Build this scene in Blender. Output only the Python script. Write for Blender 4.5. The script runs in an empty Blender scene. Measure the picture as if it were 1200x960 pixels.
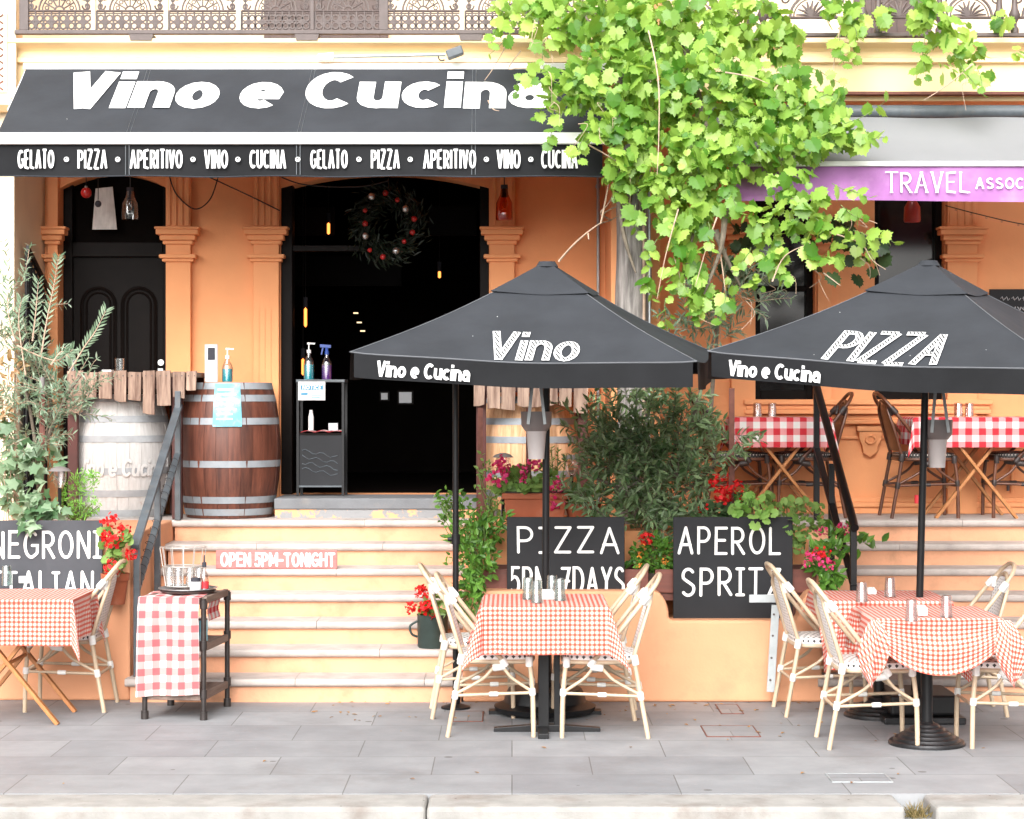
import bpy, bmesh, math, random
import numpy as np
from mathutils import Vector, Matrix
PI = math.pi
R = math.radians
rnd = random.Random(7)
S = bpy.context.scene
COL = S.collection

# ------------------------------------------------------------------ camera, light, exposure
F, HZ, EYE = 2400.0, 465.0, 1.92            # focal length and horizon in photo pixels (1200 wide), eye height in metres
cd = bpy.data.cameras.new('camera')
cam = bpy.data.objects.new('camera', cd); COL.objects.link(cam)
cd.sensor_fit = 'HORIZONTAL'; cd.sensor_width = 36.0; cd.lens = 36.0 * F / 1200
cd.shift_y = -(480 - HZ) / 1200
cd.clip_start = 0.1; cd.clip_end = 2000
cam.location = (0, 0, EYE); cam.rotation_euler = (PI / 2, 0, 0)
S.camera = cam

SUN_EL, SUN_AZ = R(36), R(192)              # soft sun high behind the camera, a little to the left
w = bpy.data.worlds.new('World'); S.world = w; w.use_nodes = True
nt = w.node_tree; nt.nodes.clear()
sky = nt.nodes.new('ShaderNodeTexSky'); sky.sky_type = 'NISHITA'; sky.sun_disc = False
sky.sun_elevation = SUN_EL; sky.sun_rotation = SUN_AZ
sky.dust_density = 6; sky.ozone_density = 0.6; sky.air_density = 1.0
hs = nt.nodes.new('ShaderNodeHueSaturation'); hs.inputs['Saturation'].default_value = 0.08
bg = nt.nodes.new('ShaderNodeBackground'); bg.inputs['Strength'].default_value = 0.15
wo = nt.nodes.new('ShaderNodeOutputWorld')
nt.links.new(sky.outputs[0], hs.inputs['Color']); nt.links.new(hs.outputs[0], bg.inputs[0]); nt.links.new(bg.outputs[0], wo.inputs[0])
sl = bpy.data.lights.new('sun', 'SUN'); sl.energy = 1.5; sl.angle = R(75); sl.color = (1.0, 0.965, 0.91)
sun = bpy.data.objects.new('sun', sl); COL.objects.link(sun)
dv = Vector((math.sin(SUN_AZ) * math.cos(SUN_EL), math.cos(SUN_AZ) * math.cos(SUN_EL), math.sin(SUN_EL)))  # towards the sun
sun.rotation_euler = dv.to_track_quat('Z', 'Y').to_euler()
sun.location = dv * 30
vs = S.view_settings
S.display_settings.display_device = 'sRGB'
vs.view_transform = 'Standard'; vs.look = 'None'; vs.gamma = 1; vs.use_curve_mapping = False
vs.exposure = 1.12
S.render.engine = 'CYCLES'
S.cycles.max_bounces = 8; S.cycles.diffuse_bounces = 4; S.cycles.transparent_max_bounces = 16
S.cycles.use_denoising = True
S.cycles.caustics_reflective = False; S.cycles.caustics_refractive = False

# ------------------------------------------------------------------ helpers
def at(px, py, Y): return Vector(((px - 600) / F * Y, Y, EYE + (HZ - py) / F * Y))
def XX(px, Y): return (px - 600) / F * Y
def ZZ(py, Y): return EYE + (HZ - py) / F * Y
def GY(py): return F * EYE / (py - HZ)       # distance of a ground point

def tag(o, label=None, cat=None, group=None, kind=None):
    if label: o['label'] = label
    if cat: o['category'] = cat
    if group: o['group'] = group
    if kind: o['kind'] = kind
    return o
def thing(name, label, cat, loc=(0, 0, 0), rz=0, group=None):
    o = bpy.data.objects.new(name, None); COL.objects.link(o)
    o.empty_display_size = .1
    o.location = loc; o.rotation_euler = (0, 0, rz)
    return tag(o, label, cat, group)
KIDS = {}
def children(o): return KIDS.get(o.name, [])
def dup(root, loc, rz, label=None, group=None):
    def cp(o, par):
        c = o.copy(); COL.objects.link(c)
        if par is not None:
            c.parent = par; KIDS.setdefault(par.name, []).append(c)
        for ch in children(o): cp(ch, c)
        return c
    r = cp(root, None)
    r.location = loc; r.rotation_euler = (0, 0, rz)
    if label: r['label'] = label
    if group: r['group'] = group
    return r

class MB:
    def __init__(s): s.v = []; s.f = []; s.uv = {}
    def add(s, vs_, fs):
        n = len(s.v); s.v += [tuple(p) for p in vs_]; s.f += [tuple(i + n for i in f) for f in fs]; return n
    def box(s, x0, y0, z0, x1, y1, z1):
        s.add([(x0, y0, z0), (x1, y0, z0), (x1, y1, z0), (x0, y1, z0), (x0, y0, z1), (x1, y0, z1), (x1, y1, z1), (x0, y1, z1)],
              [(0, 3, 2, 1), (4, 5, 6, 7), (0, 1, 5, 4), (1, 2, 6, 5), (2, 3, 7, 6), (3, 0, 4, 7)]); return s
    def bar(s, p, q, wd, h, up=(0, 0, 1)):
        p, q = Vector(p), Vector(q); d = (q - p).normalized(); up = Vector(up)
        a = d.cross(up)
        if a.length < 1e-4: a = d.cross(Vector((0, 1, 0)))
        a.normalize(); b = a.cross(d)
        c = []
        for e in (p, q):
            for i, j in ((-1, -1), (1, -1), (1, 1), (-1, 1)): c.append(e + a * i * wd / 2 + b * j * h / 2)
        s.add(c, [(0, 3, 2, 1), (4, 5, 6, 7), (0, 1, 5, 4), (1, 2, 6, 5), (2, 3, 7, 6), (3, 0, 4, 7)]); return s
    def tube(s, pts, r, n=8, closed=False):
        P = [Vector(p) for p in pts]; m = len(P)
        rr = r if isinstance(r, (list, tuple)) else [r] * m
        t0 = (P[1] - P[0]).normalized()
        a = t0.cross(Vector((0, 0, 1)))
        if a.length < 1e-3: a = t0.cross(Vector((1, 0, 0)))
        a.normalize(); vs_ = []; fs = []
        for i in range(m):
            if closed: t = P[(i + 1) % m] - P[i - 1]
            else: t = P[min(i + 1, m - 1)] - P[max(i - 1, 0)]
            if t.length < 1e-9: t = t0
            t.normalize(); a = (a - t * a.dot(t))
            if a.length < 1e-6: a = t.orthogonal()
            a.normalize(); b = t.cross(a)
            for k in range(n):
                g = 2 * PI * k / n
                vs_.append(P[i] + (a * math.cos(g) + b * math.sin(g)) * rr[i])
        for i in range(m if closed else m - 1):
            j = (i + 1) % m
            for k in range(n):
                l = (k + 1) % n; fs.append((i * n + k, i * n + l, j * n + l, j * n + k))
        if not closed:
            fs.append(tuple(range(n))[::-1]); fs.append(tuple((m - 1) * n + k for k in range(n)))
        s.add(vs_, fs); return s
    def lathe(s, prof, c=(0, 0, 0), n=24):
        vs_ = []; fs = []; m = len(prof)
        for r_, z in prof:
            for k in range(n):
                g = 2 * PI * k / n; vs_.append((c[0] + r_ * math.cos(g), c[1] + r_ * math.sin(g), c[2] + z))
        for i in range(m - 1):
            for k in range(n):
                l = (k + 1) % n; fs.append((i * n + k, i * n + l, (i + 1) * n + l, (i + 1) * n + k))
        if prof[0][0] > 1e-5: fs.append(tuple(range(n))[::-1])
        if prof[-1][0] > 1e-5: fs.append(tuple((m - 1) * n + k for k in range(n)))
        s.add(vs_, fs); return s
    def prism(s, poly, ext):
        n = len(poly); ext = Vector(ext); P = [Vector(p) for p in poly]
        s.add(P + [p + ext for p in P], [tuple(range(n))[::-1], tuple(range(n, 2 * n))] + [(i, (i + 1) % n, n + (i + 1) % n, n + i) for i in range(n)]); return s
    def ball(s, c, r, n=12, m=8, sz=1.0):
        return s.lathe([(max(r * math.sin(PI * i / m), 1e-6), -r * sz * math.cos(PI * i / m)) for i in range(m + 1)], c, n)
    def sheet(s, fn, nu, nv, uvfn=None):
        base = len(s.v)
        for j in range(nv + 1):
            for i in range(nu + 1):
                u, v = i / nu, j / nv; s.v.append(tuple(fn(u, v)))
                if uvfn: s.uv[len(s.v) - 1] = uvfn(u, v)
        for j in range(nv):
            for i in range(nu):
                a = base + j * (nu + 1) + i; s.f.append((a, a + 1, a + nu + 2, a + nu + 1))
        return s
    def build(s, name, mt, parent=None, world=False, smooth=None, bevel=0, recalc=True, segs=2):
        v = s.v
        if world and parent is not None:
            top = parent
            while top.parent is not None: top = top.parent      # only the thing's root is ever moved or turned
            rz = top.rotation_euler.z; lo = top.location; c_, s_ = math.cos(-rz), math.sin(-rz)
            v = []
            for p in s.v:
                x, y, z = p[0] - lo.x, p[1] - lo.y, p[2] - lo.z
                v.append((x * c_ - y * s_, x * s_ + y * c_, z))
        me = bpy.data.meshes.new(name); me.from_pydata(v, [], s.f)
        if s.uv:
            ul = me.uv_layers.new(name='UVMap'); vi = np.empty(len(me.loops), dtype=np.int32); me.loops.foreach_get('vertex_index', vi)
            arr = np.zeros((len(v), 2), dtype=np.float32)
            for k, q in s.uv.items(): arr[k] = q
            ul.data.foreach_set('uv', arr[vi].ravel())
        if recalc:
            bm = bmesh.new(); bm.from_mesh(me); bmesh.ops.recalc_face_normals(bm, faces=bm.faces); bm.to_mesh(me); bm.free()
        if smooth:
            me.shade_smooth(); me.set_sharp_from_angle(angle=R(smooth))
        me.materials.append(mt)
        o = bpy.data.objects.new(name, me); COL.objects.link(o)
        if parent is not None:
            o.parent = parent; KIDS.setdefault(parent.name, []).append(o)
        if bevel:
            b = o.modifiers.new('bevel', 'BEVEL'); b.width = bevel; b.segments = segs; b.limit_method = 'ANGLE'; b.angle_limit = R(40)
        return o

# ------------------------------------------------------------------ materials
def _mat(name):
    m = bpy.data.materials.new(name); m.use_nodes = True
    n = m.node_tree.nodes; l = m.node_tree.links
    return m, n, l, n['Principled BSDF']
def mix(n, l, fac, a, b, mode='MIX'):
    x = n.new('ShaderNodeMix'); x.data_type = 'RGBA'; x.blend_type = mode
    for k, val in ((0, fac), (6, a), (7, b)):
        if isinstance(val, bpy.types.NodeSocket): l.new(val, x.inputs[k])
        else: x.inputs[k].default_value = val if k == 0 else (*val[:3], 1)
    return x.outputs[2]
def math_(n, l, op, a, b=0.0, c=None):
    x = n.new('ShaderNodeMath'); x.operation = op
    for k, val in ((0, a), (1, b), (2, c)):
        if val is None: continue
        if isinstance(val, bpy.types.NodeSocket): l.new(val, x.inputs[k])
        else: x.inputs[k].default_value = val
    return x.outputs[0]
def noise(n, l, co, scale, detail=4, rough=.55, stretch=None):
    t = n.new('ShaderNodeTexNoise'); t.inputs['Scale'].default_value = scale; t.inputs['Detail'].default_value = detail; t.inputs['Roughness'].default_value = rough
    if stretch:
        mp = n.new('ShaderNodeMapping'); mp.inputs['Scale'].default_value = stretch; l.new(co, mp.inputs[0]); co = mp.outputs[0]
    l.new(co, t.inputs['Vector']); return t.outputs['Fac']
def ramp(n, l, fac, p0, p1, c0=(0, 0, 0), c1=(1, 1, 1)):
    r_ = n.new('ShaderNodeValToRGB'); e = r_.color_ramp.elements
    e[0].position = p0; e[1].position = p1; e[0].color = (*c0, 1); e[1].color = (*c1, 1); l.new(fac, r_.inputs[0]); return r_.outputs[0]
def mat(name, col, rough=.6, metal=0, var=.15, vs_=5, bump=0, bs=60, stretch=None, spec=.5, stain=None, stain_amt=.5, stain_scale=1.7, stain_pos=(.55, .75), coord='Object', speck=None):
    m, n, l, b = _mat(name)
    tc = n.new('ShaderNodeTexCoord'); co = tc.outputs[coord]
    if coord == 'World':
        pass
    f = noise(n, l, co, vs_, stretch=stretch)
    lo = tuple(c * (1 - var) for c in col); hi = tuple(min(1, c * (1 + var)) for c in col)
    c = ramp(n, l, f, .3, .7, lo, hi)
    if stain:
        g = noise(n, l, co, stain_scale, 6, .65); g = ramp(n, l, g, *stain_pos)
        c = mix(n, l, math_(n, l, 'MULTIPLY', g, stain_amt), c, stain)
    if speck:
        v = n.new('ShaderNodeTexVoronoi'); v.inputs['Scale'].default_value = speck[1]; l.new(co, v.inputs['Vector'])
        sp = math_(n, l, 'LESS_THAN', v.outputs['Distance'], speck[2]); c = mix(n, l, sp, c, speck[0])
    l.new(c, b.inputs['Base Color'])
    b.inputs['Roughness'].default_value = rough; b.inputs['Metallic'].default_value = metal; b.inputs['Specular IOR Level'].default_value = spec
    if bump:
        bp = n.new('ShaderNodeBump'); bp.inputs['Strength'].default_value = bump; bp.inputs['Distance'].default_value = .01
        l.new(noise(n, l, co, bs, 5, stretch=stretch), bp.inputs['Height']); l.new(bp.outputs[0], b.inputs['Normal'])
    return m
def gingham(name, period, red, white, pale):
    m, n, l, b = _mat(name)
    uv = n.new('ShaderNodeUVMap'); sp = n.new('ShaderNodeSeparateXYZ'); l.new(uv.outputs[0], sp.inputs[0])
    def st(s_):
        return math_(n, l, 'LESS_THAN', math_(n, l, 'FRACT', math_(n, l, 'DIVIDE', s_, period)), .5)
    a = math_(n, l, 'ADD', st(sp.outputs[0]), st(sp.outputs[1]))
    c = mix(n, l, math_(n, l, 'MINIMUM', a, 1.0), white, pale)
    c = mix(n, l, math_(n, l, 'GREATER_THAN', a, 1.5), c, red)
    l.new(c, b.inputs['Base Color']); b.inputs['Roughness'].default_value = .75; b.inputs['Specular IOR Level'].default_value = .25
    bp = n.new('ShaderNodeBump'); bp.inputs['Strength'].default_value = .45; bp.inputs['Distance'].default_value = .02; l.new(noise(n, l, uv.outputs[0], 7, 3), bp.inputs['Height']); l.new(bp.outputs[0], b.inputs['Normal'])
    tr = n.new('ShaderNodeBsdfTranslucent'); l.new(c, tr.inputs[0])
    ms = n.new('ShaderNodeMixShader'); ms.inputs[0].default_value = .2
    l.new(b.outputs[0], ms.inputs[1]); l.new(tr.outputs[0], ms.inputs[2]); l.new(ms.outputs[0], n['Material Output'].inputs[0])
    return m
def hatch(name, a, b_, period):
    m, n, l, b = _mat(name)
    uv = n.new('ShaderNodeUVMap'); sp = n.new('ShaderNodeSeparateXYZ'); l.new(uv.outputs[0], sp.inputs[0])
    d = math_(n, l, 'MULTIPLY_ADD', sp.outputs[1], .5, sp.outputs[0])
    f = math_(n, l, 'LESS_THAN', math_(n, l, 'FRACT', math_(n, l, 'DIVIDE', d, period)), .5)
    l.new(mix(n, l, f, a, b_), b.inputs['Base Color']); b.inputs['Roughness'].default_value = .7
    return m
def leafmat(name, c0, c1, trans=.35, rough=.45, back=None):
    m, n, l, b = _mat(name)
    g = n.new('ShaderNodeNewGeometry')
    c = ramp(n, l, g.outputs['Random Per Island'], 0.0, 1.0, c0, c1)
    if back: c = mix(n, l, g.outputs['Backfacing'], c, back)
    l.new(c, b.inputs['Base Color']); b.inputs['Roughness'].default_value = rough; b.inputs['Specular IOR Level'].default_value = .4
    tr = n.new('ShaderNodeBsdfTranslucent'); l.new(mix(n, l, .35, c, (min(1, c1[0] * 1.6), c1[1] * 1.5, c1[2] * .6)), tr.inputs[0])
    ms = n.new('ShaderNodeMixShader'); ms.inputs[0].default_value = trans
    l.new(b.outputs[0], ms.inputs[1]); l.new(tr.outputs[0], ms.inputs[2]); l.new(ms.outputs[0], n['Material Output'].inputs[0])
    return m
def glassmat(name, tint, refl=.12):
    m, n, l, b = _mat(name)
    t = n.new('ShaderNodeBsdfTransparent'); t.inputs[0].default_value = (*tint, 1)
    gl = n.new('ShaderNodeBsdfGlossy'); gl.inputs['Roughness'].default_value = .05
    fr = n.new('ShaderNodeLayerWeight'); fr.inputs[0].default_value = .35
    f = math_(n, l, 'ADD', math_(n, l, 'MULTIPLY', fr.outputs['Facing'], .55), refl)
    ms = n.new('ShaderNodeMixShader'); l.new(f, ms.inputs[0]); l.new(t.outputs[0], ms.inputs[1]); l.new(gl.outputs[0], ms.inputs[2])
    l.new(ms.outputs[0], n['Material Output'].inputs[0]); return m
def emit(name, col, st):
    m, n, l, b = _mat(name); b.inputs['Base Color'].default_value = (*col, 1)
    b.inputs['Emission Color'].default_value = (*col, 1); b.inputs['Emission Strength'].default_value = st; return m
def woodmat(name, a, b_, axis='z', rough=.75, bump=.25, scale=1.0, rand=True):
    m, n, l, b = _mat(name)
    co = n.new('ShaderNodeTexCoord').outputs['Object']
    st = {'z': (14, 14, 1.2), 'x': (1.2, 14, 14), 'y': (14, 1.2, 14)}[axis]; st = tuple(q * scale for q in st)
    f = noise(n, l, co, 2.2, 7, .65, stretch=st)
    c = ramp(n, l, f, .32, .68, a, b_)
    g = n.new('ShaderNodeNewGeometry')
    if rand:
        k = math_(n, l, 'MULTIPLY_ADD', g.outputs['Random Per Island'], .55, .7)
        hh = n.new('ShaderNodeHueSaturation'); l.new(k, hh.inputs['Value']); l.new(c, hh.inputs['Color']); c = hh.outputs[0]
    l.new(c, b.inputs['Base Color']); b.inputs['Roughness'].default_value = rough
    bp = n.new('ShaderNodeBump'); bp.inputs['Strength'].default_value = bump; bp.inputs['Distance'].default_value = .004
    l.new(f, bp.inputs['Height']); l.new(bp.outputs[0], b.inputs['Normal'])
    return m

ORANGE = (.80, .345, .15)
m_wall = mat('orange_render', ORANGE, .8, var=.06, vs_=2.5, bump=.12, bs=55, stain=(.60, .27, .12), stain_amt=.45, stain_scale=2.2)
m_step = mat('lit_orange_step_paint', (.70, .345, .20), .75, var=.08, vs_=3, bump=.2, bs=45, stain=(.40, .22, .12), stain_amt=.6, stain_scale=5, stain_pos=(.5, .72), speck=((.36, .28, .22), 4, .03))  # the wall's orange again, bright front light paled into its colour
m_litwall = mat('lit_orange_render', (.68, .325, .175), .8, var=.06, vs_=2.5, bump=.12, bs=55, stain=(.46, .25, .14), stain_amt=.5, stain_scale=3, stain_pos=(.52, .7), speck=((.42, .30, .22), 5, .035))  # lit copy of the orange render, strong daylight put into a paler tone
m_cream = mat('cream_paint', (.82, .62, .36), .75, var=.05, vs_=3, bump=.08)
m_pale = mat('pale_cream_paint', (.80, .70, .52), .75, var=.05, vs_=3, bump=.06)
m_stone = mat('tread_stone', (.45, .395, .365), .75, var=.16, vs_=7, bump=.3, bs=40, stain=(.24, .19, .17), stain_amt=.6, stain_scale=5, stain_pos=(.52, .8))
m_conc = mat('grey_concrete', (.15, .155, .165), .8, var=.15, vs_=6, bump=.2, stain=(.32, .26, .2), stain_amt=.4, stain_scale=5)
m_peel = mat('peeling_orange_paint', (.66, .34, .17), .8, var=.1, vs_=6, bump=.3, stain=(.24, .24, .245), stain_amt=1, stain_scale=4.5, stain_pos=(.52, .55))
m_kerb = mat('kerb_concrete', (.285, .275, .26), .85, var=.2, vs_=5, bump=.25, bs=90, stain=(.16, .12, .10), stain_amt=.7, stain_scale=3.2, stain_pos=(.52, .75), speck=((.10, .08, .07), 9, .05))
m_road = mat('asphalt', (.055, .055, .058), .9, var=.25, vs_=40, bump=.5, bs=160)
m_ground = mat('far_ground', (.12, .12, .11), .9, var=.2, vs_=1)
m_darkwood = mat('dark_brown_paint', (.0065, .0045, .004), .45, var=.2, vs_=6, bump=.06, spec=.07)
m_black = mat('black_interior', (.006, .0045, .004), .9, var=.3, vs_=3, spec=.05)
m_iron = mat('brown_iron', (.085, .062, .057), .5, var=.15, vs_=14, bump=.1)
m_blackmetal = mat('black_metal', (.008, .008, .009), .4, var=.2, vs_=12, spec=.3)
m_greymetal = mat('slate_painted_steel', (.075, .088, .10), .45, var=.2, vs_=12, stain=(.16, .14, .12), stain_amt=.5, stain_scale=14)
m_castiron = mat('cast_iron', (.03, .03, .032), .35, .6, var=.3, vs_=20, bump=.15)
m_steel = mat('steel', (.55, .56, .57), .3, .9, var=.1)
m_galv = mat('galvanised_steel', (.40, .43, .44), .5, .5, var=.15, vs_=9, stain=(.25, .2, .15), stain_amt=.4, stain_scale=9)
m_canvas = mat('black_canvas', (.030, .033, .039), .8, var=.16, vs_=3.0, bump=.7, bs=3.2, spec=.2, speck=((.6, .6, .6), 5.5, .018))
m_canvasshade = mat('shaded_black_canvas', (.0085, .009, .0105), .75, var=.25, vs_=3.5, bump=.6, bs=4, spec=.2)  # same black canvas, shade on the hanging valances darkened into its colour
m_white = mat('white_paint', (.80, .79, .78), .5, var=.03)
m_letter = mat('white_lettering', (.78, .78, .78), .7, var=.05, vs_=9)
m_hatch = hatch('hatched_lettering', (.80, .80, .80), (.02, .02, .022), .0215)
m_hatchbig = hatch('hatched_awning_lettering', (.80, .80, .80), (.20, .20, .21), .034)
m_chalk = mat('chalk_white', (.80, .79, .77), .9, var=.10, vs_=30)
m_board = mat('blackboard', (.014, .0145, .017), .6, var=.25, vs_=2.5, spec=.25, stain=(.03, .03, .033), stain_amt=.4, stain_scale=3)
m_boardglare = mat('glare_grey_board', (.060, .062, .070), .7, var=.2, vs_=2.5, spec=.2, stain=(.11, .11, .115), stain_amt=.5, stain_scale=3)  # blackboard with the glare on it put into a greyer colour
m_seam = mat('grey_seam', (.10, .105, .115), .8)
m_greycanvas = mat('grey_canvas', (.20, .205, .215), .8, var=.06, vs_=1.5, bump=.2, bs=4)
m_purple = mat('purple_canvas', (.30, .115, .32), .7, var=.25, vs_=3, bump=.15, bs=5, stain=(.50, .28, .50), stain_amt=.5, stain_scale=3.2, stain_pos=(.5, .7))
m_rattan = mat('pale_rattan', (.49, .375, .26), .45, var=.14, vs_=16, bump=.1, stretch=(1, 1, .3))
m_binding = mat('white_binding', (.78, .77, .74), .55, var=.06, vs_=60, bump=.4, bs=220)
m_brownrattan = mat('brown_rattan', (.10, .034, .016), .35, var=.3, vs_=16)
m_darkbinding = mat('dark_binding', (.03, .02, .018), .5)
m_timber = woodmat('orange_timber', (.36, .13, .035), (.52, .22, .07), 'z', .5, .1)
m_plank = woodmat('weathered_plank', (.13, .07, .05), (.48, .34, .26), 'z', .85, .7)
m_post = woodmat('grey_weathered_post', (.065, .056, .052), (.40, .37, .35), 'z', .9, 1.0, rand=False)
m_barrelbrown = woodmat('dark_stained_stave', (.045, .013, .008), (.13, .042, .024), 'z', .5, .35)
m_barreltan = woodmat('tan_stave', (.40, .18, .075), (.62, .40, .24), 'z', .75, .4)
m_barrelwhite = mat('whitewashed_stave', (.52, .51, .50), .9, var=.10, vs_=7, spec=.1, stretch=(6, 6, .7), bump=.4, bs=9, stain=(.36, .17, .08), stain_amt=.8, stain_scale=2.6, stain_pos=(.64, .72))
m_hoopwhite = mat('whitewashed_hoop', (.33, .345, .36), .8, var=.15, vs_=9, spec=.2, stain=(.26, .25, .24), stain_amt=.5, stain_scale=8)
m_hoop = mat('galvanised_hoop', (.27, .295, .32), .65, .25, var=.2, vs_=9, stain=(.22, .16, .12), stain_amt=.5, stain_scale=9)
m_boxwood = mat('brown_red_timber', (.13, .032, .018), .5, var=.2, vs_=6, stretch=(1, 8, 8), bump=.1)
m_darkred = mat('dark_red_timber', (.07, .014, .010), .5, var=.25, vs_=6)
m_terra = mat('terracotta', (.33, .085, .035), .75, var=.15, vs_=5, bump=.15, stain=(.45, .25, .17), stain_amt=.4, stain_scale=6)
m_soil = mat('soil', (.03, .02, .015), .95, var=.4, vs_=30, bump=1, bs=60)
m_rust = mat('rusty_steel', (.14, .045, .03), .7, var=.3, vs_=20)
m_pinkboard = mat('faded_red_board', (.40, .15, .14), .8, var=.15, vs_=8, stretch=(1, 8, 8), stain=(.30, .10, .09), stain_amt=.4, stain_scale=9)
m_gsmall = gingham('small_gingham', .027, (.66, .07, .045), (.78, .74, .69), (.68, .24, .18))
m_gbig = gingham('large_gingham', .096, (.58, .03, .045), (.80, .78, .76), (.74, .30, .31))
m_gtowel = gingham('towel_gingham', .086, (.56, .12, .13), (.72, .68, .65), (.64, .32, .31))
m_glass = glassmat('clear_glass', (.96, .97, .97))
m_greenglass = glassmat('green_glass', (.80, .88, .86), .13)
m_pinkglass = glassmat('frosted_glass', (.95, .89, .87), .16)
m_amber = glassmat('amber_glass', (.85, .25, .06), .08)
m_pane = mat('dark_window_pane', (.008, .007, .007), .12, var=.1, spec=.6)
m_lamp = emit('warm_filament', (1.0, .26, .05), 1.6)
m_lampw = emit('warm_white_lamp', (1.0, .75, .45), .8)
m_teal = mat('teal_plastic', (.02, .28, .33), .25, var=.1)
m_violet = mat('violet_liquid', (.10, .025, .18), .25, var=.1)
m_bluep = mat('blue_plastic', (.02, .06, .28), .3, var=.1)
m_paper = mat('white_paper', (.80, .80, .79), .8, var=.02)
m_bluepaper = mat('pale_blue_paper', (.15, .45, .55), .7, var=.15, vs_=6, stain=(.60, .76, .80), stain_amt=.7, stain_scale=5, stain_pos=(.45, .6))
m_inkblue = mat('notice_blue_ink', (.03, .20, .33), .7, var=.05)
m_ink = mat('dark_ink', (.03, .03, .04), .8, var=.05)
m_greytext = mat('grey_ink', (.45, .46, .48), .8, var=.05)
m_greyplastic = mat('grey_plastic', (.17, .15, .145), .5, var=.06)
m_ltplastic = mat('pale_grey_plastic', (.50, .46, .45), .5, var=.05)
m_tin = mat('dark_green_tin', (.028, .045, .040), .5, .2, var=.25, vs_=9, stain=(.30, .32, .31), stain_amt=.7, stain_scale=9, stain_pos=(.66, .72))
m_pipe = mat('dark_pipe', (.045, .038, .036), .4, .5, var=.2, vs_=20)
m_shelfwood = woodmat('grey_brown_shelf', (.10, .065, .05), (.24, .17, .14), 'y', .7, .3)
m_red = mat('red_gloss', (.45, .02, .02), .3, var=.1)
m_redlabel = mat('red_sticker', (.60, .03, .04), .5)
m_twig = mat('pale_twig', (.42, .30, .22), .8, var=.2, vs_=20)
m_bark = mat('grey_bark', (.16, .13, .10), .9, var=.3, vs_=20, bump=.6, bs=50)
m_stemg = mat('green_stem', (.12, .17, .05), .7, var=.2)
m_cable = mat('black_cable', (.012, .010, .010), .6)
m_vine = leafmat('vine_leaf', (.055, .18, .018), (.38, .56, .11), .40, .36)
m_olive = leafmat('olive_leaf', (.05, .115, .04), (.28, .39, .20), .28, .36, back=(.28, .38, .24))
m_olivelight = leafmat('silver_olive_leaf', (.08, .14, .08), (.26, .34, .24), .2, .5, back=(.32, .40, .31))
m_jas = leafmat('glossy_leaf', (.05, .14, .02), (.15, .32, .05), .3, .35)
m_ger = leafmat('geranium_leaf', (.10, .20, .04), (.24, .38, .10), .3, .5)
m_pel = leafmat('pelargonium_leaf', (.16, .34, .06), (.32, .52, .14), .35, .5)
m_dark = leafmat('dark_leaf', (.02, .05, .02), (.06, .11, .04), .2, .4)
m_ivy = leafmat('ivy_leaf', (.04, .11, .04), (.30, .40, .26), .2, .4)
m_fern = leafmat('fern_leaf', (.12, .34, .04), (.26, .52, .10), .35, .5)
m_redflower = leafmat('red_petal', (.52, .004, .006), (.75, .02, .02), .25, .6)
m_pinkflower = leafmat('pink_petal', (.62, .01, .10), (.80, .08, .26), .25, .6)
m_orangeflower = leafmat('orange_petal', (.70, .16, .02), (.8, .3, .05), .25, .6)
m_dry = leafmat('dry_leaf', (.22, .10, .04), (.42, .25, .10), .1, .8)
m_grass = leafmat('dry_grass', (.10, .09, .03), (.34, .25, .11), .2, .8)

# pavers: running bond of bluestone flags with thin dark joints
def pavermat():
    m, n, l, b = _mat('bluestone_flags')
    co = n.new('ShaderNodeTexCoord').outputs['Object']
    br = n.new('ShaderNodeTexBrick'); l.new(co, br.inputs['Vector'])
    br.inputs['Scale'].default_value = 1; br.inputs['Brick Width'].default_value = .82; br.inputs['Row Height'].default_value = .52
    br.inputs['Mortar Size'].default_value = .0035; br.inputs['Mortar Smooth'].default_value = .3
    br.inputs['Color1'].default_value = (.222, .228, .240, 1); br.inputs['Color2'].default_value = (.278, .284, .294, 1); br.inputs['Mortar'].default_value = (.13, .13, .13, 1)
    br.inputs['Bias'].default_value = 0
    f = noise(n, l, co, 3.0, 6, .6)
    c = mix(n, l, .6, br.outputs['Color'], ramp(n, l, f, .3, .72, (.62, .62, .63), (1.10, 1.10, 1.10)), 'MULTIPLY')
    g = ramp(n, l, noise(n, l, co, 1.3, 7, .7), .54, .74)
    c = mix(n, l, math_(n, l, 'MULTIPLY', g, .45), c, (.13, .115, .11))
    vo = n.new('ShaderNodeTexVoronoi'); vo.inputs['Scale'].default_value = 2.6; l.new(co, vo.inputs['Vector'])
    c = mix(n, l, math_(n, l, 'MULTIPLY', math_(n, l, 'LESS_THAN', vo.outputs['Distance'], .06), .7), c, (.08, .075, .075))
    g2 = ramp(n, l, noise(n, l, co, 26, 3, .6), .66, .74)
    c = mix(n, l, math_(n, l, 'MULTIPLY', g2, .25), c, (.42, .40, .38))
    l.new(c, b.inputs['Base Color'])
    b.inputs['Roughness'].default_value = .62
    bp = n.new('ShaderNodeBump'); bp.inputs['Strength'].default_value = .25; bp.inputs['Distance'].default_value = .006
    hgt = math_(n, l, 'SUBTRACT', noise(n, l, co, 30, 5), br.outputs['Fac']); l.new(hgt, bp.inputs['Height']); l.new(bp.outputs[0], b.inputs['Normal'])
    return m
m_paver = pavermat()

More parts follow.
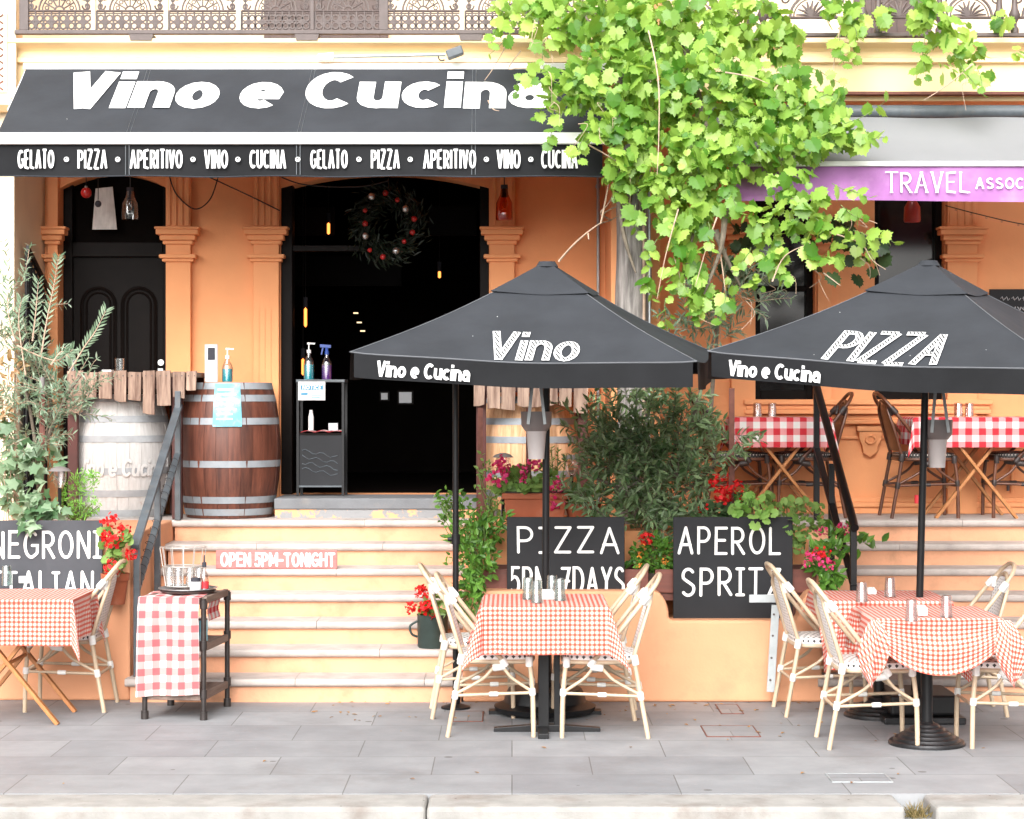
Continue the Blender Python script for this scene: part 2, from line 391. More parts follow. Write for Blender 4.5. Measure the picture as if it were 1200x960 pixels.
# ------------------------------------------------------------------ hand-drawn stroke lettering
def arc(cx, cy, rx, ry, a0, a1, n=12):
    return [(cx + rx * math.cos(R(a0 + (a1 - a0) * i / n)), cy + ry * math.sin(R(a0 + (a1 - a0) * i / n))) for i in range(n + 1)]
def glyphs():
    G = {}
    G['A'] = (.7, [[(0, 0), (.35, 1)], [(.35, 1), (.7, 0)], [(.1, .33), (.6, .33)]])
    G['C'] = (.66, [arc(.36, .5, .36, .5, 48, 312, 16)])
    G['D'] = (.66, [[(0, 0), (0, 1), (.22, 1)] + arc(.22, .5, .44, .5, 90, -90, 14)[1:] + [(0, 0)]])
    G['E'] = (.55, [[(.55, 1), (0, 1), (0, 0), (.55, 0)], [(0, .52), (.46, .52)]])
    G['G'] = (.72, [arc(.37, .5, .37, .5, 50, 285, 16) + [(.68, .14), (.72, .2), (.72, .46), (.42, .46)]])
    G['H'] = (.65, [[(0, 0), (0, 1)], [(.65, 0), (.65, 1)], [(0, .5), (.65, .5)]])
    G['I'] = (.0, [[(0, 0), (0, 1)]])
    G['L'] = (.5, [[(0, 1), (0, 0), (.5, 0)]])
    G['M'] = (.8, [[(0, 0), (0, 1)], [(0, 1), (.4, .25)], [(.4, .25), (.8, 1)], [(.8, 1), (.8, 0)]])
    G['N'] = (.62, [[(0, 0), (0, 1)], [(0, 1), (.62, 0)], [(.62, 0), (.62, 1)]])
    G['O'] = (.72, [arc(.36, .5, .36, .5, 90, 450, 24)])
    G['P'] = (.58, [[(0, 0), (0, 1), (.25, 1)] + arc(.27, .73, .3, .27, 90, -90, 10) + [(0, .46)]])
    G['R'] = (.6, [[(0, 0), (0, 1), (.25, 1)] + arc(.27, .73, .3, .27, 90, -90, 10) + [(0, .46)], [(.22, .46), (.6, 0)]])
    G['S'] = (.58, [arc(.29, .75, .27, .25, 35, 200, 10) + [(.12, .6), (.46, .42)] + arc(.29, .25, .29, .25, 25, -145, 10)])
    G['T'] = (.62, [[(.31, 0), (.31, 1)], [(0, 1), (.62, 1)]])
    G['U'] = (.62, [[(0, 1), (0, .3)] + arc(.31, .3, .31, .3, 180, 360, 12) + [(.62, 1)]])
    G['V'] = (.64, [[(0, 1), (.32, 0)], [(.32, 0), (.64, 1)]])
    G['Y'] = (.62, [[(0, 1), (.31, .5)], [(.62, 1), (.31, .5)], [(.31, .52), (.31, 0)]])
    G['Z'] = (.6, [[(0, 1), (.6, 1)], [(.6, 1), (0, 0)], [(0, 0), (.6, 0)]])
    G['5'] = (.52, [[(.5, 1), (.06, 1), (.02, .55)] + arc(.22, .32, .3, .32, 110, -140, 12)])
    G['7'] = (.52, [[(0, 1), (.52, 1), (.18, 0)], [(.1, .5), (.5, .5)]])
    G['-'] = (.35, [[(0, .45), (.35, .45)]])
    G['.'] = (.0, [[(0, .38), (0, .44)]])
    h = .66
    G['i'] = (.0, [[(0, 0), (0, h)], [(0, .88), (0, 1)]])
    G['n'] = (.5, [[(0, 0), (0, h)], [(0, h - .2)] + arc(.25, h - .25, .25, .25, 150, 0, 8) + [(.5, 0)]])
    G['o'] = (.54, [arc(.27, h / 2, .27, h / 2, 90, 450, 18)])
    G['e'] = (.54, [[(.04, h / 2), (.5, h / 2)] + arc(.27, h / 2, .27, h / 2, 0, 310, 16)[1:]])
    G['u'] = (.5, [[(0, h), (0, .25)] + arc(.25, .25, .25, .25, 180, 360, 8), [(.5, h), (.5, 0)]])
    G['c'] = (.48, [arc(.27, h / 2, .27, h / 2, 48, 312, 14)])
    G['a'] = (.5, [arc(.25, h * .36, .25, h * .36, 60, 420, 16), [(.5, 0), (.5, h * .62)] + arc(.26, h * .64, .24, h * .36, 0, 150, 8)])
    return G
GLY = glyphs()
def ribbon(mb, pts, wd, fn, lift, cap='round'):
    P = [Vector((p[0], p[1])) for p in pts]
    P = [p for i, p in enumerate(P) if i == 0 or (p - P[i - 1]).length > 1e-5]
    closed = len(P) > 3 and (P[0] - P[-1]).length < 1e-4
    if closed: P = P[:-1]
    n = len(P); Ls, Rs = [], []
    for i in range(n):
        a = P[i] - P[i - 1] if (i > 0 or closed) else P[1] - P[0]
        b = P[(i + 1) % n] - P[i] if (i < n - 1 or closed) else P[-1] - P[-2]
        a = a.normalized(); b = b.normalized(); t = a + b
        t = b if t.length < 1e-3 else t.normalized()
        nn = Vector((-t.y, t.x)); k = max(.62, nn.dot(Vector((-b.y, b.x)))); o = nn * (wd / 2 / k)
        Ls.append(P[i] + o); Rs.append(P[i] - o)
    base = len(mb.v)
    cnt = [0]
    def put(q): cnt[0] += 1; mb.v.append(tuple(fn(q.x, q.y, lift + .0009 * min(1, cnt[0] / (2 * n))))); mb.uv[len(mb.v) - 1] = (q.x, q.y); return len(mb.v) - 1
    for a, b in zip(Ls, Rs): put(a); put(b)
    for i in range(n if closed else n - 1):
        j = (i + 1) % n; mb.f.append((base + 2 * i + 1, base + 2 * j + 1, base + 2 * j, base + 2 * i))
    if cap == 'round' and not closed:
        for e, d, li, ri in ((P[0], P[0] - P[1], 0, 0), (P[-1], P[-1] - P[-2], n - 1, n - 1)):
            d = d.normalized(); a0 = math.atan2(d.y, d.x) - PI / 2
            ids = [put(e + Vector((math.cos(a0 + PI * k / 6), math.sin(a0 + PI * k / 6))) * wd / 2) for k in range(7)]
            mb.f.append(tuple(ids))
def lettering(mb, text, width, height, pen, fn, shear=0, gap=.22, cap='round', serif=False, trim=0, lift=.002, wob=0, spc=.35, xs=None):
    """text drawn with a pen of width pen*height, fitted to width x height; fn(u, v, lift) gives the world point"""
    adv = []; x = 0
    for ch in text:
        if ch == ' ': x += spc; adv.append(None); continue
        gw = GLY[ch][0]; x += .12 if serif == 'chalk' and ch == 'I' else 0; adv.append(x); x += .12 if serif == 'chalk' and ch == 'I' else 0
        x += gw + gap + pen * .55
    tot = x - gap - pen * .55
    pw = pen * height
    sx = (width - pw) / max(tot, .01) if xs is None else xs; sy = height - pw
    k = 0; rr = random.Random(len(text) * 13 + int(width * 1000))
    for ch, x0 in zip(text, adv):
        if x0 is None: continue
        gw, st = GLY[ch]
        st = [list(s_) for s_ in st]
        if serif and ch in 'IN' and serif == 'chalk':
            if ch == 'I': st += [[(-.17, 1), (.17, 1)], [(-.17, 0), (.17, 0)]]
        elif serif is True:
            for s_ in list(st):
                for e in (s_[0], s_[-1]):
                    if e[1] in (0, 1) and len(s_) < 4: st.append([(e[0] - .1, e[1]), (e[0] + .1, e[1])])
        dy = rr.uniform(-wob, wob); da = rr.uniform(-wob, wob)
        for s_ in st:
            q = []
            for (a, b) in s_:
                u = (x0 + a) * sx + pw / 2; v = (b + dy) * sy + pw / 2
                q.append((u + (shear + da) * v, v))
            if trim and len(q) >= 2 and (abs(q[0][0] - q[-1][0]) + abs(q[0][1] - q[-1][1])) > 1e-4:
                for i0, i1 in ((0, 1), (-1, -2)):
                    d = Vector((q[i1][0] - q[i0][0], q[i1][1] - q[i0][1])); L = d.length
                    if L > 1e-5: d = d / L * min(trim, L * .45); q[i0] = (q[i0][0] + d.x, q[i0][1] + d.y)
            if cap == 'butt' and len(st) and (abs(q[0][0] - q[-1][0]) + abs(q[0][1] - q[-1][1])) > 1e-4:
                for e in (0, -1):
                    vv = s_[e][1]
                    if vv in (0, 1, .66): q[e] = (q[e][0], q[e][1] + (pw / 2 if vv else -pw / 2))
            w_ = pw if not (serif is True and len(s_) == 2 and abs(s_[0][1] - s_[1][1]) < .01) else pw * .55
            ribbon(mb, q, w_, fn, lift + (k % 6) * .0011, cap); k += 1
    return mb
def lettering_inner(mb, text, width, height, pen, fn, shear, gap):
    """the face of a lettering: same skeleton, pen narrowed by a constant outline"""
    pw = pen * height; inner = pw * .56
    old = ribbon
    def thin(m_, pts, wd, f_, lift, cap='round'): old(m_, pts, inner, f_, lift + .004, cap)
    globals()['ribbon'] = thin
    try: lettering(mb, text, width, height, pen, fn, shear=shear, gap=gap, cap='butt', lift=.002, trim=pw * .2)
    finally: globals()['ribbon'] = old
def planefn(o, ux, uy):
    o, ux, uy = Vector(o), Vector(ux).normalized(), Vector(uy).normalized(); n = ux.cross(uy)
    return lambda u, v, l: o + ux * u + uy * v + n * l
def onplane(px, py, p0, n):
    d = Vector(((px - 600) / F, 1, (HZ - py) / F)); c = Vector((0, 0, EYE)); p0, n = Vector(p0), Vector(n)
    return c + d * ((p0 - c).dot(n) / d.dot(n))

# ------------------------------------------------------------------ leaves
def leaf_shape(kind):
    if kind == 'lance':
        return np.array([(0, 0, 0), (.09, .3, .02), (.10, .58, .02), (0, 1, -.06), (-.10, .58, .02), (-.09, .3, .02)]), [(0, 1, 2, 3), (0, 3, 4, 5)]
    if kind == 'elliptic':
        return np.array([(0, 0, 0), (.13, .28, .03), (.15, .6, .03), (0, 1, -.08), (-.15, .6, .03), (-.13, .28, .03)]), [(0, 1, 2, 3), (0, 3, 4, 5)]
    if kind == 'ovate':
        return np.array([(0, 0, 0), (.24, .28, .06), (.22, .6, .05), (0, 1, -.1), (-.22, .6, .05), (-.24, .28, .06)]), [(0, 1, 2, 3), (0, 3, 4, 5)]
    if kind == 'petal':
        return np.array([(0, 0, 0), (.35, .45, .08), (.3, .9, 0), (-.3, .9, 0), (-.35, .45, .08)]), [(0, 1, 2, 3, 4)]
    if kind == 'blade':
        return np.array([(-.03, 0, 0), (.03, 0, 0), (.02, .6, .05), (0, 1, .16), (-.02, .6, .05)]), [(0, 1, 2, 4), (4, 2, 3)]
    if kind == 'vine':
        out = [(0, .10), (.08, -.02), (.22, -.10), (.30, -.01), (.43, -.01), (.38, .13), (.51, .21), (.46, .30), (.57, .41), (.41, .46), (.39, .56), (.43, .69), (.29, .68), (.23, .80), (.11, .80), (0, 1.0)]
        out = out + [(-x, y) for x, y in out[-2:0:-1]]
    elif kind == 'round':
        out = []
        for i in range(13):
            a = -80 + 340 * i / 12 + 0; r_ = .5 * (1 + .10 * (1 if i % 2 else -1)); out.append((r_ * math.sin(R(a - 90 + 180)) * 1.0, .5 - r_ * math.cos(R(a - 90 + 180))))
        out = [(.5 * (1 + (.09 if i % 2 else -.06)) * math.sin(R(200 + 320 * i / 14)), .5 + .5 * (1 + (.09 if i % 2 else -.06)) * math.cos(R(200 + 320 * i / 14))) for i in range(15)] + [(0, .38)]
    elif kind == 'ivy':
        out = [(0, 0), (.30, -.05), (.28, .22), (.50, .38), (.22, .55), (0, 1), (-.22, .55), (-.50, .38), (-.28, .22), (-.30, -.05)]
    c = (0, .42, .0)
    v = [c] + [(x, y, -.15 * (abs(x) ** 1.3) - .12 * max(0, y - .5)) for x, y in out]
    n = len(out)
    return np.array(v), [(0, 1 + i, 1 + (i + 1) % n) for i in range(n)]
def scatter(name, mt, parent, kind, pos, dirs, nrm, size, world=True):
    """one mesh of many leaves; pos/dirs/nrm arrays (n,3), size (n,)"""
    v, fc = leaf_shape(kind); pos = np.asarray(pos, float); d = np.asarray(dirs, float); n_ = np.asarray(nrm, float); size = np.asarray(size, float)
    d /= np.linalg.norm(d, axis=1, keepdims=True) + 1e-9
    x = np.cross(d, n_); x /= np.linalg.norm(x, axis=1, keepdims=True) + 1e-9
    nz = np.cross(x, d)
    P = pos[:, None, :] + (x[:, None, :] * v[None, :, 0:1] + d[:, None, :] * v[None, :, 1:2] + nz[:, None, :] * v[None, :, 2:3]) * size[:, None, None]
    m = MB(); m.v = [tuple(p) for p in P.reshape(-1, 3)]
    k = len(v)
    m.f = [tuple(i * k + j for j in f) for i in range(len(pos)) for f in fc]
    return m.build(name, mt, parent, world=world, recalc=False)
def rng_ball(g, n):
    p = g.normal(size=(n, 3)); p /= np.linalg.norm(p, axis=1, keepdims=True); return p * (g.random((n, 1)) ** (1 / 3))
def twigs(g, starts, dirs, length, per, lsize, droop=.3, ang=.75, wig=.25):
    """leaves set along short twigs; returns pos, dir, nrm, size and the twig lines"""
    pos, dr, nr, sz, lines = [], [], [], [], []
    for s0, d0 in zip(starts, dirs):
        d = np.array(d0, float); d /= np.linalg.norm(d) + 1e-9; p = np.array(s0, float); L = length * g.uniform(.6, 1.3); ln = [tuple(p)]
        for k in range(per):
            d = d + g.normal(size=3) * wig / per ** .5 + np.array((0, 0, -droop / per)); d /= np.linalg.norm(d)
            p = p + d * L / per; ln.append(tuple(p))
            side = np.cross(d, g.normal(size=3)); side /= np.linalg.norm(side) + 1e-9
            for sg in (1, -1):
                ld = d * (1 - ang * .5) + side * sg * ang + g.normal(size=3) * .12
                nn = np.cross(np.cross(d, side), ld) + g.normal(size=3) * .25
                nn = np.cross(ld, np.cross(np.array((0, -.5, 1)) + g.normal(size=3) * .5, ld))
                pos.append(p); dr.append(ld); nr.append(nn); sz.append(lsize * g.uniform(.7, 1.25) * (1 - .35 * k / per))
        lines.append(ln)
    return pos, dr, nr, sz, lines
# ------------------------------------------------------------------ the setting: ground, road, kerb, footpath
YW, YF, YB, YT = 12.87, 14.58, 15.4, 14.5     # low wall line, top nosing, facade, verandah front
RISE, GOING = .149, .285
DECK = 7 * RISE
m = MB(); m.box(-400, -200, -.6, 400, 600, -.17); tag(m.build('ground', m_ground), kind='structure')
m = MB(); m.box(-60, -9, -.168, 60, 9.45, -.150); tag(m.build('road', m_road), kind='structure')
m = MB(); m.box(-60, 9.45, -.168, 60, 9.58, -.148 + .0); tag(m.build('gutter', m_kerb), kind='structure')
k = MB()
x = -24.0
while x < 24:
    x1 = x + 2.36
    if abs(x1 - 1.91) < 1.2: x1 = 1.845
    if abs(x - 1.845) < .01: x = 1.985
    k.box(x, 9.58, -.16, x1 - .004, 9.905, .0); x = x1
tag(k.build('kerb', m_kerb, bevel=.022, segs=3), kind='structure')
m = MB(); m.box(-24, 9.91, -.16, 24, 16.2, 0)
m.box(1.845, 9.62, -.16, 1.985, 9.906, -.07)
tag(m.build('footpath', m_paver), kind='structure')

# service covers let into the flags
for px0, py0, px1, py1, lab, c in ((975, 907, 1047, 917, 'pale outlined service cover in the paving near the kerb', m_galv), (845, 826, 872, 837, 'small brown service lid by the foot of the orange wall', m_rust),
                               (828, 851, 892, 864, 'larger brown edged service lid left of the right chairs', m_rust), (530, 834, 566, 846, 'brown cross shaped lid beside the left pavement chair', m_rust)):
    Y0, Y1 = GY(py1), GY(py0); xa, xb = XX(px0, Y0), XX(px1, Y0)
    t = thing('service_cover', lab, 'service cover', ((xa + xb) / 2, (Y0 + Y1) / 2, 0), group='service covers in the paving')
    m = MB(); e = .007
    m.box(xa, Y0, .0, xb, Y0 + e, .0045); m.box(xa, Y1 - e, 0, xb, Y1, .0045); m.box(xa, Y0 + e, 0, xa + e, Y1 - e, .0045); m.box(xb - e, Y0 + e, 0, xb, Y1 - e, .0045)
    m.build('frame', c, t, world=True)
    m = MB(); m.box(xa + e, Y0 + e, 0, xb - e, Y1 - e, .003); m.build('lid', m_paver, t, world=True)

# ------------------------------------------------------------------ the terrace building
bld = thing('terrace_building', 'orange rendered terrace with dark arched doorways and an iron lace balcony', 'building', (0, YB, 0))
def ax(px): return (px - 600) * YB / F
CEIL = 4.05
spring, crown = 3.49, 3.60
OPEN = [(ax(70), ax(195.5), DECK, True), (ax(329), ax(573), 1.185, True), (ax(885), ax(955), 1.90, True), (ax(1025), ax(1107), 1.90, True), (ax(1330), ax(1410), 1.90, True)]
m = MB(); cur = -7.0
def arch_z(x, a, b): return spring + (crown - spring) * (1 - ((x - (a + b) / 2) / ((b - a) / 2)) ** 2)
WT = .26
for a, b, zb, _ in OPEN:
    m.box(cur, YB, 0, a, YB + WT, CEIL)
    if zb > 0.1: m.box(a, YB, 0, b, YB + WT, zb)
    N = 14
    for i in range(N):
        x0, x1 = a + (b - a) * i / N, a + (b - a) * (i + 1) / N; z0, z1 = arch_z(x0, a, b), arch_z(x1, a, b)
        m.prism([(x0, YB, z0), (x1, YB, z1), (x1, YB, CEIL), (x0, YB, CEIL)], (0, WT, 0))
    cur = b
m.box(cur, YB, 0, 7.5, YB + WT, CEIL)
m.build('facade_wall', m_wall, bld, world=True)
m = MB(); m.box(-7, YB, 4.42, 7.5, YB + .26, 7.6); m.build('upper_wall', m_pale, bld, world=True)
m = MB(); m.box(-7, YT + .02, CEIL, 7.5, YB + .26, 4.42); m.build('balcony_slab', m_wall, bld, world=True)
m = MB(); m.box(-7.2, YB - .3, 7.6, 7.7, YB + 6, 7.8); m.build('roof', m_iron, bld, world=True)
m = MB(); m.box(-7, YB + 5.4, 0, 7.5, YB + 5.6, 7.6); m.box(-7, YB + .26, 0, -6.8, YB + 5.4, 7.6); m.box(7.3, YB + .26, 0, 7.5, YB + 5.4, 7.6); m.build('rear_wall', m_wall, bld, world=True)
# moulded beam along the front of the balcony
prof = [(.00, 4.02), (-.02, 4.02), (-.02, 4.05), (-.035, 4.055), (-.035, 4.275), (-.075, 4.285), (-.075, 4.315), (-.05, 4.325), (-.045, 4.365), (-.065, 4.385), (-.13, 4.40), (-.15, 4.412), (-.15, 4.44), (.02, 4.442), (.02, 4.02)]
m = MB(); m.prism([(-7, YT + .05 + a, z) for a, z in prof], (14.5, 0, 0)); m.build('beam_moulding', m_cream, bld, world=True, smooth=25)
m = MB(); m.box(-3.5, YT - .06, 4.052, 7.5, YT + .012, 4.072); m.build('beam_drip_strip', m_rust, bld, world=True)

# piers dividing the houses
def pier(x0, x1, mt, name='pier'):
    m = MB(); m.box(x0, YT - .05, 0, x1, YB + .1, CEIL - .002); m.box(x0 - .02, YT - .09, 4.0, x1 + .02, YT - .05, 7.4); m.box(x0, YT - .05, 4.452, x1, YT + .2, 7.4)
    return m.build(name, mt, bld, world=True, bevel=.004)
pier(-3.99, -3.512, m_pale); pier(.70, 1.045, m_wall)
def pierpanel(xc, wd, z0, z1):
    Y = YT - .095
    m = MB(); m.box(xc - wd / 2, Y - .012, z0, xc + wd / 2, Y + .01, z1)
    pp = m.build('ornament_panel', m_pale, bld, world=True)
    m = MB()
    nz = int((z1 - z0) / .045)
    for i in range(4):
        for j in range(nz):
            cx, cz = xc - wd / 2 + wd * (i + .5) / 4, z0 + (z1 - z0) * (j + .5) / nz; a = (-1) ** (i + j) * .012
            m.bar((cx - a, Y - .0135, cz - .009), (cx + a, Y - .0135, cz + .009), .012, .006, (0, 1, 0))
    m.build('pierced_pattern', m_rust, pp, world=True)
pierpanel(-3.70, .30, 4.06, 4.62)
pierpanel(.87, .30, 4.06, 4.62)
def corbel(x0, x1, z):
    m = MB(); m.prism([(x0, YT - .09, z), (x0, YT - .2, z), (x0, YT - .2, z - .05), (x0, YT - .14, z - .09), (x0, YT - .09, z - .09)], (x1 - x0, 0, 0)); m.build('pier_cornice', m_cream, bld, world=True)
    xc = (x0 + x1) / 2; m = MB()
    for sg in (1, -1):
        m.tube([(xc + sg * (.02 + .075 * (1 - t / 20) * math.cos(t * .55)), YT - .12, z - .27 + .075 * (1 - t / 20) * math.sin(t * .55)) for t in range(18)], .016, 6)
    m.box(xc - .1, YT - .12, z - .22, xc + .1, YT - .088, z - .09)
    m.build('scroll_corbel', m_pale, bld, world=True, smooth=50)
corbel(-3.99, -3.50, 4.01); corbel(.70, 1.045, 4.0)

# pilasters with two-tier capitals
def pilaster(p0, p1, zb=DECK, out=.07, flutes=0):
    x0, x1 = ax(p0), ax(p1); y0 = YB - out
    m = MB(); m.box(x0, y0, zb, x1, YB - .001, CEIL - .01)
    pl = m.build('pilaster', m_wall, bld, world=True, bevel=.004)
    m = MB()
    for za, zb_, a in ((3.17, 3.19, .075), (3.13, 3.17, .065), (3.09, 3.13, .04), (3.06, 3.09, .02), (2.955, 2.985, .045), (2.93, 2.955, .025)):
        m.box(x0 - a, y0 - a, za, x1 + a, YB - .002, zb_)
    m.build('capital', m_wall, pl, world=True, bevel=.008)
    if flutes:
        m = MB()
        for i in range(flutes + 1):
            cx = x0 + (x1 - x0) * (i + .5) / (flutes + 1); m.box(cx - .014, y0 - .012, 3.2, cx + .014, y0 + .004, CEIL - .06)
        m.build('fluting', m_wall, pl, world=True, bevel=.004)
    return pl
pilaster(58, 70); pilaster(196, 225, flutes=3); pilaster(298, 328, flutes=3); pilaster(574, 603, flutes=2)
pilaster(856, 884); pilaster(957, 974, out=.05); pilaster(1108, 1143, flutes=3)
for p0, p1 in ((303, 305), (310.5, 312), (317, 319)):
    m = MB(); m.box(ax(p0), YB - .076, 2.02, ax(p1), YB - .0715, 2.58); m.build('fluting', m_wall, bld, world=True)
# skirting of the right hand wall, sill mouldings, brackets
m = MB()
for za, zb_, a in ((DECK, DECK + .05, .034), (DECK + .05, DECK + .085, .0545), (DECK + .085, DECK + .12, .034)): m.box(1.05, YB - a, za, 6.5, YB - .001, zb_)
m.build('skirting', m_wall, bld, world=True, bevel=.006)
def sill(p0, p1):
    m = MB(); x0, x1 = ax(p0), ax(p1)
    for za, zb_, a in ((1.86, 1.8985, .104), (1.825, 1.86, .077), (1.79, 1.825, .091), (1.745, 1.79, .0425), (1.715, 1.745, .0575), (1.60, 1.62, .0255)): m.box(x0 - a * .6, YB - a, za, x1 + a * .6, YB - .001, zb_)
    return m.build('window_sill', m_cream if False else m_wall, bld, world=True, bevel=.007)
sill(880, 1150); sill(1320, 1420)
def bracket(px):
    xc = ax(px); m = MB()
    m.box(xc - .10, YB - .09, 1.665, xc + .10, YB - .002, 1.70)
    m.prism([(xc - .085, YB - .08, 1.66), (xc - .08, YB - .075, 1.6), (xc - .055, YB - .06, 1.55), (xc - .05, YB - .05, 1.5), (xc, YB - .045, 1.47), (xc + .05, YB - .05, 1.5), (xc + .055, YB - .06, 1.55), (xc + .08, YB - .075, 1.6), (xc + .085, YB - .08, 1.66)], (0, .08, 0))
    m.tube([(xc + .035 * math.cos(t), YB - .083, 1.60 + .03 * math.sin(t)) for t in np.linspace(0, 2 * PI, 13)], .008, 5)
    m.build('sill_bracket', m_wall, bld, world=True, smooth=40)
bracket(1018); bracket(1132)

# left dark door with two arched panels, fanlight, lock
a, b = OPEN[0][:2]
m = MB(); m.box(a, YB + .12, DECK, a + .07, YB + .2, 3.6); m.box(b - .05, YB + .12, DECK, b, YB + .2, 3.6); m.box(a + .07, YB + .11, 2.98, b - .05, YB + .2, 3.09)
fr = m.build('door_frame', m_darkwood, bld, world=True, bevel=.005)
m = MB(); m.box(a + .072, YB + .15, DECK + .01, b - .052, YB + .19, 2.978); dr = m.build('dark_door', m_darkwood, bld, world=True)
for xc in (a + .072 + (b - a - .124) * .28, a + .072 + (b - a - .124) * .73):
    hw = .125
    for off, rr in ((0, .016), (.035, .01)):
        h2 = hw - off; top = 2.62
        pts = [(xc - h2, YB + .148, 1.25 + off)] + [(xc - h2 * math.cos(t), YB + .148, top + h2 * math.sin(t)) for t in np.linspace(0, PI, 15)] + [(xc + h2, YB + .148, 1.25 + off)]
        m = MB(); m.tube(pts, rr, 6, closed=True); m.build('arched_panel', m_darkwood, dr, world=True, smooth=50)
m = MB(); c = at(189, 425, YB + .14); m.tube([c, c + Vector((0, -.02, 0))], .024, 14); m.box(c.x - .025, c.y - .005, c.z - .13, c.x + .025, c.y + .012, c.z - .045); m.build('lock', m_steel, dr, world=True, smooth=40)
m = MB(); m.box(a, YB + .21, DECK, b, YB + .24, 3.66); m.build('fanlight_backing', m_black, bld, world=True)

# main doorway: jambs, threshold and the dark room behind
a, b = OPEN[1][:2]
m = MB(); m.box(a, YB + .03, 1.185, a + .085, YB + .2, 3.6); m.build('door_jamb', m_darkwood, bld, world=True, bevel=.006)
m = MB(); m.box(b - .07, YB + .03, 1.185, b, YB + .2, 3.6); m.build('door_jamb', m_darkwood, bld, world=True, bevel=.006)
m = MB(); m.box(a + .085, YB + .05, 3.02, a + .75, YB + .16, 3.06); m.build('transom', m_darkwood, bld, world=True)
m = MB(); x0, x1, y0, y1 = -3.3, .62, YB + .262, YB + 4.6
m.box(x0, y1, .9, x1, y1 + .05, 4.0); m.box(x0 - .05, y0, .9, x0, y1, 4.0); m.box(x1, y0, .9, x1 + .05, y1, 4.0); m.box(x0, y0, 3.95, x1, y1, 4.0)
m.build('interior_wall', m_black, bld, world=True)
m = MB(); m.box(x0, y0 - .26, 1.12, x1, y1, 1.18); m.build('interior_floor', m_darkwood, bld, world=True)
m = MB(); m.box(-1.72, 14.80, 1.105, -.16, YB - .001, 1.186); m.build('threshold', m_conc, bld, world=True, bevel=.010)
m = MB(); m.box(-1.715, 14.812, DECK - .01, -.165, YB - .001, 1.1045); m.build('threshold_riser', m_peel, bld, world=True)
# inner lobby panels, faint in the dark
for p0, p1, q0, q1, Yd in ((348, 392, 243, 276, 17.2), (502, 558, 242, 276, 17.2), (345, 470, 300, 335, 18.5)):
    A, B = at(p0, q1, Yd), at(p1, q0, Yd); m = MB(); m.box(A.x, Yd, A.z, B.x, Yd + .03, B.z); m.build('lobby_panel', m_darkwood, bld, world=True)

# right windows: dark frames and panes
for a, b, zb, _ in OPEN[2:]:
    m = MB(); m.box(a, YB + .10, 1.901, a + .05, YB + .16, 3.6); m.box(b - .05, YB + .10, 1.901, b, YB + .16, 3.6); m.box(a + .05, YB + .10, 1.901, b - .05, YB + .16, 1.97); m.box(a + .05, YB + .105, 2.72, b - .05, YB + .155, 2.76)
    wn = m.build('window', m_darkwood, bld, world=True, bevel=.004)
    m = MB(); m.box(a, YB + .165, 1.901, b, YB + .175, 3.66); m.build('pane', m_pane, wn, world=True)
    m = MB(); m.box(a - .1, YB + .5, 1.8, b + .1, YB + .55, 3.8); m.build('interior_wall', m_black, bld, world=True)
# upper floor doors behind the balcony
for p0, p1 in ((310, 455), (1000, 1090)):
    a, b = ax(p0), ax(p1); m = MB(); m.box(a, YB - .04, 4.43, b, YB - .001, 6.6)
    ud = m.build('balcony_door', m_iron, bld, world=True)
    m = MB(); n_ = 4
    for i in range(n_): m.box(a + .06 + (b - a - .06) * i / n_, YB - .048, 4.55, a + (b - a - .06) * (i + 1) / n_ , YB - .0405, 6.4)
    m.build('shutter_panel', m_iron, ud, world=True, bevel=.004)

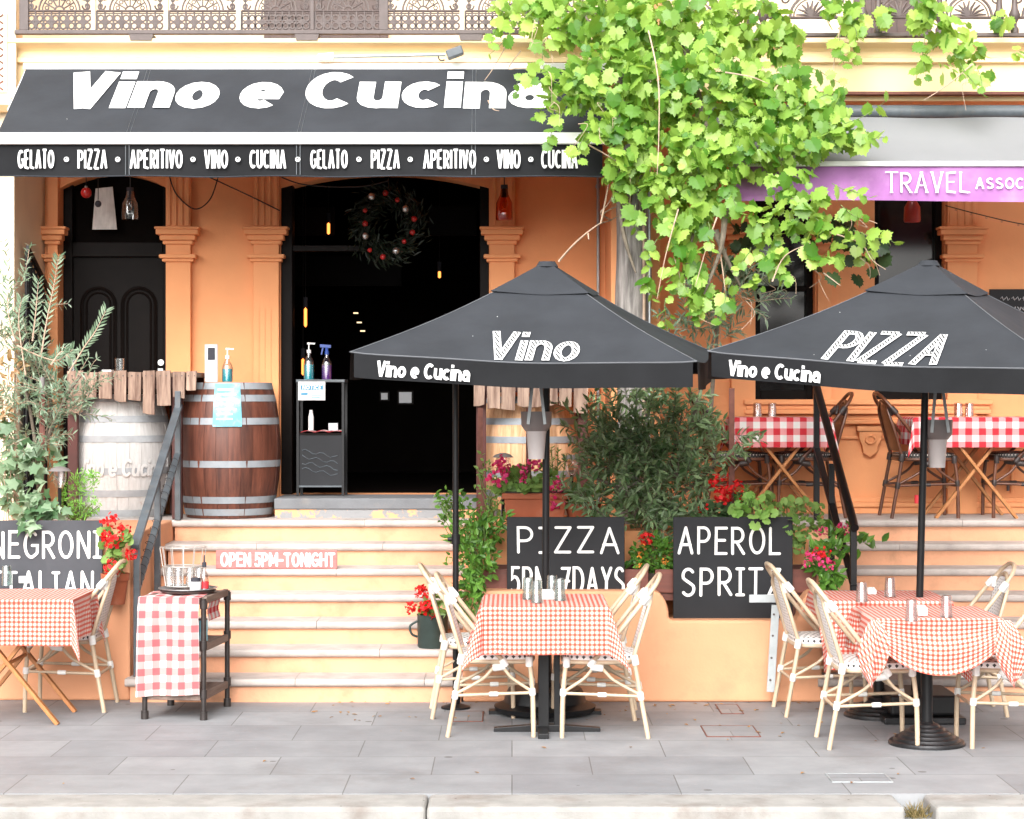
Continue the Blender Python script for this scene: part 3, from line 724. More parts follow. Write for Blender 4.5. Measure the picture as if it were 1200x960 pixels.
# cast iron balcony railing
def lace(m, x0, x1, z0, Y, r=.0075):
    wd = x1 - x0; xc = (x0 + x1) / 2
    def ln(*p, rr=r): m.tube([(x, Y, z) for x, z in p], rr, 5)
    def ring(cx, cz, a, e=0, f=2 * PI, n=14, rr=r): m.tube([(cx + a * math.cos(e + (f - e) * i / n), Y, cz + a * math.sin(e + (f - e) * i / n)) for i in range(n + 1)], rr, 5)
    zl = z0 + .135
    ln((x0, zl), (x1, zl), rr=.009); ln((x0, zl - .016), (x1, zl - .016), rr=.005)
    n = max(4, int(round(wd / .105)))
    for i in range(n):
        cx = x0 + wd * (i + .5) / n; s_ = wd / n
        for q in (-.26, .26): ring(cx + q * s_, z0 + .085, .022, n=8); ring(cx + q * s_, z0 + .032, .022, n=8)
        ln((cx, z0), (cx, zl)); ln((cx - .5 * s_, z0), (cx - .5 * s_, zl)); ring(cx, z0 + .058, .014, n=8, rr=.009)
        ln((cx - .03, z0 + .058), (cx + .03, z0 + .058), rr=.006)
    for zz in (zl, zl + .36):
        ring(xc, zz, .145, 0, PI); ring(xc, zz, .12, 0, PI, rr=.005); ring(xc, zz, .035, 0, PI, n=8)
        for i in range(7):
            g = PI * i / 6; ln((xc + .035 * math.cos(g), zz + .035 * math.sin(g)), (xc + .12 * math.cos(g), zz + .12 * math.sin(g)), rr=.006)
            g2 = g + PI / 12
            if i < 6: ring(xc + .09 * math.cos(g2), zz + .09 * math.sin(g2), .014, n=6, rr=.005)
        for sg in (1, -1):
            for (cx, cz, a0, tn, sc) in ((.185, .10, 0, 1, 1), (.185, .20, 2, -1, 1), (.10, .215, 1, 1, .85), (.22, .035, 3, 1, .7), (.04, .26, 4, -1, .7)):
                if cx > wd / 2 - .03: cx = wd / 2 - .03
                pts = []
                for t in range(16):
                    q = t / 15; ra = .045 * sc * (1 - .8 * q); th = a0 + tn * q * 7.5; pts.append((xc + sg * (cx + ra * math.cos(th)), Y, zz + cz + ra * math.sin(th)))
                m.tube(pts, [.0075 - .003 * i / 15 for i in range(16)], 5)
            ln((xc + sg * (wd / 2 - .025), zz), (xc + sg * (wd / 2 - .025), zz + .36), rr=.006)
            for j in range(7): ring(xc + sg * (wd / 2 - .025), zz + .03 + j * .05, .014, n=6, rr=.006)
YR = YT - .08
rl = MB(); rl.box(-3.5, YR - .025, 4.47, .70, YR + .025, 4.50); rl.box(-3.5, YR - .03, 5.30, .7, YR + .03, 5.35); rail = rl.build('balcony_railing', m_iron, bld, world=True, bevel=.004)
def rx(px): return (px - 600) / F * YR
cuts = [29, 110, 195, 280, 366, 450, 542, 628, 716]
for i, (p, q) in enumerate(zip(cuts[:-1], cuts[1:])):
    m = MB(); lace(m, rx(p) + .02, rx(q) - .02, 4.50, YR); m.build('lace_panel', m_iron, rail, world=True, smooth=60)
for p in cuts[:-1]:
    m = MB(); m.box(rx(p) - (.035 if p in (29, 450) else .014), YR - .02, 4.5, rx(p) + (.03 if p in (29, 450) else .014), YR + .02, 5.3)
    m.build('rail_post', m_iron if p in (29, 366, 450) else m_pale, rail, world=True, bevel=.003)
for p in (166, 360, 552):
    m = MB(); m.prism([(rx(p) - .085, YR - .03, 4.468), (rx(p) + .085, YR - .03, 4.468), (rx(p) + .075, YR - .03, 4.425), (rx(p) - .075, YR - .03, 4.425)], (0, .12, 0)); m.build('rail_foot', m_iron, rail, world=True)
rl = MB(); rl.box(1.05, YR - .03, 4.452, 6.5, YR + .03, 4.478); rl.box(1.05, YR - .03, 5.30, 6.5, YR + .03, 5.35)
rail2 = rl.build('balcony_railing', m_iron, bld, world=True, bevel=.004)
def lace2(m, x0, x1, z0, Y):
    xc = (x0 + x1) / 2; wd = x1 - x0
    def ln(*p, rr=.009): m.tube([(x, Y, z) for x, z in p], rr, 5)
    zl = z0 + .11; ln((x0, zl), (x1, zl), rr=.011)
    for zz in (zl, zl + .3):
        for ra, rr in ((.16, .011), (.135, .006)): m.tube([(xc + ra * math.cos(PI * i / 14), Y, zz + ra * math.sin(PI * i / 14)) for i in range(15)], rr, 5)
        for i in range(9):
            g = PI * (i + .5) / 9; e = (xc + .12 * math.cos(g), zz + .12 * math.sin(g)); m.tube([(xc, Y, zz + .01), ((xc + e[0]) / 2 + .01 * math.cos(g * 2), Y, (zz + e[1]) / 2 + .012), (e[0], Y, e[1])], [.005, .011, .006], 5)
        for sg in (1, -1):
            for cx, cz, a0, tn in ((.2, .13, 0, 1), (.13, .22, 2, -1), (.04, .24, 1, 1)):
                m.tube([(xc + sg * (min(cx, wd / 2 - .03) + .05 * (1 - .8 * t / 15) * math.cos(a0 + tn * t * .5)), Y, zz + cz + .05 * (1 - .8 * t / 15) * math.sin(a0 + tn * t * .5)) for t in range(16)], .008, 5)
cuts2 = [795, 885, 1020, 1092, 1180, 1270, 1360]
for p, q in zip(cuts2[:-1], cuts2[1:]):
    m = MB(); lace2(m, max(1.06, rx(p) + .04), rx(q) - .04, 4.478, YR); m.build('lace_panel', m_iron, rail2, world=True, smooth=60)
for p in cuts2[1:]:
    for d in (-9, 9):
        m = MB(); m.lathe([(.03, 0), (.03, .03), (.016, .05), (.016, .07), (.03, .10), (.042, .13), (.025, .17), (.02, .22), (.02, .60), (.035, .64), (.02, .7), (.02, .82)], (rx(p + d), YR, 4.479), 10); m.build('baluster', m_iron, rail2, world=True, smooth=50)

# ------------------------------------------------------------------ steps, low walls, deck
m = MB(); m.box(-7, YF + .32, 0, 7.5, YB, DECK); tag(m.build('verandah_deck', m_stone), kind='structure')
def steps(name, label, x0, x1, joints, loc):
    t = thing(name, label, 'steps', loc)
    for k in range(1, 8):
        Yk = YW + GOING * (k - 1); Yn = Yk + GOING + (.04 if k < 7 else .04)
        m = MB(); m.box(x0 + .02, Yk, 0 if k == 1 else RISE * (k - 1) - .05, x1 - .01, Yk + GOING, RISE * k - .05); m.build('riser', m_step, t, world=True)
        m = MB(); xs = [x0 - .01] + [j for kk, j in joints if kk == k and x0 < j < x1] + [x1]
        for a, b in zip(xs[:-1], xs[1:]):
            z0, z1, yf = RISE * k - .05, RISE * k, Yk - .035
            pr = [(Yn, z0), (yf + .025, z0)] + [(yf + .025 - .025 * math.cos(g), z0 + .025 - .025 * math.sin(g)) for g in np.linspace(PI / 2, 0, 5)[1:]] + [(yf + .014 - .014 * math.cos(g), z1 - .014 + .014 * math.sin(g)) for g in np.linspace(0, PI / 2, 5)] + [(Yn, z1)]
            m.prism([(a + .0015, y, z) for y, z in pr], (b - a - .003, 0, 0))
        m.build('tread', m_stone, t, world=True, smooth=35)
    return t
SX0, SX1, SX2 = -2.42, -.31, 1.93
steps('front_steps', 'seven orange steps with stone treads leading up to the big dark doorway', SX0, SX1, [(6, -1.78), (7, -1.05), (6, -.9), (5, -1.2), (3, -1.28), (2, -.85), (1, -1.36), (1, -.55)], ((SX0 + SX1) / 2, YW, 0))
steps('front_steps', 'orange steps with stone treads behind the right hand umbrella pole', SX2, 6.0, [(7, 3.2), (6, 2.7), (5, 3.5), (4, 2.9), (3, 3.8)], (3.4, YW, 0))
# left block, planted on top
t = thing('terrace_wall', 'orange rendered wall behind the left pavement table', 'wall', (-4.4, 12.95, 0))
m = MB(); m.box(-7, 12.95, 0, SX0 + .005, YF + .319, DECK); m.build('wall_body', m_litwall, t, world=True, bevel=.012)
m = MB(); m.box(-7, YF - .03, DECK + .001, SX0, YF + .30, DECK + .004); m.build('deck_edge', m_stone, t, world=True)
# middle low wall with raised shoulder and the block behind it
t = thing('planter_wall', 'low orange rendered wall with a rounded shoulder between the two flights of steps', 'wall', (.8, YW, 0))
def wx(px): return (px - 600) / F * YW
sh = [(SX1 + .0, 0), (wx(992) - .18, 0)]
top = [(wx(962), .515)] + [(wx(962) - .0, .515)]
prof = [(SX1 + .001, 0), (SX2 + .02, 0), (SX2 + .02, .70), (wx(955), .70)] + [(wx(955) - .10 * math.sin(g), .70 - .17 * (1 - math.cos(g))) for g in np.linspace(0, PI / 2, 7)[1:]] + [(wx(932), .515), (wx(786), .515)] + \
       [(wx(784) - .10 * (1 - math.cos(g)), .53 + .17 * math.sin(g)) for g in np.linspace(0, PI / 2, 8)] + [(SX1 + .001, .70)]
m = MB(); m.prism([(x, YW, z) for x, z in prof], (0, .19, 0)); m.build('wall_body', m_litwall, t, world=True, bevel=.018, segs=3)
m = MB(); m.box(SX1 + .002, YW + .19, 0, SX2 + .018, 13.45, .50); m.box(SX1 + .002, 13.45, 0, SX2 + .018, YF + .319, DECK - .003); m.build('wall_core', m_wall, t, world=True)
t = thing('planter_box', 'long brown red timber planter box on the low orange wall', 'planter', (.8, 13.06, .68))
for a, b in ((wx(565), wx(762)), (wx(770), wx(962))):
    m = MB(); m.box(a, 13.05, .67, b, 13.075, .82); m.build('front_board', m_boxwood, t, world=True, bevel=.003)
m = MB(); m.box(wx(565), 13.076, .62, wx(962), 13.40, .665); m.box(wx(565), 13.40, .62, wx(962), 13.43, .82); m.build('box_body', m_boxwood, t, world=True)
m = MB(); m.box(wx(566), 13.077, .666, wx(961), 13.398, .79); m.build('soil', m_soil, t, world=True)
for px in (764, 940):
    m = MB(); m.box(wx(px) - .03, 13.08, .50, wx(px) + .03, 13.14, .62); m.build('foot', m_boxwood, t, world=True)
# ------------------------------------------------------------------ awnings
def awning_black():
    Yt, Yb_ = 14.42, 13.60
    zt, zb = ZZ(80, Yt), ZZ(157, Yb_)
    xl, xr = -3.42, .66
    t = thing('awning', 'black awning with big white lettering and a lettered valance over the dark doorway', 'awning', ((xl + xr) / 2, Yt, zt))
    n = Vector((0, -(zt - zb), (Yt - Yb_))).normalized()
    def surf(u, v): return Vector((xl + (xr - xl) * u, Yb_ + (Yt - Yb_) * v, zb + (zt - zb) * v - .012 * math.sin(PI * v)))
    m = MB(); m.sheet(surf, 40, 12); m.build('canopy', m_canvas, t, world=True, smooth=60)
    m = MB(); m.sheet(lambda u, v: surf(u, v) - n * .006, 40, 12); m.build('canopy_shade_sheet', m_canvasshade, t, world=True, smooth=60)
    m = MB()
    m.box(xl - .02, Yt - .015, zt - .01, xr + .02, Yt + .02, zt + .035); m.build('wall_rail', m_white, t, world=True, bevel=.004)
    zbar0, zbar1 = ZZ(170, Yb_), ZZ(156, Yb_)
    m = MB(); m.box(xl - .03, Yb_ - .045, zbar0, xr + .012, Yb_ + .02, zbar1); m.build('front_bar', m_white, t, world=True, bevel=.012, segs=3)
    m = MB(); zv0, zv1 = ZZ(207, Yb_), zbar0 + .002; xv0, xv1 = -3.44, XX(706, Yb_)
    def val(u, v):
        x = xv0 + (xv1 - xv0) * u; edge = min(u, 1 - u)
        return Vector((x, Yb_ - .012 + .006 * math.sin(x * 9) * (1 - v) + .008 * (1 - v) * math.sin(x * 3.3 + 1), zv0 + (zv1 - zv0) * v + (1 - v) * .004 * math.sin(x * 7)))
    m.sheet(val, 120, 4); m.build('valance', m_canvasshade, t, world=True, smooth=60)
    m = MB(); m.tube([val(i / 120, .0) + Vector((0, -.003, 0)) for i in range(121)], .005, 5); m.build('valance_hem', m_canvas, t, world=True, smooth=60)
    # stitched seams
    for xs in ((175, 150), (368, 350), (556, 555)):
        xa, xb = XX(xs[0], Yt), XX(xs[1], Yb_)
        for d in (-.012, .012):
            m = MB(); m.tube([Vector((xb + (xa - xb) * v + d, Yb_ + (Yt - Yb_) * v, zb + (zt - zb) * v - .012 * math.sin(PI * v))) + n * .002 for v in np.linspace(0, 1, 9)], .0018, 4); m.build('seam', m_greymetal, t, world=True)
            m = MB(); m.box(xb + d - .002, Yb_ - .024, zv0 + .01, xb + d + .002, Yb_ - .0215, zv1 - .004); m.build('seam', m_greymetal, t, world=True)
    # folding arms and end stays
    for px in (60, 640):
        m = MB(); x = XX(px, 14); m.tube([(x, Yt, zt - .25), (x, Yb_ + .03, zbar0 + .02)], .016, 6); m.build('arm', m_galv, t, world=True)
    m = MB(); m.prism([(xl - .008, Yt - .01, zt - .02), (xl - .008, Yb_ + .3, zb + .2), (xl - .008, Yt - .01, zb + .1)], (.006, 0, 0)); m.build('end_gusset', m_white, t, world=True)
    # big lettering painted on the slope
    p0, ny = surf(.5, .5) + Vector((0, 0, .0)), n
    uy = Vector((0, Yt - Yb_, zt - zb)).normalized()
    def big(text, x0, x1, y0, y1, pen):
        o = onplane(x0, y1, p0, n); e = onplane(x1, y1, p0, n); tp = onplane(x0, y0, p0, n); h = (tp - o).dot(uy); o.x += (tp.x - o.x) * .75
        W = (e - o).length
        f0 = planefn(o, (1, 0, 0), uy)
        def fn(u, v, l):
            q = f0(u, v, 0); vv = (q.y - Yb_) / (Yt - Yb_); return Vector((q.x, q.y, zb + (zt - zb) * vv - .012 * math.sin(PI * min(1, max(0, vv))))) + n * (l + .001)
        m = MB(); lettering(m, text, W, h, pen, fn, shear=.03, gap=.25, cap='butt', lift=.004); m.build('big_lettering', m_letter, t, world=True, recalc=False)
    big('Vino', 80, 252, 87, 128, .21); big('e', 284, 328, 87, 128, .205); big('Cucina', 359, 645, 87, 128, .21)
    # lettering on the valance
    f = planefn((0, Yb_ - .030, 0), (1, 0, 0), (0, 0, 1))
    words = [('GELATO', 22, 65), ('PIZZA', 92, 127), ('APERITIVO', 153, 215), ('VINO', 240, 268), ('CUCINA', 293, 336), ('GELATO', 364, 408), ('PIZZA', 435, 469), ('APERITIVO', 496, 558), ('VINO', 582, 610), ('CUCINA', 634, 677)]
    for wd_, a, b in words:
        X0, X1 = XX(a, Yb_), XX(b, Yb_); Z0, Z1 = ZZ(198, Yb_), ZZ(176.5, Yb_)
        m = MB(); lettering(m, wd_, X1 - X0, Z1 - Z0, .118, planefn((X0, Yb_ - .030, Z0), (1, 0, 0), (0, 0, 1)), cap='butt', gap=.30); m.build('valance_word', m_letter, t, world=True, recalc=False)
    for px in (79, 139, 227, 279.5, 349.5, 421, 481, 570, 622):
        c = Vector((XX(px, Yb_), Yb_ - .030, ZZ(187.5, Yb_))); m = MB()
        m.add([c + Vector((.017 * math.cos(g), -.001, .017 * math.sin(g))) for g in np.linspace(0, 2 * PI, 13)[:-1]], [tuple(range(12))])
        d_ = m.build('dot', m_letter, t, world=True)
        m = MB(); c = c + Vector((-.004, -.0015, .004)); m.add([c + Vector((.0065 * math.cos(g), -.001, .0065 * math.sin(g))) for g in np.linspace(0, 2 * PI, 9)[:-1]], [tuple(range(8))]); m.build('dot_centre', m_canvasshade, d_, world=True)
awning_black()
def awning_grey():
    Yt, Yb_ = 14.36, 13.5
    zt, zb = ZZ(138, Yt), ZZ(190, Yb_); xl, xr = 1.32, 4.7
    t = thing('awning', 'grey awning with a purple lettered valance on the right', 'awning', (3, Yt, zt))
    m = MB(); m.sheet(lambda u, v: (xl + (xr - xl) * u, Yb_ + (Yt - Yb_) * v, zb + (zt - zb) * v - .02 * math.sin(PI * v) + .004 * math.sin(u * 23)), 40, 10); m.build('canopy', m_greycanvas, t, world=True, smooth=60)
    m = MB(); m.tube([(xl, Yt + .05, ZZ(130, Yt)), (xr, Yt + .05, ZZ(130, Yt))], .048, 20); m.build('roller_tube', m_greymetal, t, world=True, smooth=50)
    m = MB(); m.box(xl, Yb_ - .03, ZZ(195.5, Yb_), xr, Yb_ + .02, ZZ(189.5, Yb_)); m.build('front_bar', m_white, t, world=True, bevel=.006)
    z0, z1 = ZZ(236, Yb_), ZZ(195.3, Yb_)
    def val(u, v):
        x = 1.43 + (xr - 1.43) * u; return Vector((x, Yb_ - .01 + .008 * math.sin(x * 5) * (1 - v), z0 + (z1 - z0) * v - (1 - v) * .006 * math.sin(x * 2.2)))
    m = MB(); m.sheet(val, 60, 4); m.build('valance', m_purple, t, world=True, smooth=60)
    for s_, x0, x1, y0, y1, pen, sf in (('TRAVEL', 1037, 1135, 202.5, 226, .095, True), ('ASSOC', 1142, 1199, 209, 222, .16, False)):
        X0, X1 = XX(x0, Yb_), XX(x1, Yb_); Z0, Z1 = ZZ(y1, Yb_), ZZ(y0, Yb_)
        m = MB(); lettering(m, s_, X1 - X0, Z1 - Z0, pen, planefn((X0, Yb_ - .024, Z0), (1, 0, 0), (0, 0, 1)), cap='butt', gap=.26, serif=sf); m.build('valance_word', m_white, t, world=True, recalc=False)
    for x in (1.5, 4.5):
        m = MB(); m.tube([(x, Yt + .03, zt - .2), (x, Yb_ + .02, zb - .03)], .016, 6); m.build('arm', m_galv, t, world=True)
awning_grey()

# ------------------------------------------------------------------ umbrellas
def umbrella(label, base, corners, apex, words, small, pole_top, sag=.030, capt=.27, basekind='round'):
    t = thing('market_umbrella', label, 'umbrella', base, group='black square umbrellas over the pavement tables')
    C4 = [Vector(c) for c in corners]; A = Vector(apex)        # front left, front right, back right, back left
    def panel(i):
        a, b = C4[i], C4[(i + 1) % 4]
        def f(s_, tt, lift=0):
            p = A.lerp(a.lerp(b, s_), tt)
            p.z -= sag * math.sin(PI * s_) ** .6 * tt ** 2 if 0 < s_ < 1 else 0
            p.z -= .035 * math.sin(PI * min(1, tt)) 
            p.z += .006 * math.sin(s_ * 9 + i) * tt * math.sin(PI * s_) if 0 < s_ < 1 else 0
            return p
        return f
    for i in range(4):
        f = panel(i); m = MB(); m.sheet(lambda u, v: f(u, capt * .9 + (1 - capt * .9) * v), 24, 14); m.build('canopy_panel', m_canvas, t, world=True, smooth=70)
        g = lambda u, v: f(u, .02 + (capt + .01) * v) + Vector((0, 0, .018 + .012 * v * 0)) + (f(u, .5) - A) * .0 + Vector((0, 0, -.012 * math.sin(PI * u) * v))
        m = MB(); m.sheet(g, 14, 5); m.build('vent_cap', m_canvas, t, world=True, smooth=70)
        hip = [f(0, q) + Vector((0, 0, .002)) for q in np.linspace(capt, 1, 10)]
        m = MB(); m.tube(hip, .0028, 4); m.build('seam', m_seam, t, world=True)
        m = MB(); m.tube([f(q, 1.0) + Vector((0, 0, .003)) for q in np.linspace(0, 1, 25)], .0045, 5); m.build('eave_piping', m_seam if i == 0 else m_canvas, t, world=True, smooth=60)
        a, b = C4[i], C4[(i + 1) % 4]; ed = (b - a).normalized(); out = Vector((ed.y, -ed.x, 0)).normalized()
        if (a + b).dot(out) / 2 < A.dot(out): out = -out
        def val(u, v, f=f, out=out):
            p = f(.012 + .976 * u, 1.0); dr = .135 if i % 2 == 0 else .15
            return p + Vector((0, 0, -(1 - v) * dr)) + out * (.006 * math.sin(u * 17 + i) * (1 - v) - .025 * (1 - v) * 0)
        m = MB(); m.sheet(val, 40, 4); m.build('valance', m_canvasshade, t, world=True, smooth=70)
        # ribs below
        m = MB(); m.bar(A + Vector((0, 0, -.12)), f(0, .97) + Vector((0, 0, -.03)), .016, .024); m.build('rib', m_blackmetal, t, world=True)
        m = MB(); hubz = A + Vector((0, 0, -.62)); mid = f(0, .55) + Vector((0, 0, -.05)); m.bar(hubz, mid, .014, .02); m.build('strut', m_blackmetal, t, world=True)
    b = Vector(base)
    m = MB(); m.tube([A + Vector((0, 0, -.02)), A + Vector((0, 0, .012))], [.07, .05], 10); m.build('finial', m_canvas, t, world=True, smooth=40)
    m = MB(); m.tube([b, A + Vector((0, 0, -.03))], .0215, 14); m.build('pole', m_blackmetal, t, world=True, smooth=40)
    m = MB(); h = A + Vector((0, 0, -.62)); m.tube([h + Vector((0, 0, -.04)), h + Vector((0, 0, .04))], .045, 12); m.build('runner_hub', m_blackmetal, t, world=True, smooth=40)
    if basekind == 'round':
        m = MB(); m.lathe([(.0, .02), (.30, .02), (.31, .05), (.25, .075), (.24, .12), (.22, .155), (.12, .17), (.045, .18), (.04, .36), (.0, .36)], (b.x, b.y, 0), 28); bs = m.build('base', m_blackmetal, t, world=True, smooth=35)
        m = MB(); m.box(b.x - .34, b.y - .05, .0, b.x + .34, b.y + .05, .022); m.box(b.x - .05, b.y - .34, .0, b.x + .05, b.y + .34, .0215); m.build('cross_foot', m_blackmetal, t, world=True)
    else:
        m = MB(); m.box(b.x - .20, b.y - .24, .045, b.x + .21, b.y + .24, .165); bs = m.build('base', m_blackmetal, t, world=True, bevel=.02, segs=3)
        m = MB(); m.box(b.x - .24, b.y - .27, .0, b.x + .24, b.y + .27, .04); m.build('tray', m_castiron, t, world=True, bevel=.008)
        m = MB(); m.tube([(b.x, b.y, .16), (b.x, b.y, .42)], .032, 12); m.build('socket', m_blackmetal, t, world=True, smooth=40)
    # lettering on the front panel, following its curve
    f0 = panel(0); a, bb = C4[0], C4[1]; ex = (bb - a); mid = (a + bb) / 2; up = (A - mid); n = ex.normalized().cross(up.normalized()).normalized()
    def fitted(text, x0, x1, y0, y1, pen, shear, gap):
        o = onplane(x0, y1, mid, n); e = onplane(x1, y1, mid, n); tp = onplane(x0, y0, mid, n)
        ux = ex.normalized(); uy = n.cross(ux); W = (e - o).length; H = (tp - o).dot(uy)
        def fn(u, v, l):
            p = o + ux * u + uy * v; d = p - A
            # panel coordinates of the flat point
            M_ = Matrix((a - A, bb - A, n)).transposed(); k = M_.inverted() @ d; tt = k[0] + k[1]; s_ = k[1] / tt
            return f0(s_, tt) + n * (l + .004)
        return W, H, fn
    for (text, x0, x1, y0, y1, pen, shear, gap) in words:
        W, H, fn = fitted(text, x0, x1, y0, y1, pen, shear, gap)
        m = MB(); lettering(m, text, W - shear * H, H, pen, fn, shear=shear, gap=gap, cap='butt', lift=.002); m.build('canopy_word', m_letter, t, world=True, recalc=False)
        # hatched face inside a white outline, same strokes with a finer pen
        m = MB(); full = pen * H; lettering_inner(m, text, W - shear * H, H, pen, fn, shear, gap); m.build('canopy_word_face', m_hatch, t, world=True, recalc=False)
    ed = ex.length
    def vfn(s0, w_, h_, top):
        def fn(u, v, l):
            s_ = (s0 + u) / ed; s_ = .012 + .976 * s_; p = f0(s_, 1.0); out = Vector((ex.normalized().y, -ex.normalized().x, 0)).normalized()
            if (mid - A).dot(out) < 0: out = -out
            return p + Vector((0, 0, -top + v)) + out * (l + .010)
        return fn
    text, u0, wd_, hh, top = small
    m = MB(); lettering(m, text, wd_, hh, .19, vfn(u0, wd_, hh, top), shear=.12, gap=.17, cap='butt', spc=.42, lift=.003); m.build('valance_word', m_letter, t, world=True, recalc=False)
    return t
umbrella('black square umbrella lettered for wine, over the pavement table by the steps', (.20, 12.42, 0),
         [at(410, 413, 11.48), at(817, 424, 11.2), at(836, 413, 13.12), at(470, 396, 13.4)], at(641, 309, 12.3),
         [('Vino', 567, 677, 380, 415, .128, .0, .22)], ('Vino e Cucina', .13, .545, .088, .118), 2.2)
umbrella('black square umbrella lettered for pizza, over the right hand tables', ((1074 - 600) / F * 12.25, 12.25, 0),
         [at(829, 412, 11.54), at(1252, 432, 10.75), at(1318, 416, 12.7), at(930, 398, 13.4)], at(1088, 308, 12.1),
         [('PIZZA', 961, 1110, 379, 416, .115, .13, .22)], ('Vino e Cucina', .10, .545, .088, .118), 2.2, basekind='box')

# ------------------------------------------------------------------ pavement furniture: bistro chairs, tables, cloths, glasses
def bez(p, n=10):
    P = [Vector(q) for q in p]; out = []
    for i in range(len(P) - 1):
        a, b = P[i], P[i + 1]; ta = (P[min(i + 1, len(P) - 1)] - P[max(i - 1, 0)]) / 2; tb = (P[min(i + 2, len(P) - 1)] - P[i]) / 2
        for k in range(n):
            t = k / n; out.append(a * (2 * t ** 3 - 3 * t ** 2 + 1) + ta * (t ** 3 - 2 * t ** 2 + t) + b * (-2 * t ** 3 + 3 * t ** 2) + tb * (t ** 3 - t ** 2))
    out.append(P[-1]); return out
def weave(name, a, b, sx, sy, dots=True):
    m, n, l, bs = _mat(name); uv = n.new('ShaderNodeUVMap'); sp = n.new('ShaderNodeSeparateXYZ'); l.new(uv.outputs[0], sp.inputs[0])
    u = math_(n, l, 'MULTIPLY', sp.outputs[0], sx); v = math_(n, l, 'MULTIPLY', sp.outputs[1], sy)
    row = math_(n, l, 'FLOOR', v); u2 = math_(n, l, 'ADD', u, math_(n, l, 'MULTIPLY', row, .5))
    du = math_(n, l, 'ABSOLUTE', math_(n, l, 'SUBTRACT', math_(n, l, 'FRACT', u2), .5)); dv_ = math_(n, l, 'ABSOLUTE', math_(n, l, 'SUBTRACT', math_(n, l, 'FRACT', v), .5))
    k = math_(n, l, 'LESS_THAN', math_(n, l, 'ADD', du, dv_), .30 if dots else .33)
    l.new(mix(n, l, k, a, b), bs.inputs['Base Color']); bs.inputs['Roughness'].default_value = .5; return m
m_seatweave = weave('spotted_seat_weave', (.80, .78, .76), (.02, .02, .022), 25, 25)
m_backweave = weave('grey_striped_back_weave', (.78, .78, .77), (.40, .42, .45), 22, 46, False)
m_darkweave = weave('dark_spotted_weave', (.015, .013, .012), (.62, .58, .52), 42, 42)
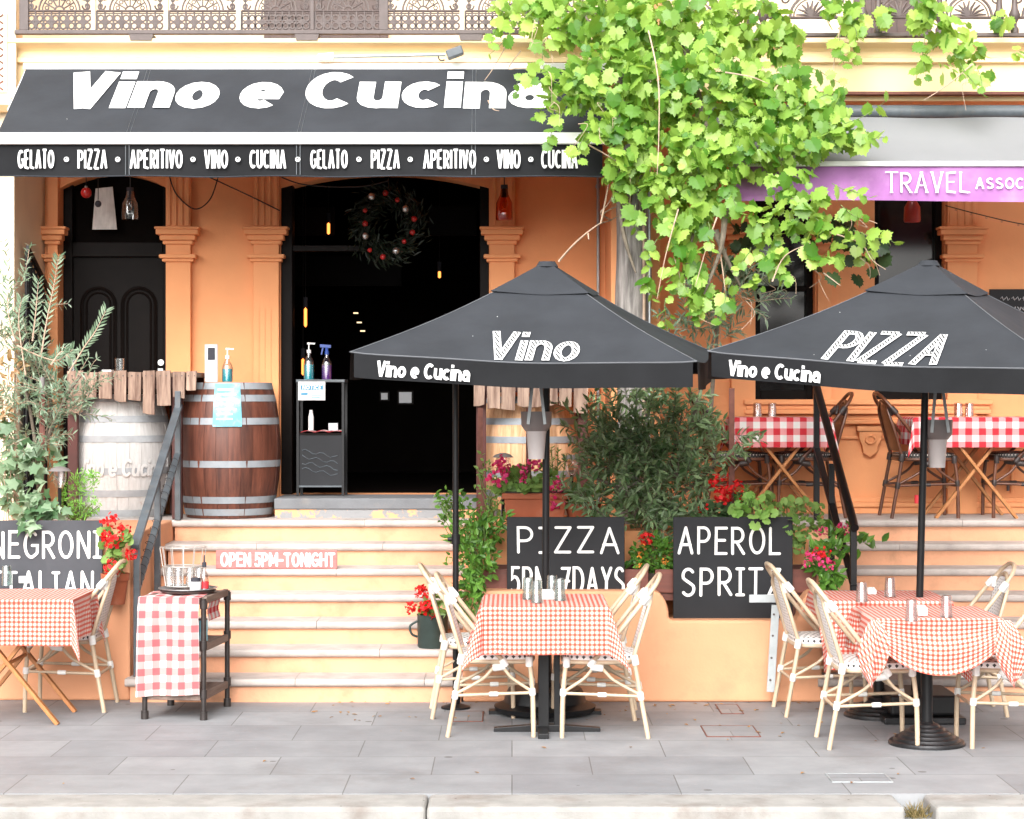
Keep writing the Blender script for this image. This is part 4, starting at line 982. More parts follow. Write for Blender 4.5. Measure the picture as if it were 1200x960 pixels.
def make_chair(label, frame, bind, seatm, backm, group, rearz=0, r=.0135, loc=(0, 0, 0), rz=0):
    t = thing('bistro_chair', label, 'chair', loc, rz, group)
    def bd(parent, p, q, rr=.019):
        m = MB(); p, q = Vector(p), Vector(q); m.tube([p, p.lerp(q, .15), p.lerp(q, .85), q], [rr * .9, rr, rr, rr * .9], 9); m.build('binding', bind, parent, smooth=50)
    fl = [[(.20, .20, 0), (.195, .197, .25), (.175, .185, .44)], [(.20, -.20, 0), (.195, -.197, .25), (.175, -.185, .44)]]
    for P in fl:
        m = MB(); m.tube(bez(P, 4), r, 9); lg = m.build('leg', frame, t, smooth=60)
        bd(lg, Vector(P[2]) + Vector((0, 0, -.045)), Vector(P[2]) + Vector((0, 0, .012)), .021)
        bd(lg, (.195, P[1][1], .235), (.192, P[1][1], .275))
    for s_ in (1, -1):
        m = MB(); m.tube(bez([(-.285, .21 * s_, 0), (-.245, .205 * s_, .22), (-.205, .195 * s_, .44)], 4), r, 9); lg = m.build('leg', frame, t, smooth=60)
        bd(lg, (-.215, .197 * s_, .41), (-.205, .195 * s_, .465), .021); bd(lg, (-.246, .205 * s_, .215), (-.238, .204 * s_, .26))
        # bowed brace under the seat
        m = MB(); m.tube(bez([(-.238, .205 * s_, .245), (-.09, .196 * s_, .325), (.00, .194 * s_, .405), (.08, .194 * s_, .33), (.195, .196 * s_, .255)], 6), r * .72, 7); br = m.build('brace', frame, t, smooth=60)
        bd(br, (-.03, .194 * s_, .39), (.04, .194 * s_, .40), .022)
        m = MB(); m.tube([(-.243, .203 * s_, .235), (.195, .196 * s_, .25)], r * .7, 7); sr = m.build('stretcher', frame, t, smooth=60); bd(sr, (-.05, .2 * s_, .242), (-.0, .2 * s_, .243), .014)
    for x, z in ((-.244, .225), (.195, .235)):
        m = MB(); m.tube([(x, -.2, z), (x, .2, z)], r * .7, 7); m.build('stretcher', frame, t, smooth=60)
    # back hoop running down into the seat rear, and the outer hoop sweeping forward to the seat sides
    def arch(w0, wt, x0, z0, xt, zt, zs):
        pts = []
        for s_ in (1,):
            pass
        L = [(x0, w0, z0), (x0 + (xt - x0) * .55, w0 * .98, z0 + (zs - z0) * .6)]
        top = [(x0 + (xt - x0) * .92, wt * .98, zs), (xt - .0, wt * .72, zt - .035), (xt - .012, 0, zt), (xt - .0, -wt * .72, zt - .035), (x0 + (xt - x0) * .92, -wt * .98, zs)]
        Rr = [(x0 + (xt - x0) * .55, -w0 * .98, z0 + (zs - z0) * .6), (x0, -w0, z0)]
        return L + top + Rr
    inner = bez(arch(.180, .155, -.205, .455, -.305, .845, .76), 6); m = MB(); m.tube(inner, r * .9, 8); m.build('back_hoop', frame, t, smooth=60)
    outer = bez([(.045, .205, .415), (-.09, .205, .56), (-.235, .20, .74), (-.318, .165, .845), (-.35, .09, .893), (-.357, 0, .902), (-.35, -.09, .893), (-.318, -.165, .845), (-.235, -.20, .74), (-.09, -.205, .56), (.045, -.205, .415)], 6)
    m = MB(); m.tube(outer, r * 1.0, 8); oh = m.build('arm_hoop', frame, t, smooth=60)
    for s_ in (1, -1):
        bd(oh, (-.245, .197 * s_, .755), (-.283, .185 * s_, .80), .021); bd(oh, (-.29, .178 * s_, .805), (-.275, .152 * s_, .745), .017); bd(oh, (.045, .205 * s_, .40), (.02, .205 * s_, .44), .021)
    def panel(u, v):
        q = (u - .5) * 2; v2 = .08 + .90 * v; zz = .455 + .375 * v2; x = -.205 + (-.305 + .205) * min(1, v2 * 1.03)
        wdt = .172 - .02 * v2; k = 1 if v2 < .72 else math.sqrt(max(0, 1 - ((v2 - .72) / .285) ** 2)); return (x + .012 * (1 - q * q) * -1, q * wdt * k, zz)
    m = MB(); m.sheet(panel, 12, 14, lambda u, v: (u * .34, v * .40)); m.sheet(lambda u, v: Vector(panel(u, v)) + Vector((.007, 0, -.002)), 12, 14, lambda u, v: (u * .34, v * .40)); m.build('backrest', backm, t, smooth=60)
    # seat: pillowy woven pad with spotted front edge
    def seat(u, v):
        a, b = (u - .5) * 2, (v - .5) * 2; rr = (a ** 4 + b ** 4) ** .25; k = 1 if rr < 1e-6 else max(abs(a), abs(b)) / rr
        return (-.008 + .205 * a * k, .198 * b * k, .468 + .012 * (1 - max(abs(a), abs(b)) ** 3))
    m = MB(); N = 18; m.sheet(seat, N, N, lambda u, v: (u * .41, v * .40))
    base = len(m.v); ring = [(i / N, 0) for i in range(N)] + [(1, i / N) for i in range(N)] + [(1 - i / N, 1) for i in range(N)] + [(0, 1 - i / N) for i in range(N)]
    for j, (q, z) in enumerate(((1.0, .468), (1.015, .455), (1.01, .432), (.96, .425))):
        for i, (u, v) in enumerate(ring):
            x, y, _ = seat(u, v); m.v.append((-.008 + (x + .008) * q, y * q, z)); m.uv[len(m.v) - 1] = (i * .0228, .40 + j * .02)
    R_ = len(ring)
    for j in range(3):
        for i in range(R_): m.f.append((base + j * R_ + i, base + j * R_ + (i + 1) % R_, base + (j + 1) * R_ + (i + 1) % R_, base + (j + 1) * R_ + i))
    m.build('seat', seatm, t, smooth=50)
    m = MB(); m.tube([Vector(seat(u, v)) * 1 + Vector((0, 0, -.043)) for u, v in ring], r * .95, 8, closed=True); m.build('seat_frame', frame, t, smooth=60)
    return t
G_P = 'pale rattan chairs at the pavement tables'
def spot(px, py):
    Y = GY(py); return (XX(px, Y), Y, 0)
c0 = None
CH = [((584, 857), 0, 'pale rattan chair at the left near corner of the square table by the steps'),
      ((561, 836), 3, 'pale rattan chair nearest the green flower bucket, left of the square table'),
      ((700, 858), 178, 'pale rattan chair at the right near corner of the square table by the steps'),
      ((689, 838), 176, 'pale rattan chair at the far right corner of the square table by the steps'),
      ((1024, 871), 1, 'pale rattan chair nearest the kerb, left of the clipped tablecloth'),
      ((968, 834), 3, 'pale rattan chair in front of the bottom corner of the blackboard ending in spritz'),
      ((1172, 870), 180, 'pale rattan chair cut by the right edge of the photo'),
      ((1117, 834), 178, 'pale rattan chair at the far right, backing onto the orange steps'),
      ((76, 829), 180, 'pale rattan chair at the right of the left wooden legged table')]
c0 = make_chair(CH[0][2], m_rattan, m_binding, m_seatweave, m_backweave, G_P, loc=spot(*CH[0][0]), rz=R(CH[0][1]))
for p, a, lab in CH[1:]: dup(c0, spot(*p), R(a), lab)

def tablecloth(label, name_parent_loc, ax_, ay_, over, zt, mt, per, seed, flare=.10, wav=.02, fr=9, rz=0, group=None, corner=.30, swag=0, ov=None, tails=False):
    t = bpy.data.objects.new('tmp', None)
    g = random.Random(seed); ph = [g.uniform(0, 6) for _ in range(8)]
    hx0, hx1, hy0, hy1 = ov or (over,) * 4
    m = MB(); N = 64
    def fn(u, v):
        a = -(ax_ + hx0) + (2 * ax_ + hx0 + hx1) * u; b = -(ay_ + hy0) + (2 * ay_ + hy0 + hy1) * v
        ex, ey = max(abs(a) - ax_, 0), max(abs(b) - ay_, 0); sx, sy = (1 if a > 0 else -1), (1 if b > 0 else -1)
        bx, by = max(-ax_, min(ax_, a)), max(-ay_, min(ay_, b)); d = math.hypot(ex, ey)
        if d < 1e-9: return (a, b, zt + .0015 * math.sin(a * 19 + ph[0]) * math.sin(b * 23 + ph[1]))
        dx, dy = sx * ex / d, sy * ey / d; s_ = b if ex > ey else a; c = 2 * ex * ey / (d * d)
        w_ = math.sin(fr * s_ / max(ax_, .1) + ph[2 + (sx > 0) + 2 * (ex > ey)]) + .5 * math.sin(fr * 2.1 * s_ / max(ax_, .1) + ph[6])
        o = .008 + d * (flare + corner * c ** 1.5) + wav * w_ * min(1, d / .12) * (1 - c)
        if swag and ey > 0 and sy < 0 and ex == 0: o += swag * math.cos(PI * a / 2 / ax_) * min(1, d / .2) * .5
        z = zt - math.sqrt(max(0, d * d - min(o - .008, d * .8) ** 2))
        if tails and ey > 0 and sy < 0 and ex == 0:
            q = math.cos(PI * a / 2 / ax_) ** .7; o = .006 + d * (.03 + .16 * q) + .012 * math.sin(d * 34 + 2 * q) * q; z = zt - d * (.36 + .60 * q)
        if tails and ex > 0 and ey > 0 and sy < 0: o = .006 + d * .05; z = zt - d * (.50 + .5 * ex / d)
        if d < .012: o = .008 * (d / .012); z = zt - d * .3
        return (bx + dx * o, by + dy * o, z)
    W, H = 2 * ax_ + hx0 + hx1, 2 * ay_ + hy0 + hy1
    m.sheet(fn, N, N, lambda u, v: (u * W + 5, v * H + 5))
    if tails:
        for sg in (-1, 1):
            def tail(u, v, sg=sg):
                L = .36 * v; wd = .03 + .26 * v * (1 - v) + .01 * v; q = (u - .5) * 2
                return (sg * (ax_ + .004 + .01 * v) + q * wd * .8 + sg * .02 * v, -ay_ - .035 - .055 * math.sin(min(1, v * 2) * PI / 2) - .03 * math.cos(q * 4 + 1) * v, zt - .004 - L + .06 * abs(q) * v)
            m.sheet(tail, 10, 16, lambda u, v, sg=sg: (3 + u * .2 + v * .12 * sg, 2 + v * .31 - u * .1))
    o = m.build('tablecloth', mt, None, smooth=60); o.location = name_parent_loc; o.rotation_euler = (0, 0, rz)
    return tag(o, label, 'tablecloth', group or 'red gingham tablecloths')

# square table by the steps: two slim posts on a flat cross foot
tx, ty = XX(638, 11.78), 11.78
t = thing('pedestal_table', 'square pavement table on two black posts in front of the pizza blackboard', 'table', (tx, ty, 0), 0, 'pavement tables')
m = MB(); m.box(-.35, -.35, .72, .35, .35, .748); m.build('tabletop', m_timber, t, bevel=.004)
m = MB(); m.box(-.035, -.06, .03, .025, .0, .72); m.build('post', m_blackmetal, t, bevel=.003)
m = MB(); m.box(.055, -.04, .03, .088, -.005, .72); m.build('post', m_blackmetal, t, bevel=.003)
m = MB(); m.prism([(-.29, -.05, 0), (.32, -.05, 0), (.32, -.05, .022), (.08, -.05, .04), (-.06, -.05, .04), (-.29, -.05, .022)], (0, .055, 0)); m.build('foot', m_blackmetal, t, bevel=.003)
m = MB(); m.box(-.04, -.30, .001, .02, -.051, .03); m.box(-.04, .006, .001, .02, .30, .03); m.build('foot', m_blackmetal, t, bevel=.003)
tablecloth('small check gingham cloth on the square table by the steps', (tx, ty, .7515), .35, .35, .27, .0, m_gsmall, .027, 3, flare=.06, wav=.014, fr=5, corner=.34)
def tumbler(label, loc, mt, h=.115, r0=.036, r1=.030, up=False, group=None):
    m = MB()
    if up: m.lathe([(r1, 0), (r0, h), (r0 - .003, h), (r1 - .003, .006), (0, .006)], (0, 0, 0), 20)
    else: m.lathe([(r0 + .001, 0), (r0, .004), (r1, h - .006), (r1 - .004, h), (0, h), (0, h - .006), (r1 - .004, h - .008), (r0 - .003, .002)], (0, 0, 0), 20)
    o = m.build('tumbler', mt, None, smooth=35); o.location = loc; return tag(o, label, 'glass', group or 'tumblers on the tables')
def top_at(px, py, z):      # point on a horizontal plane seen at a pixel
    Y = F * (EYE - z) / (py - HZ); return (XX(px, Y), Y, z)
for (px, py, lab) in ((619, 702, 'blue green tumbler, rear left of the four on the square table'), (629, 706, 'blue green tumbler, front left of the four on the square table'),
                      (647, 699, 'blue green tumbler, rear right of the four on the square table'), (656, 703.5, 'blue green tumbler, front right of the four on the square table')):
    tumbler(lab, top_at(px, py, .7555), m_greenglass, .125, .034, .030)
def napkinbox(label, px, py, z, w_=.075, h=.045):
    p = top_at(px, py, z); t = thing('sugar_caddy', label, 'caddy', p)
    m = MB(); m.box(-w_ / 2, -.04, 0, w_ / 2, .04, h); m.build('dish', m_white, t, bevel=.004)
    m = MB()
    for i in range(6): m.box(-w_ / 2 + .006 + i * (w_ - .012) / 6, -.03, h - .002, -w_ / 2 + .006 + (i + .8) * (w_ - .012) / 6, .03, h + .008)
    m.build('sachets', m_paper, t)
napkinbox('white sugar caddy between the tumblers on the square table', 641.5, 702, .7555)

def dome_table(label, tx, ty, zt, ax_, ay_, rz=0, br=.21, topm=None):
    t = thing('pedestal_table', label, 'table', (tx, ty, 0), rz, 'pavement tables')
    m = MB(); m.box(-ax_, -ay_, zt - .028, ax_, ay_, zt); m.build('tabletop', topm or m_timber, t, bevel=.004)
    m = MB(); m.tube([(0, 0, .1), (0, 0, zt - .05)], .033, 16); m.build('post', m_blackmetal, t, smooth=40)
    pr = [(0, 0), (br, 0)]; steps_ = 6
    for i in range(steps_):
        r0 = br * (1 - i / steps_ * .8); z0 = .012 + .018 * i; pr += [(r0, z0), (r0 - .006, z0 + .010), (r0 - br * .8 / steps_ + .004, z0 + .014)]
    pr += [(.036, .125), (0, .125)]
    m = MB(); m.lathe(pr, (0, 0, 0), 36); m.build('base', m_castiron, t, smooth=25)
    m = MB(); m.box(-.2, -.02, zt - .06, .2, .02, zt - .029); m.build('spider', m_blackmetal, t)
    return t
dome_table('nearer pedestal table on a ribbed black dome base at the right', XX(1086, 11.32), 11.32, .725, .345, .33)
tablecloth('gingham cloth clipped in swags on the nearer right hand table', (XX(1086, 11.32), 11.32, .729), .345, .33, .27, 0, m_gsmall, .027, 11, flare=.10, wav=.028, fr=4, corner=.42, ov=(.24, .24, .31, .22), tails=True)
dome_table('farther pedestal table by the foot of the right hand steps', XX(1030, 12.32), 12.32, .72, .37, .33)
tablecloth('gingham cloth hanging low on the farther right hand table', (XX(1030, 12.32), 12.32, .7235), .37, .33, .3, 0, m_gsmall, .027, 5, flare=.05, wav=.012, fr=5, corner=.25, ov=(.12, .30, .40, .1))
for (px, py, z, lab) in ((1068, 728, .7325, 'frosted tumbler at the left of the nearer right hand table'), (1109, 723, .7325, 'frosted tumbler at the right of the nearer right hand table'),
                         (1010, 705, .7275, 'frosted tumbler at the left of the farther right hand table'), (1043, 699, .7275, 'frosted tumbler right of centre on the farther right hand table')):
    tumbler(lab, top_at(px, py, z), m_pinkglass, .115, .035, .029)
napkinbox('white sugar caddy by the pole on the nearer right hand table', 1080, 721, .7325, .05)
napkinbox('small dark menu block on the farther right hand table', 1021, 696, .7275, .05, .03)

# left table on crossed timber legs
def trestle_legs(t, hx, ys, z, th=.045, spread=.36):
    for y in ys:
        for s_ in (1, -1):
            m = MB(); m.bar((-spread * s_, y + .012 * s_, .0), (spread * s_ * .9, y + .012 * s_, z), .022, th, (0, 1, 0)); m.build('leg', m_timber, t, bevel=.003)
lx, ly = XX(20, 12.25), 12.25
t = thing('folding_table', 'timber table with crossed folding legs at the left edge of the photo', 'table', (lx, ly, 0), 0, 'pavement tables')
m = MB(); m.box(-.40, -.33, .71, .40, .33, .738); m.build('tabletop', m_timber, t, bevel=.004)
trestle_legs(t, .4, (-.24, .24), .70, spread=.30)
m = MB(); m.tube([(.0, -.24, .35), (0, .24, .35)], .012, 8); m.build('cross_rod', m_timber, t)
tablecloth('sunlit gingham cloth with a long hanging corner on the left pavement table', (lx, ly, .7415), .40, .33, .27, 0, m_gsmall, .027, 8, flare=.03, wav=.014, fr=5, corner=.16, ov=(.24, .25, .27, .25))
tumbler('blue green tumbler at the centre of the left pavement table', top_at(53, 682, .7455), m_greenglass, .125, .034, .030)
tumbler('blue green tumbler at the left edge of the photo', top_at(8, 686, .7455), m_greenglass, .125, .034, .030)
napkinbox('white sugar caddy on the left pavement table', 30, 683, .7455, .07)
# ------------------------------------------------------------------ blackboards and signs
def board(label, x0, x1, y0, y1, Y, lines, tilt=0.0, cat='blackboard', bm=None):
    A, B = at(x0, y1, Y), at(x1, y0, Y)
    t = thing('chalk_board', label, cat, ((A.x + B.x) / 2, Y, A.z), group='chalk lettered blackboards')
    m = MB(); m.box(A.x, Y, A.z, B.x, Y + .018, B.z); m.build('panel', bm or m_board, t, world=True, bevel=.003)
    for (s_, a, b, c, d, pen) in lines:
        P, Q = at(a, d, Y), at(b, c, Y); m = MB()
        lettering(m, s_, Q.x - P.x, Q.z - P.z, pen, planefn((P.x, Y, P.z), (1, 0, 0), (0, 0, 1)), serif='chalk', gap=.30, wob=.02, lift=.0015); m.build('chalk_word', m_chalk, t, world=True, recalc=False)
    return t
board('blackboard reading pizza and seven days, behind the square table', 594, 732, 606, 724, 12.99, [('PIZZA', 606, 726, 617, 649, .10), ('5PM-7DAYS', 598, 732, 664, 697, .10)])
board('blackboard reading two words, the lower spritz, on the low orange wall', 789, 929, 606, 726, 12.99, [('APEROL', 794, 915, 617, 650, .10), ('SPRITZ', 798, 916, 665, 699, .10)])
board('sunlit grey blackboard reading negroni behind the left table', -48, 120, 610, 728, 12.90, [('NEGRONI', -10, 118, 622, 655, .10), ('ITALIAN', -6, 110, 669, 702, .10)], bm=m_boardglare)
t = thing('wooden_sign', 'faded red wooden sign reading open tonight on a stair riser', 'sign', at(325, 667, 13.98)); Y = YW + GOING * 4 - .0235 - .013
A, B = at(253, 667, Y), at(395, 645, Y)
m = MB(); m.box(A.x, Y, A.z + .002, B.x, Y + .02, B.z); m.build('panel', m_pinkboard, t, world=True, bevel=.003)
P, Q = at(258, 664.5, Y), at(393, 647.5, Y); m = MB(); lettering(m, 'OPEN 5PM-TONIGHT', Q.x - P.x, Q.z - P.z, .17, planefn((P.x, Y, P.z), (1, 0, 0), (0, 0, 1)), gap=.24, wob=.02, lift=.0015); m.build('painted_words', m_chalk, t, world=True, recalc=False)
t = thing('menu_board', 'dark chalked menu board on the orange wall at the far right', 'blackboard', at(1190, 376, YB - .02)); Y = YB - .025
A, B = at(1160, 386, Y), at(1262, 339, Y); m = MB(); m.box(A.x, Y, A.z, B.x, Y + .022, B.z); m.build('panel', m_board, t, world=True)
m = MB(); g = random.Random(2)
for j in range(3):
    x = A.x + .08
    m = MB()
    while x < B.x - .1:
        L = g.uniform(.03, .07); zc = B.z - .07 - .075 * j; m.tube([(x + L * q / 6, Y - .002, zc + .016 * math.sin(q * 2.1 + j)) for q in range(7)], .0035, 4); x += L + .015
    m.build('chalk_scribble', m_greytext, t, world=True)

# ------------------------------------------------------------------ handrails
def handrail(label, X, posts, top, low, mt, rnd_=False):
    """posts: (Y, z0, z1); top/low: polylines of (Y, z)"""
    t = thing('stair_handrail', label, 'handrail', (X, posts[0][0], posts[0][1]))
    for Y, z0, z1 in posts:
        m = MB()
        m.box(X - .02, Y - .02, z0, X + .02, Y + .02, z1); m.build('post', mt, t, world=True, bevel=.003)
    for nm, L, a, b in (('top_rail', top, .055, .028), ('lower_rail', low, .045, .022)):
        m = MB()
        if rnd_ and nm == 'top_rail': m.tube([(X, y, z) for y, z in L], .028, 12)
        else:
            for p, q in zip(L[:-1], L[1:]): m.bar((X, p[0], p[1]), (X, q[0], q[1]), a, b)
        m.build(nm, mt, t, world=True, smooth=40, bevel=0 if rnd_ and nm == 'top_rail' else .003)
    return t
rs = .149 / .285
def rail_at(Y, h): return (Y - 12.97) * rs * .98 + h
lh = handrail('grey steel stair handrail with flat rails left of the steps', -2.375, [(12.97, RISE, 1.0), (13.72, RISE * 3, rail_at(13.72, .97)), (14.56, DECK, 1.96)],
         [(12.90, .975), (14.60, rail_at(14.60, 1.02))], [(12.97, .70), (14.58, rail_at(14.58, .70))], m_greymetal)
m = MB()
for i in range(60):
    pass
coil = [( -2.375 + .031 * math.cos(i * .75), 12.98 + 1.5 * i / 150, rail_at(12.98 + 1.5 * i / 150, .72) + .020 * math.sin(i * .75)) for i in range(150)]
m.tube(coil, .002, 4); tag(m.build('light_string', m_cable), 'thin fairy light cable wound round the grey handrail', 'string light')
handrail('black stair handrail with a round top rail right of the spritz blackboard', 2.165, [(12.99, RISE, 1.12), (13.88, RISE * 4, rail_at(13.88, 1.0)), (14.56, DECK, 2.0)],
         [(12.94, 1.09), (12.96, 1.10), (13.0, 1.13), (14.58, rail_at(14.58, 1.18))], [(12.97, .72), (14.58, rail_at(14.58, .74))], m_blackmetal, True)

# ------------------------------------------------------------------ black pole beside the steps, stakes, hanging buckets
t = thing('black_pole', 'slim black pole standing between the steps and the square table', 'pole', (XX(534, 12.62), 12.62, 0))
b = t.location; m = MB(); m.tube([b, (b.x, b.y, 2.12)], .019, 12); m.build('shaft', m_blackmetal, t, world=True, smooth=40)
m = MB(); z = ZZ(632, 12.62); m.tube([(b.x, b.y, z - .03), (b.x, b.y, z + .03)], .027, 12); m.tube([(b.x - .05, b.y, z), (b.x, b.y, z)], .012, 8); m.build('collar', m_blackmetal, t, world=True, smooth=40)
m = MB(); m.lathe([(0, 0), (.09, 0), (.09, .012), (.03, .03), (.03, .08), (0, .08)], (b.x, b.y, 0), 20); m.build('foot', m_blackmetal, t, world=True, smooth=30)
def stake(px, y0, y1, Y, label, mt=m_rust, tip=None):
    A, B = at(px, y1, Y), at(px, y0, Y); t = thing('garden_stake', label, 'stake', A, group='rusty garden stakes')
    m = MB(); m.box(A.x - .018, Y - .006, A.z, A.x + .018, Y + .006, B.z); m.box(A.x - .006, Y + .0065, A.z, A.x + .006, Y + .025, B.z - .01); m.build('shaft', mt, t, world=True)
    if tip:
        m = MB(); m.tube([(A.x, Y, B.z - .01), (A.x, Y, B.z + .10)], .018, 10); m.build('cap', m_greyplastic, t, world=True, smooth=40)
stake(49.5, 460, 620, 13.4, 'rusty stake with a grey cap in the olive bush at the far left', tip=True)
stake(619.5, 478, 612, 13.7, 'rusty stake in front of the tan barrel'); stake(857.5, 455, 612, 13.5, 'rusty stake beside the red geraniums on the right'); stake(563, 478, 612, 14.0, 'rusty stake at the left of the terracotta planter')
def bucket(px, py, Y, label):
    c = at(px, py, Y); t = thing('hanging_bucket', label, 'bucket', c, group='grey plastic buckets hung below the umbrellas')
    m = MB(); m.lathe([(.048, 0), (.058, .15), (.062, .17)], c, 24); m.build('lower_cup', m_ltplastic, t, world=True, smooth=35)
    m = MB(); m.lathe([(.0, .168), (.066, .168), (.09, .20), (.093, .285), (.088, .285), (.085, .21), (0, .20)], c, 24); m.build('upper_collar', m_greyplastic, t, world=True, smooth=35)
    for s_ in (-1, 1):
        m = MB(); m.bar(c + Vector((.05 * s_, -.094, .21)), c + Vector((.018 * s_, -.06, .50)), .018, .004, (0, 1, 0)); m.build('strap', m_galv, t, world=True)
    return t
bucket(628.5, 538, 12.30, 'grey plastic bucket hung by the pole of the left umbrella'); bucket(1098, 548, 12.2, 'grey plastic bucket hung by the pole of the right umbrella')
m = MB(); p = at(1076, 590, 12.235); m.tube([p, p + Vector((0, 0, .05))], .0222, 12); tag(m.build('red_sticker', m_redlabel, smooth=40), 'small red sticker round the right umbrella pole', 'sticker')
m = MB(); p = at(640, 574, 12.40); m.tube([p, p + Vector((0, 0, .05))], .0222, 12); tag(m.build('red_sticker', m_redlabel, smooth=40), 'small red sticker round the left umbrella pole', 'sticker')

# weathered timber post with cables, conduit
pc = Vector((XX(742, 14.25), 14.25, 0)); t = thing('timber_post', 'grey weathered timber post carrying the vine between the umbrellas', 'post', pc)
m = MB(); g = random.Random(4); prof = [(.118 + .006 * math.sin(z * 3), z) for z in np.linspace(0, 5.2, 30)]; m.lathe([(0, 0)] + prof + [(0, 5.2)], pc, 18)
m.v = [(x + .006 * math.sin(z * 6 + x * 30), y + .006 * math.sin(y * 40 + z * 4), z) for x, y, z in m.v]; m.build('trunk', m_post, t, world=True, smooth=50)
for px, r_, mt in ((754, .011, m_twig), (760.5, .008, m_galv)):
    m = MB(); X = XX(px, 14.12); m.tube([(X, 14.12, 1.0), (X + .005, 14.12, 2.6), (X, 14.12, 4.2)], r_, 8); m.build('conduit', mt, t, world=True, smooth=50)
m = MB(); X = XX(701, YB - .05); m.tube([(X, YB - .05, DECK), (X, YB - .05, 4.0)], .012, 8)
for z in (1.6, 2.6, 3.5): m.tube([(X, YB - .05, z), (X, YB, z)], .02, 8)
tag(m.build('downpipe', m_galv, smooth=50), 'thin pale pipe running up the orange wall left of the timber post', 'pipe')

# ------------------------------------------------------------------ barrels and plank-fringed bar tables
def barrel(label, px, Y, h, rmid, mt, rend=.80, hm=None, hoops=(.03, .17, .36, .64, .83, .965)):
    b = Vector((XX(px, Y), Y, DECK + .004)); t = thing('wine_barrel', label, 'barrel', b, group='old wine barrels on the verandah')
    def rad(z): q = 2 * z / h - 1; return rmid * (1 - (1 - rend) * q * q)
    m = MB(); n = 26; g = random.Random(int(px))
    for k in range(n):
        a0, a1 = 2 * PI * (k + .008) / n, 2 * PI * (k + .992) / n; zs = np.linspace(0, h, 13); vs_ = []; dr = g.uniform(-.003, .003)
        for z in zs:
            r_ = rad(z) + dr
            for a, q in ((a0, r_), ((a0 + a1) / 2, r_ + .0025), (a1, r_), (a1, r_ - .03), (a0, r_ - .03)): vs_.append((b.x + q * math.cos(a), b.y + q * math.sin(a), b.z + z))
        fs = [tuple(range(5))[::-1], tuple(range(60, 65))]
        for i in range(12):
            for j in range(5): fs.append((i * 5 + j, i * 5 + (j + 1) % 5, (i + 1) * 5 + (j + 1) % 5, (i + 1) * 5 + j))
        m.add(vs_, fs)
    m.build('staves', mt, t, world=True, smooth=30)
    m = MB(); m.lathe([(0, h - .03), (rad(h) - .02, h - .03)], b, 30); m.build('head', mt, t, world=True)
    for f in hoops:
        z = f * h; hw = .024
        m = MB(); m.lathe([(rad(z - hw) - .004, z - hw), (rad(z - hw) + .005, z - hw), (rad(z + hw) + .005, z + hw), (rad(z + hw) - .004, z + hw)], b, 48); m.build('hoop', hm or m_hoop, t, world=True, smooth=30)
    return t
wb = barrel('whitewashed barrel with faded lettering under the left plank table', 141, 15.0, .89, .37, m_barrelwhite, hm=m_hoopwhite, hoops=(.04, .20, .38, .64, .80, .965))
barrel('dark brown barrel with grey hoops beside the big doorway', 268.5, 14.97, .975, .372, m_barrelbrown, rend=.82, hoops=(.045, .135, .40, .715, .885, .975))
barrel('tan barrel behind the terracotta planter', 619, 15.0, .88, .365, m_barreltan, hoops=(.04, .2, .36, .64, .79, .965))
# faded painted lettering round the white barrel
def onbarrel(u, v, l):
    a = -PI / 2 + (u - .26) / .37; z = .30 + v; q = 2 * z / .89 - 1; r_ = .37 * (1 - .2 * q * q) + .0075 + l; c = wb.location
    return Vector((c.x + r_ * math.cos(a), c.y + r_ * math.sin(a), c.z + z))
m_faded = mat('faded_white_paint', (.55, .54, .53), .8, var=.1, vs_=20)
m = MB(); lettering(m, 'Vino e Cucina', .66, .13, .16, onbarrel, shear=.1, gap=.2, spc=.4, lift=.001); m.build('faded_lettering', m_faded, wb, world=True, recalc=False)
def plank_table(label, p0, p1, Yf, ytop, planks, mt_leg, legs):
    x0, x1 = XX(p0, Yf), XX(p1, Yf); zt = ZZ(ytop, Yf); t = thing('plank_bar_table', label, 'table', ((x0 + x1) / 2, Yf + .35, DECK), group='tall bar tables with hanging plank fringes')
    m = MB(); m.box(x0 + .01, Yf + .03, zt - .04, x1 - .01, Yf + .72, zt - .005); m.build('tabletop', m_plank, t, world=True, bevel=.004)
    g = random.Random(int(p0)); 
    for a, b, yb in planks:
        xa, xb = XX(a, Yf), XX(b, Yf); zb = ZZ(yb, Yf); za = zt + g.uniform(-.006, .006); dx = g.uniform(-.006, .006)
        m = MB(); m.prism([(xa + .003, Yf, za), (xb - .003, Yf, za + g.uniform(-.004, .004)), (xb - .004 + dx, Yf, zb + g.uniform(-.01, .012)), ((xa + xb) / 2 + dx, Yf, zb - g.uniform(0, .012)), (xa + .004 + dx, Yf, zb + g.uniform(-.01, .012))], (0, .026, 0))
        pk = m.build('plank', m_plank, t, world=True, bevel=.003)
        m = MB(); xc = (xa + xb) / 2
        for q in (-.022, .022): m.tube([(xc + q, Yf + .003, zt - .03), (xc + q, Yf - .004, zt - .03)], .005, 6)
        m.build('nail_heads', m_iron, pk, world=True)
    for px, Y in legs:
        x = XX(px, Y); m = MB(); m.box(x - .035, Y - .03, DECK + .004, x + .035, Y + .03, zt - .041); m.build('leg', mt_leg, t, world=True, bevel=.004)
    for Y in (Yf + .06, Yf + .66):
        m = MB(); m.box(x0 + .05, Y - .012, zt - .12, x1 - .05, Y + .012, zt - .0405); m.build('apron', mt_leg, t, world=True)
pl = [(78, 98, 484), (98.5, 114, 467), (115, 131.5, 467), (133, 148.5, 470), (150, 166, 469), (167, 182, 485), (182.5, 200, 474), (202, 217, 466), (218, 231, 457)]
plank_table('tall bar table with a plank fringe above the whitewashed barrel', 78, 231, 14.56, 435.5, pl, m_darkred, ((208, 14.66), (86, 14.66), (205, 15.22), (92, 15.22)))
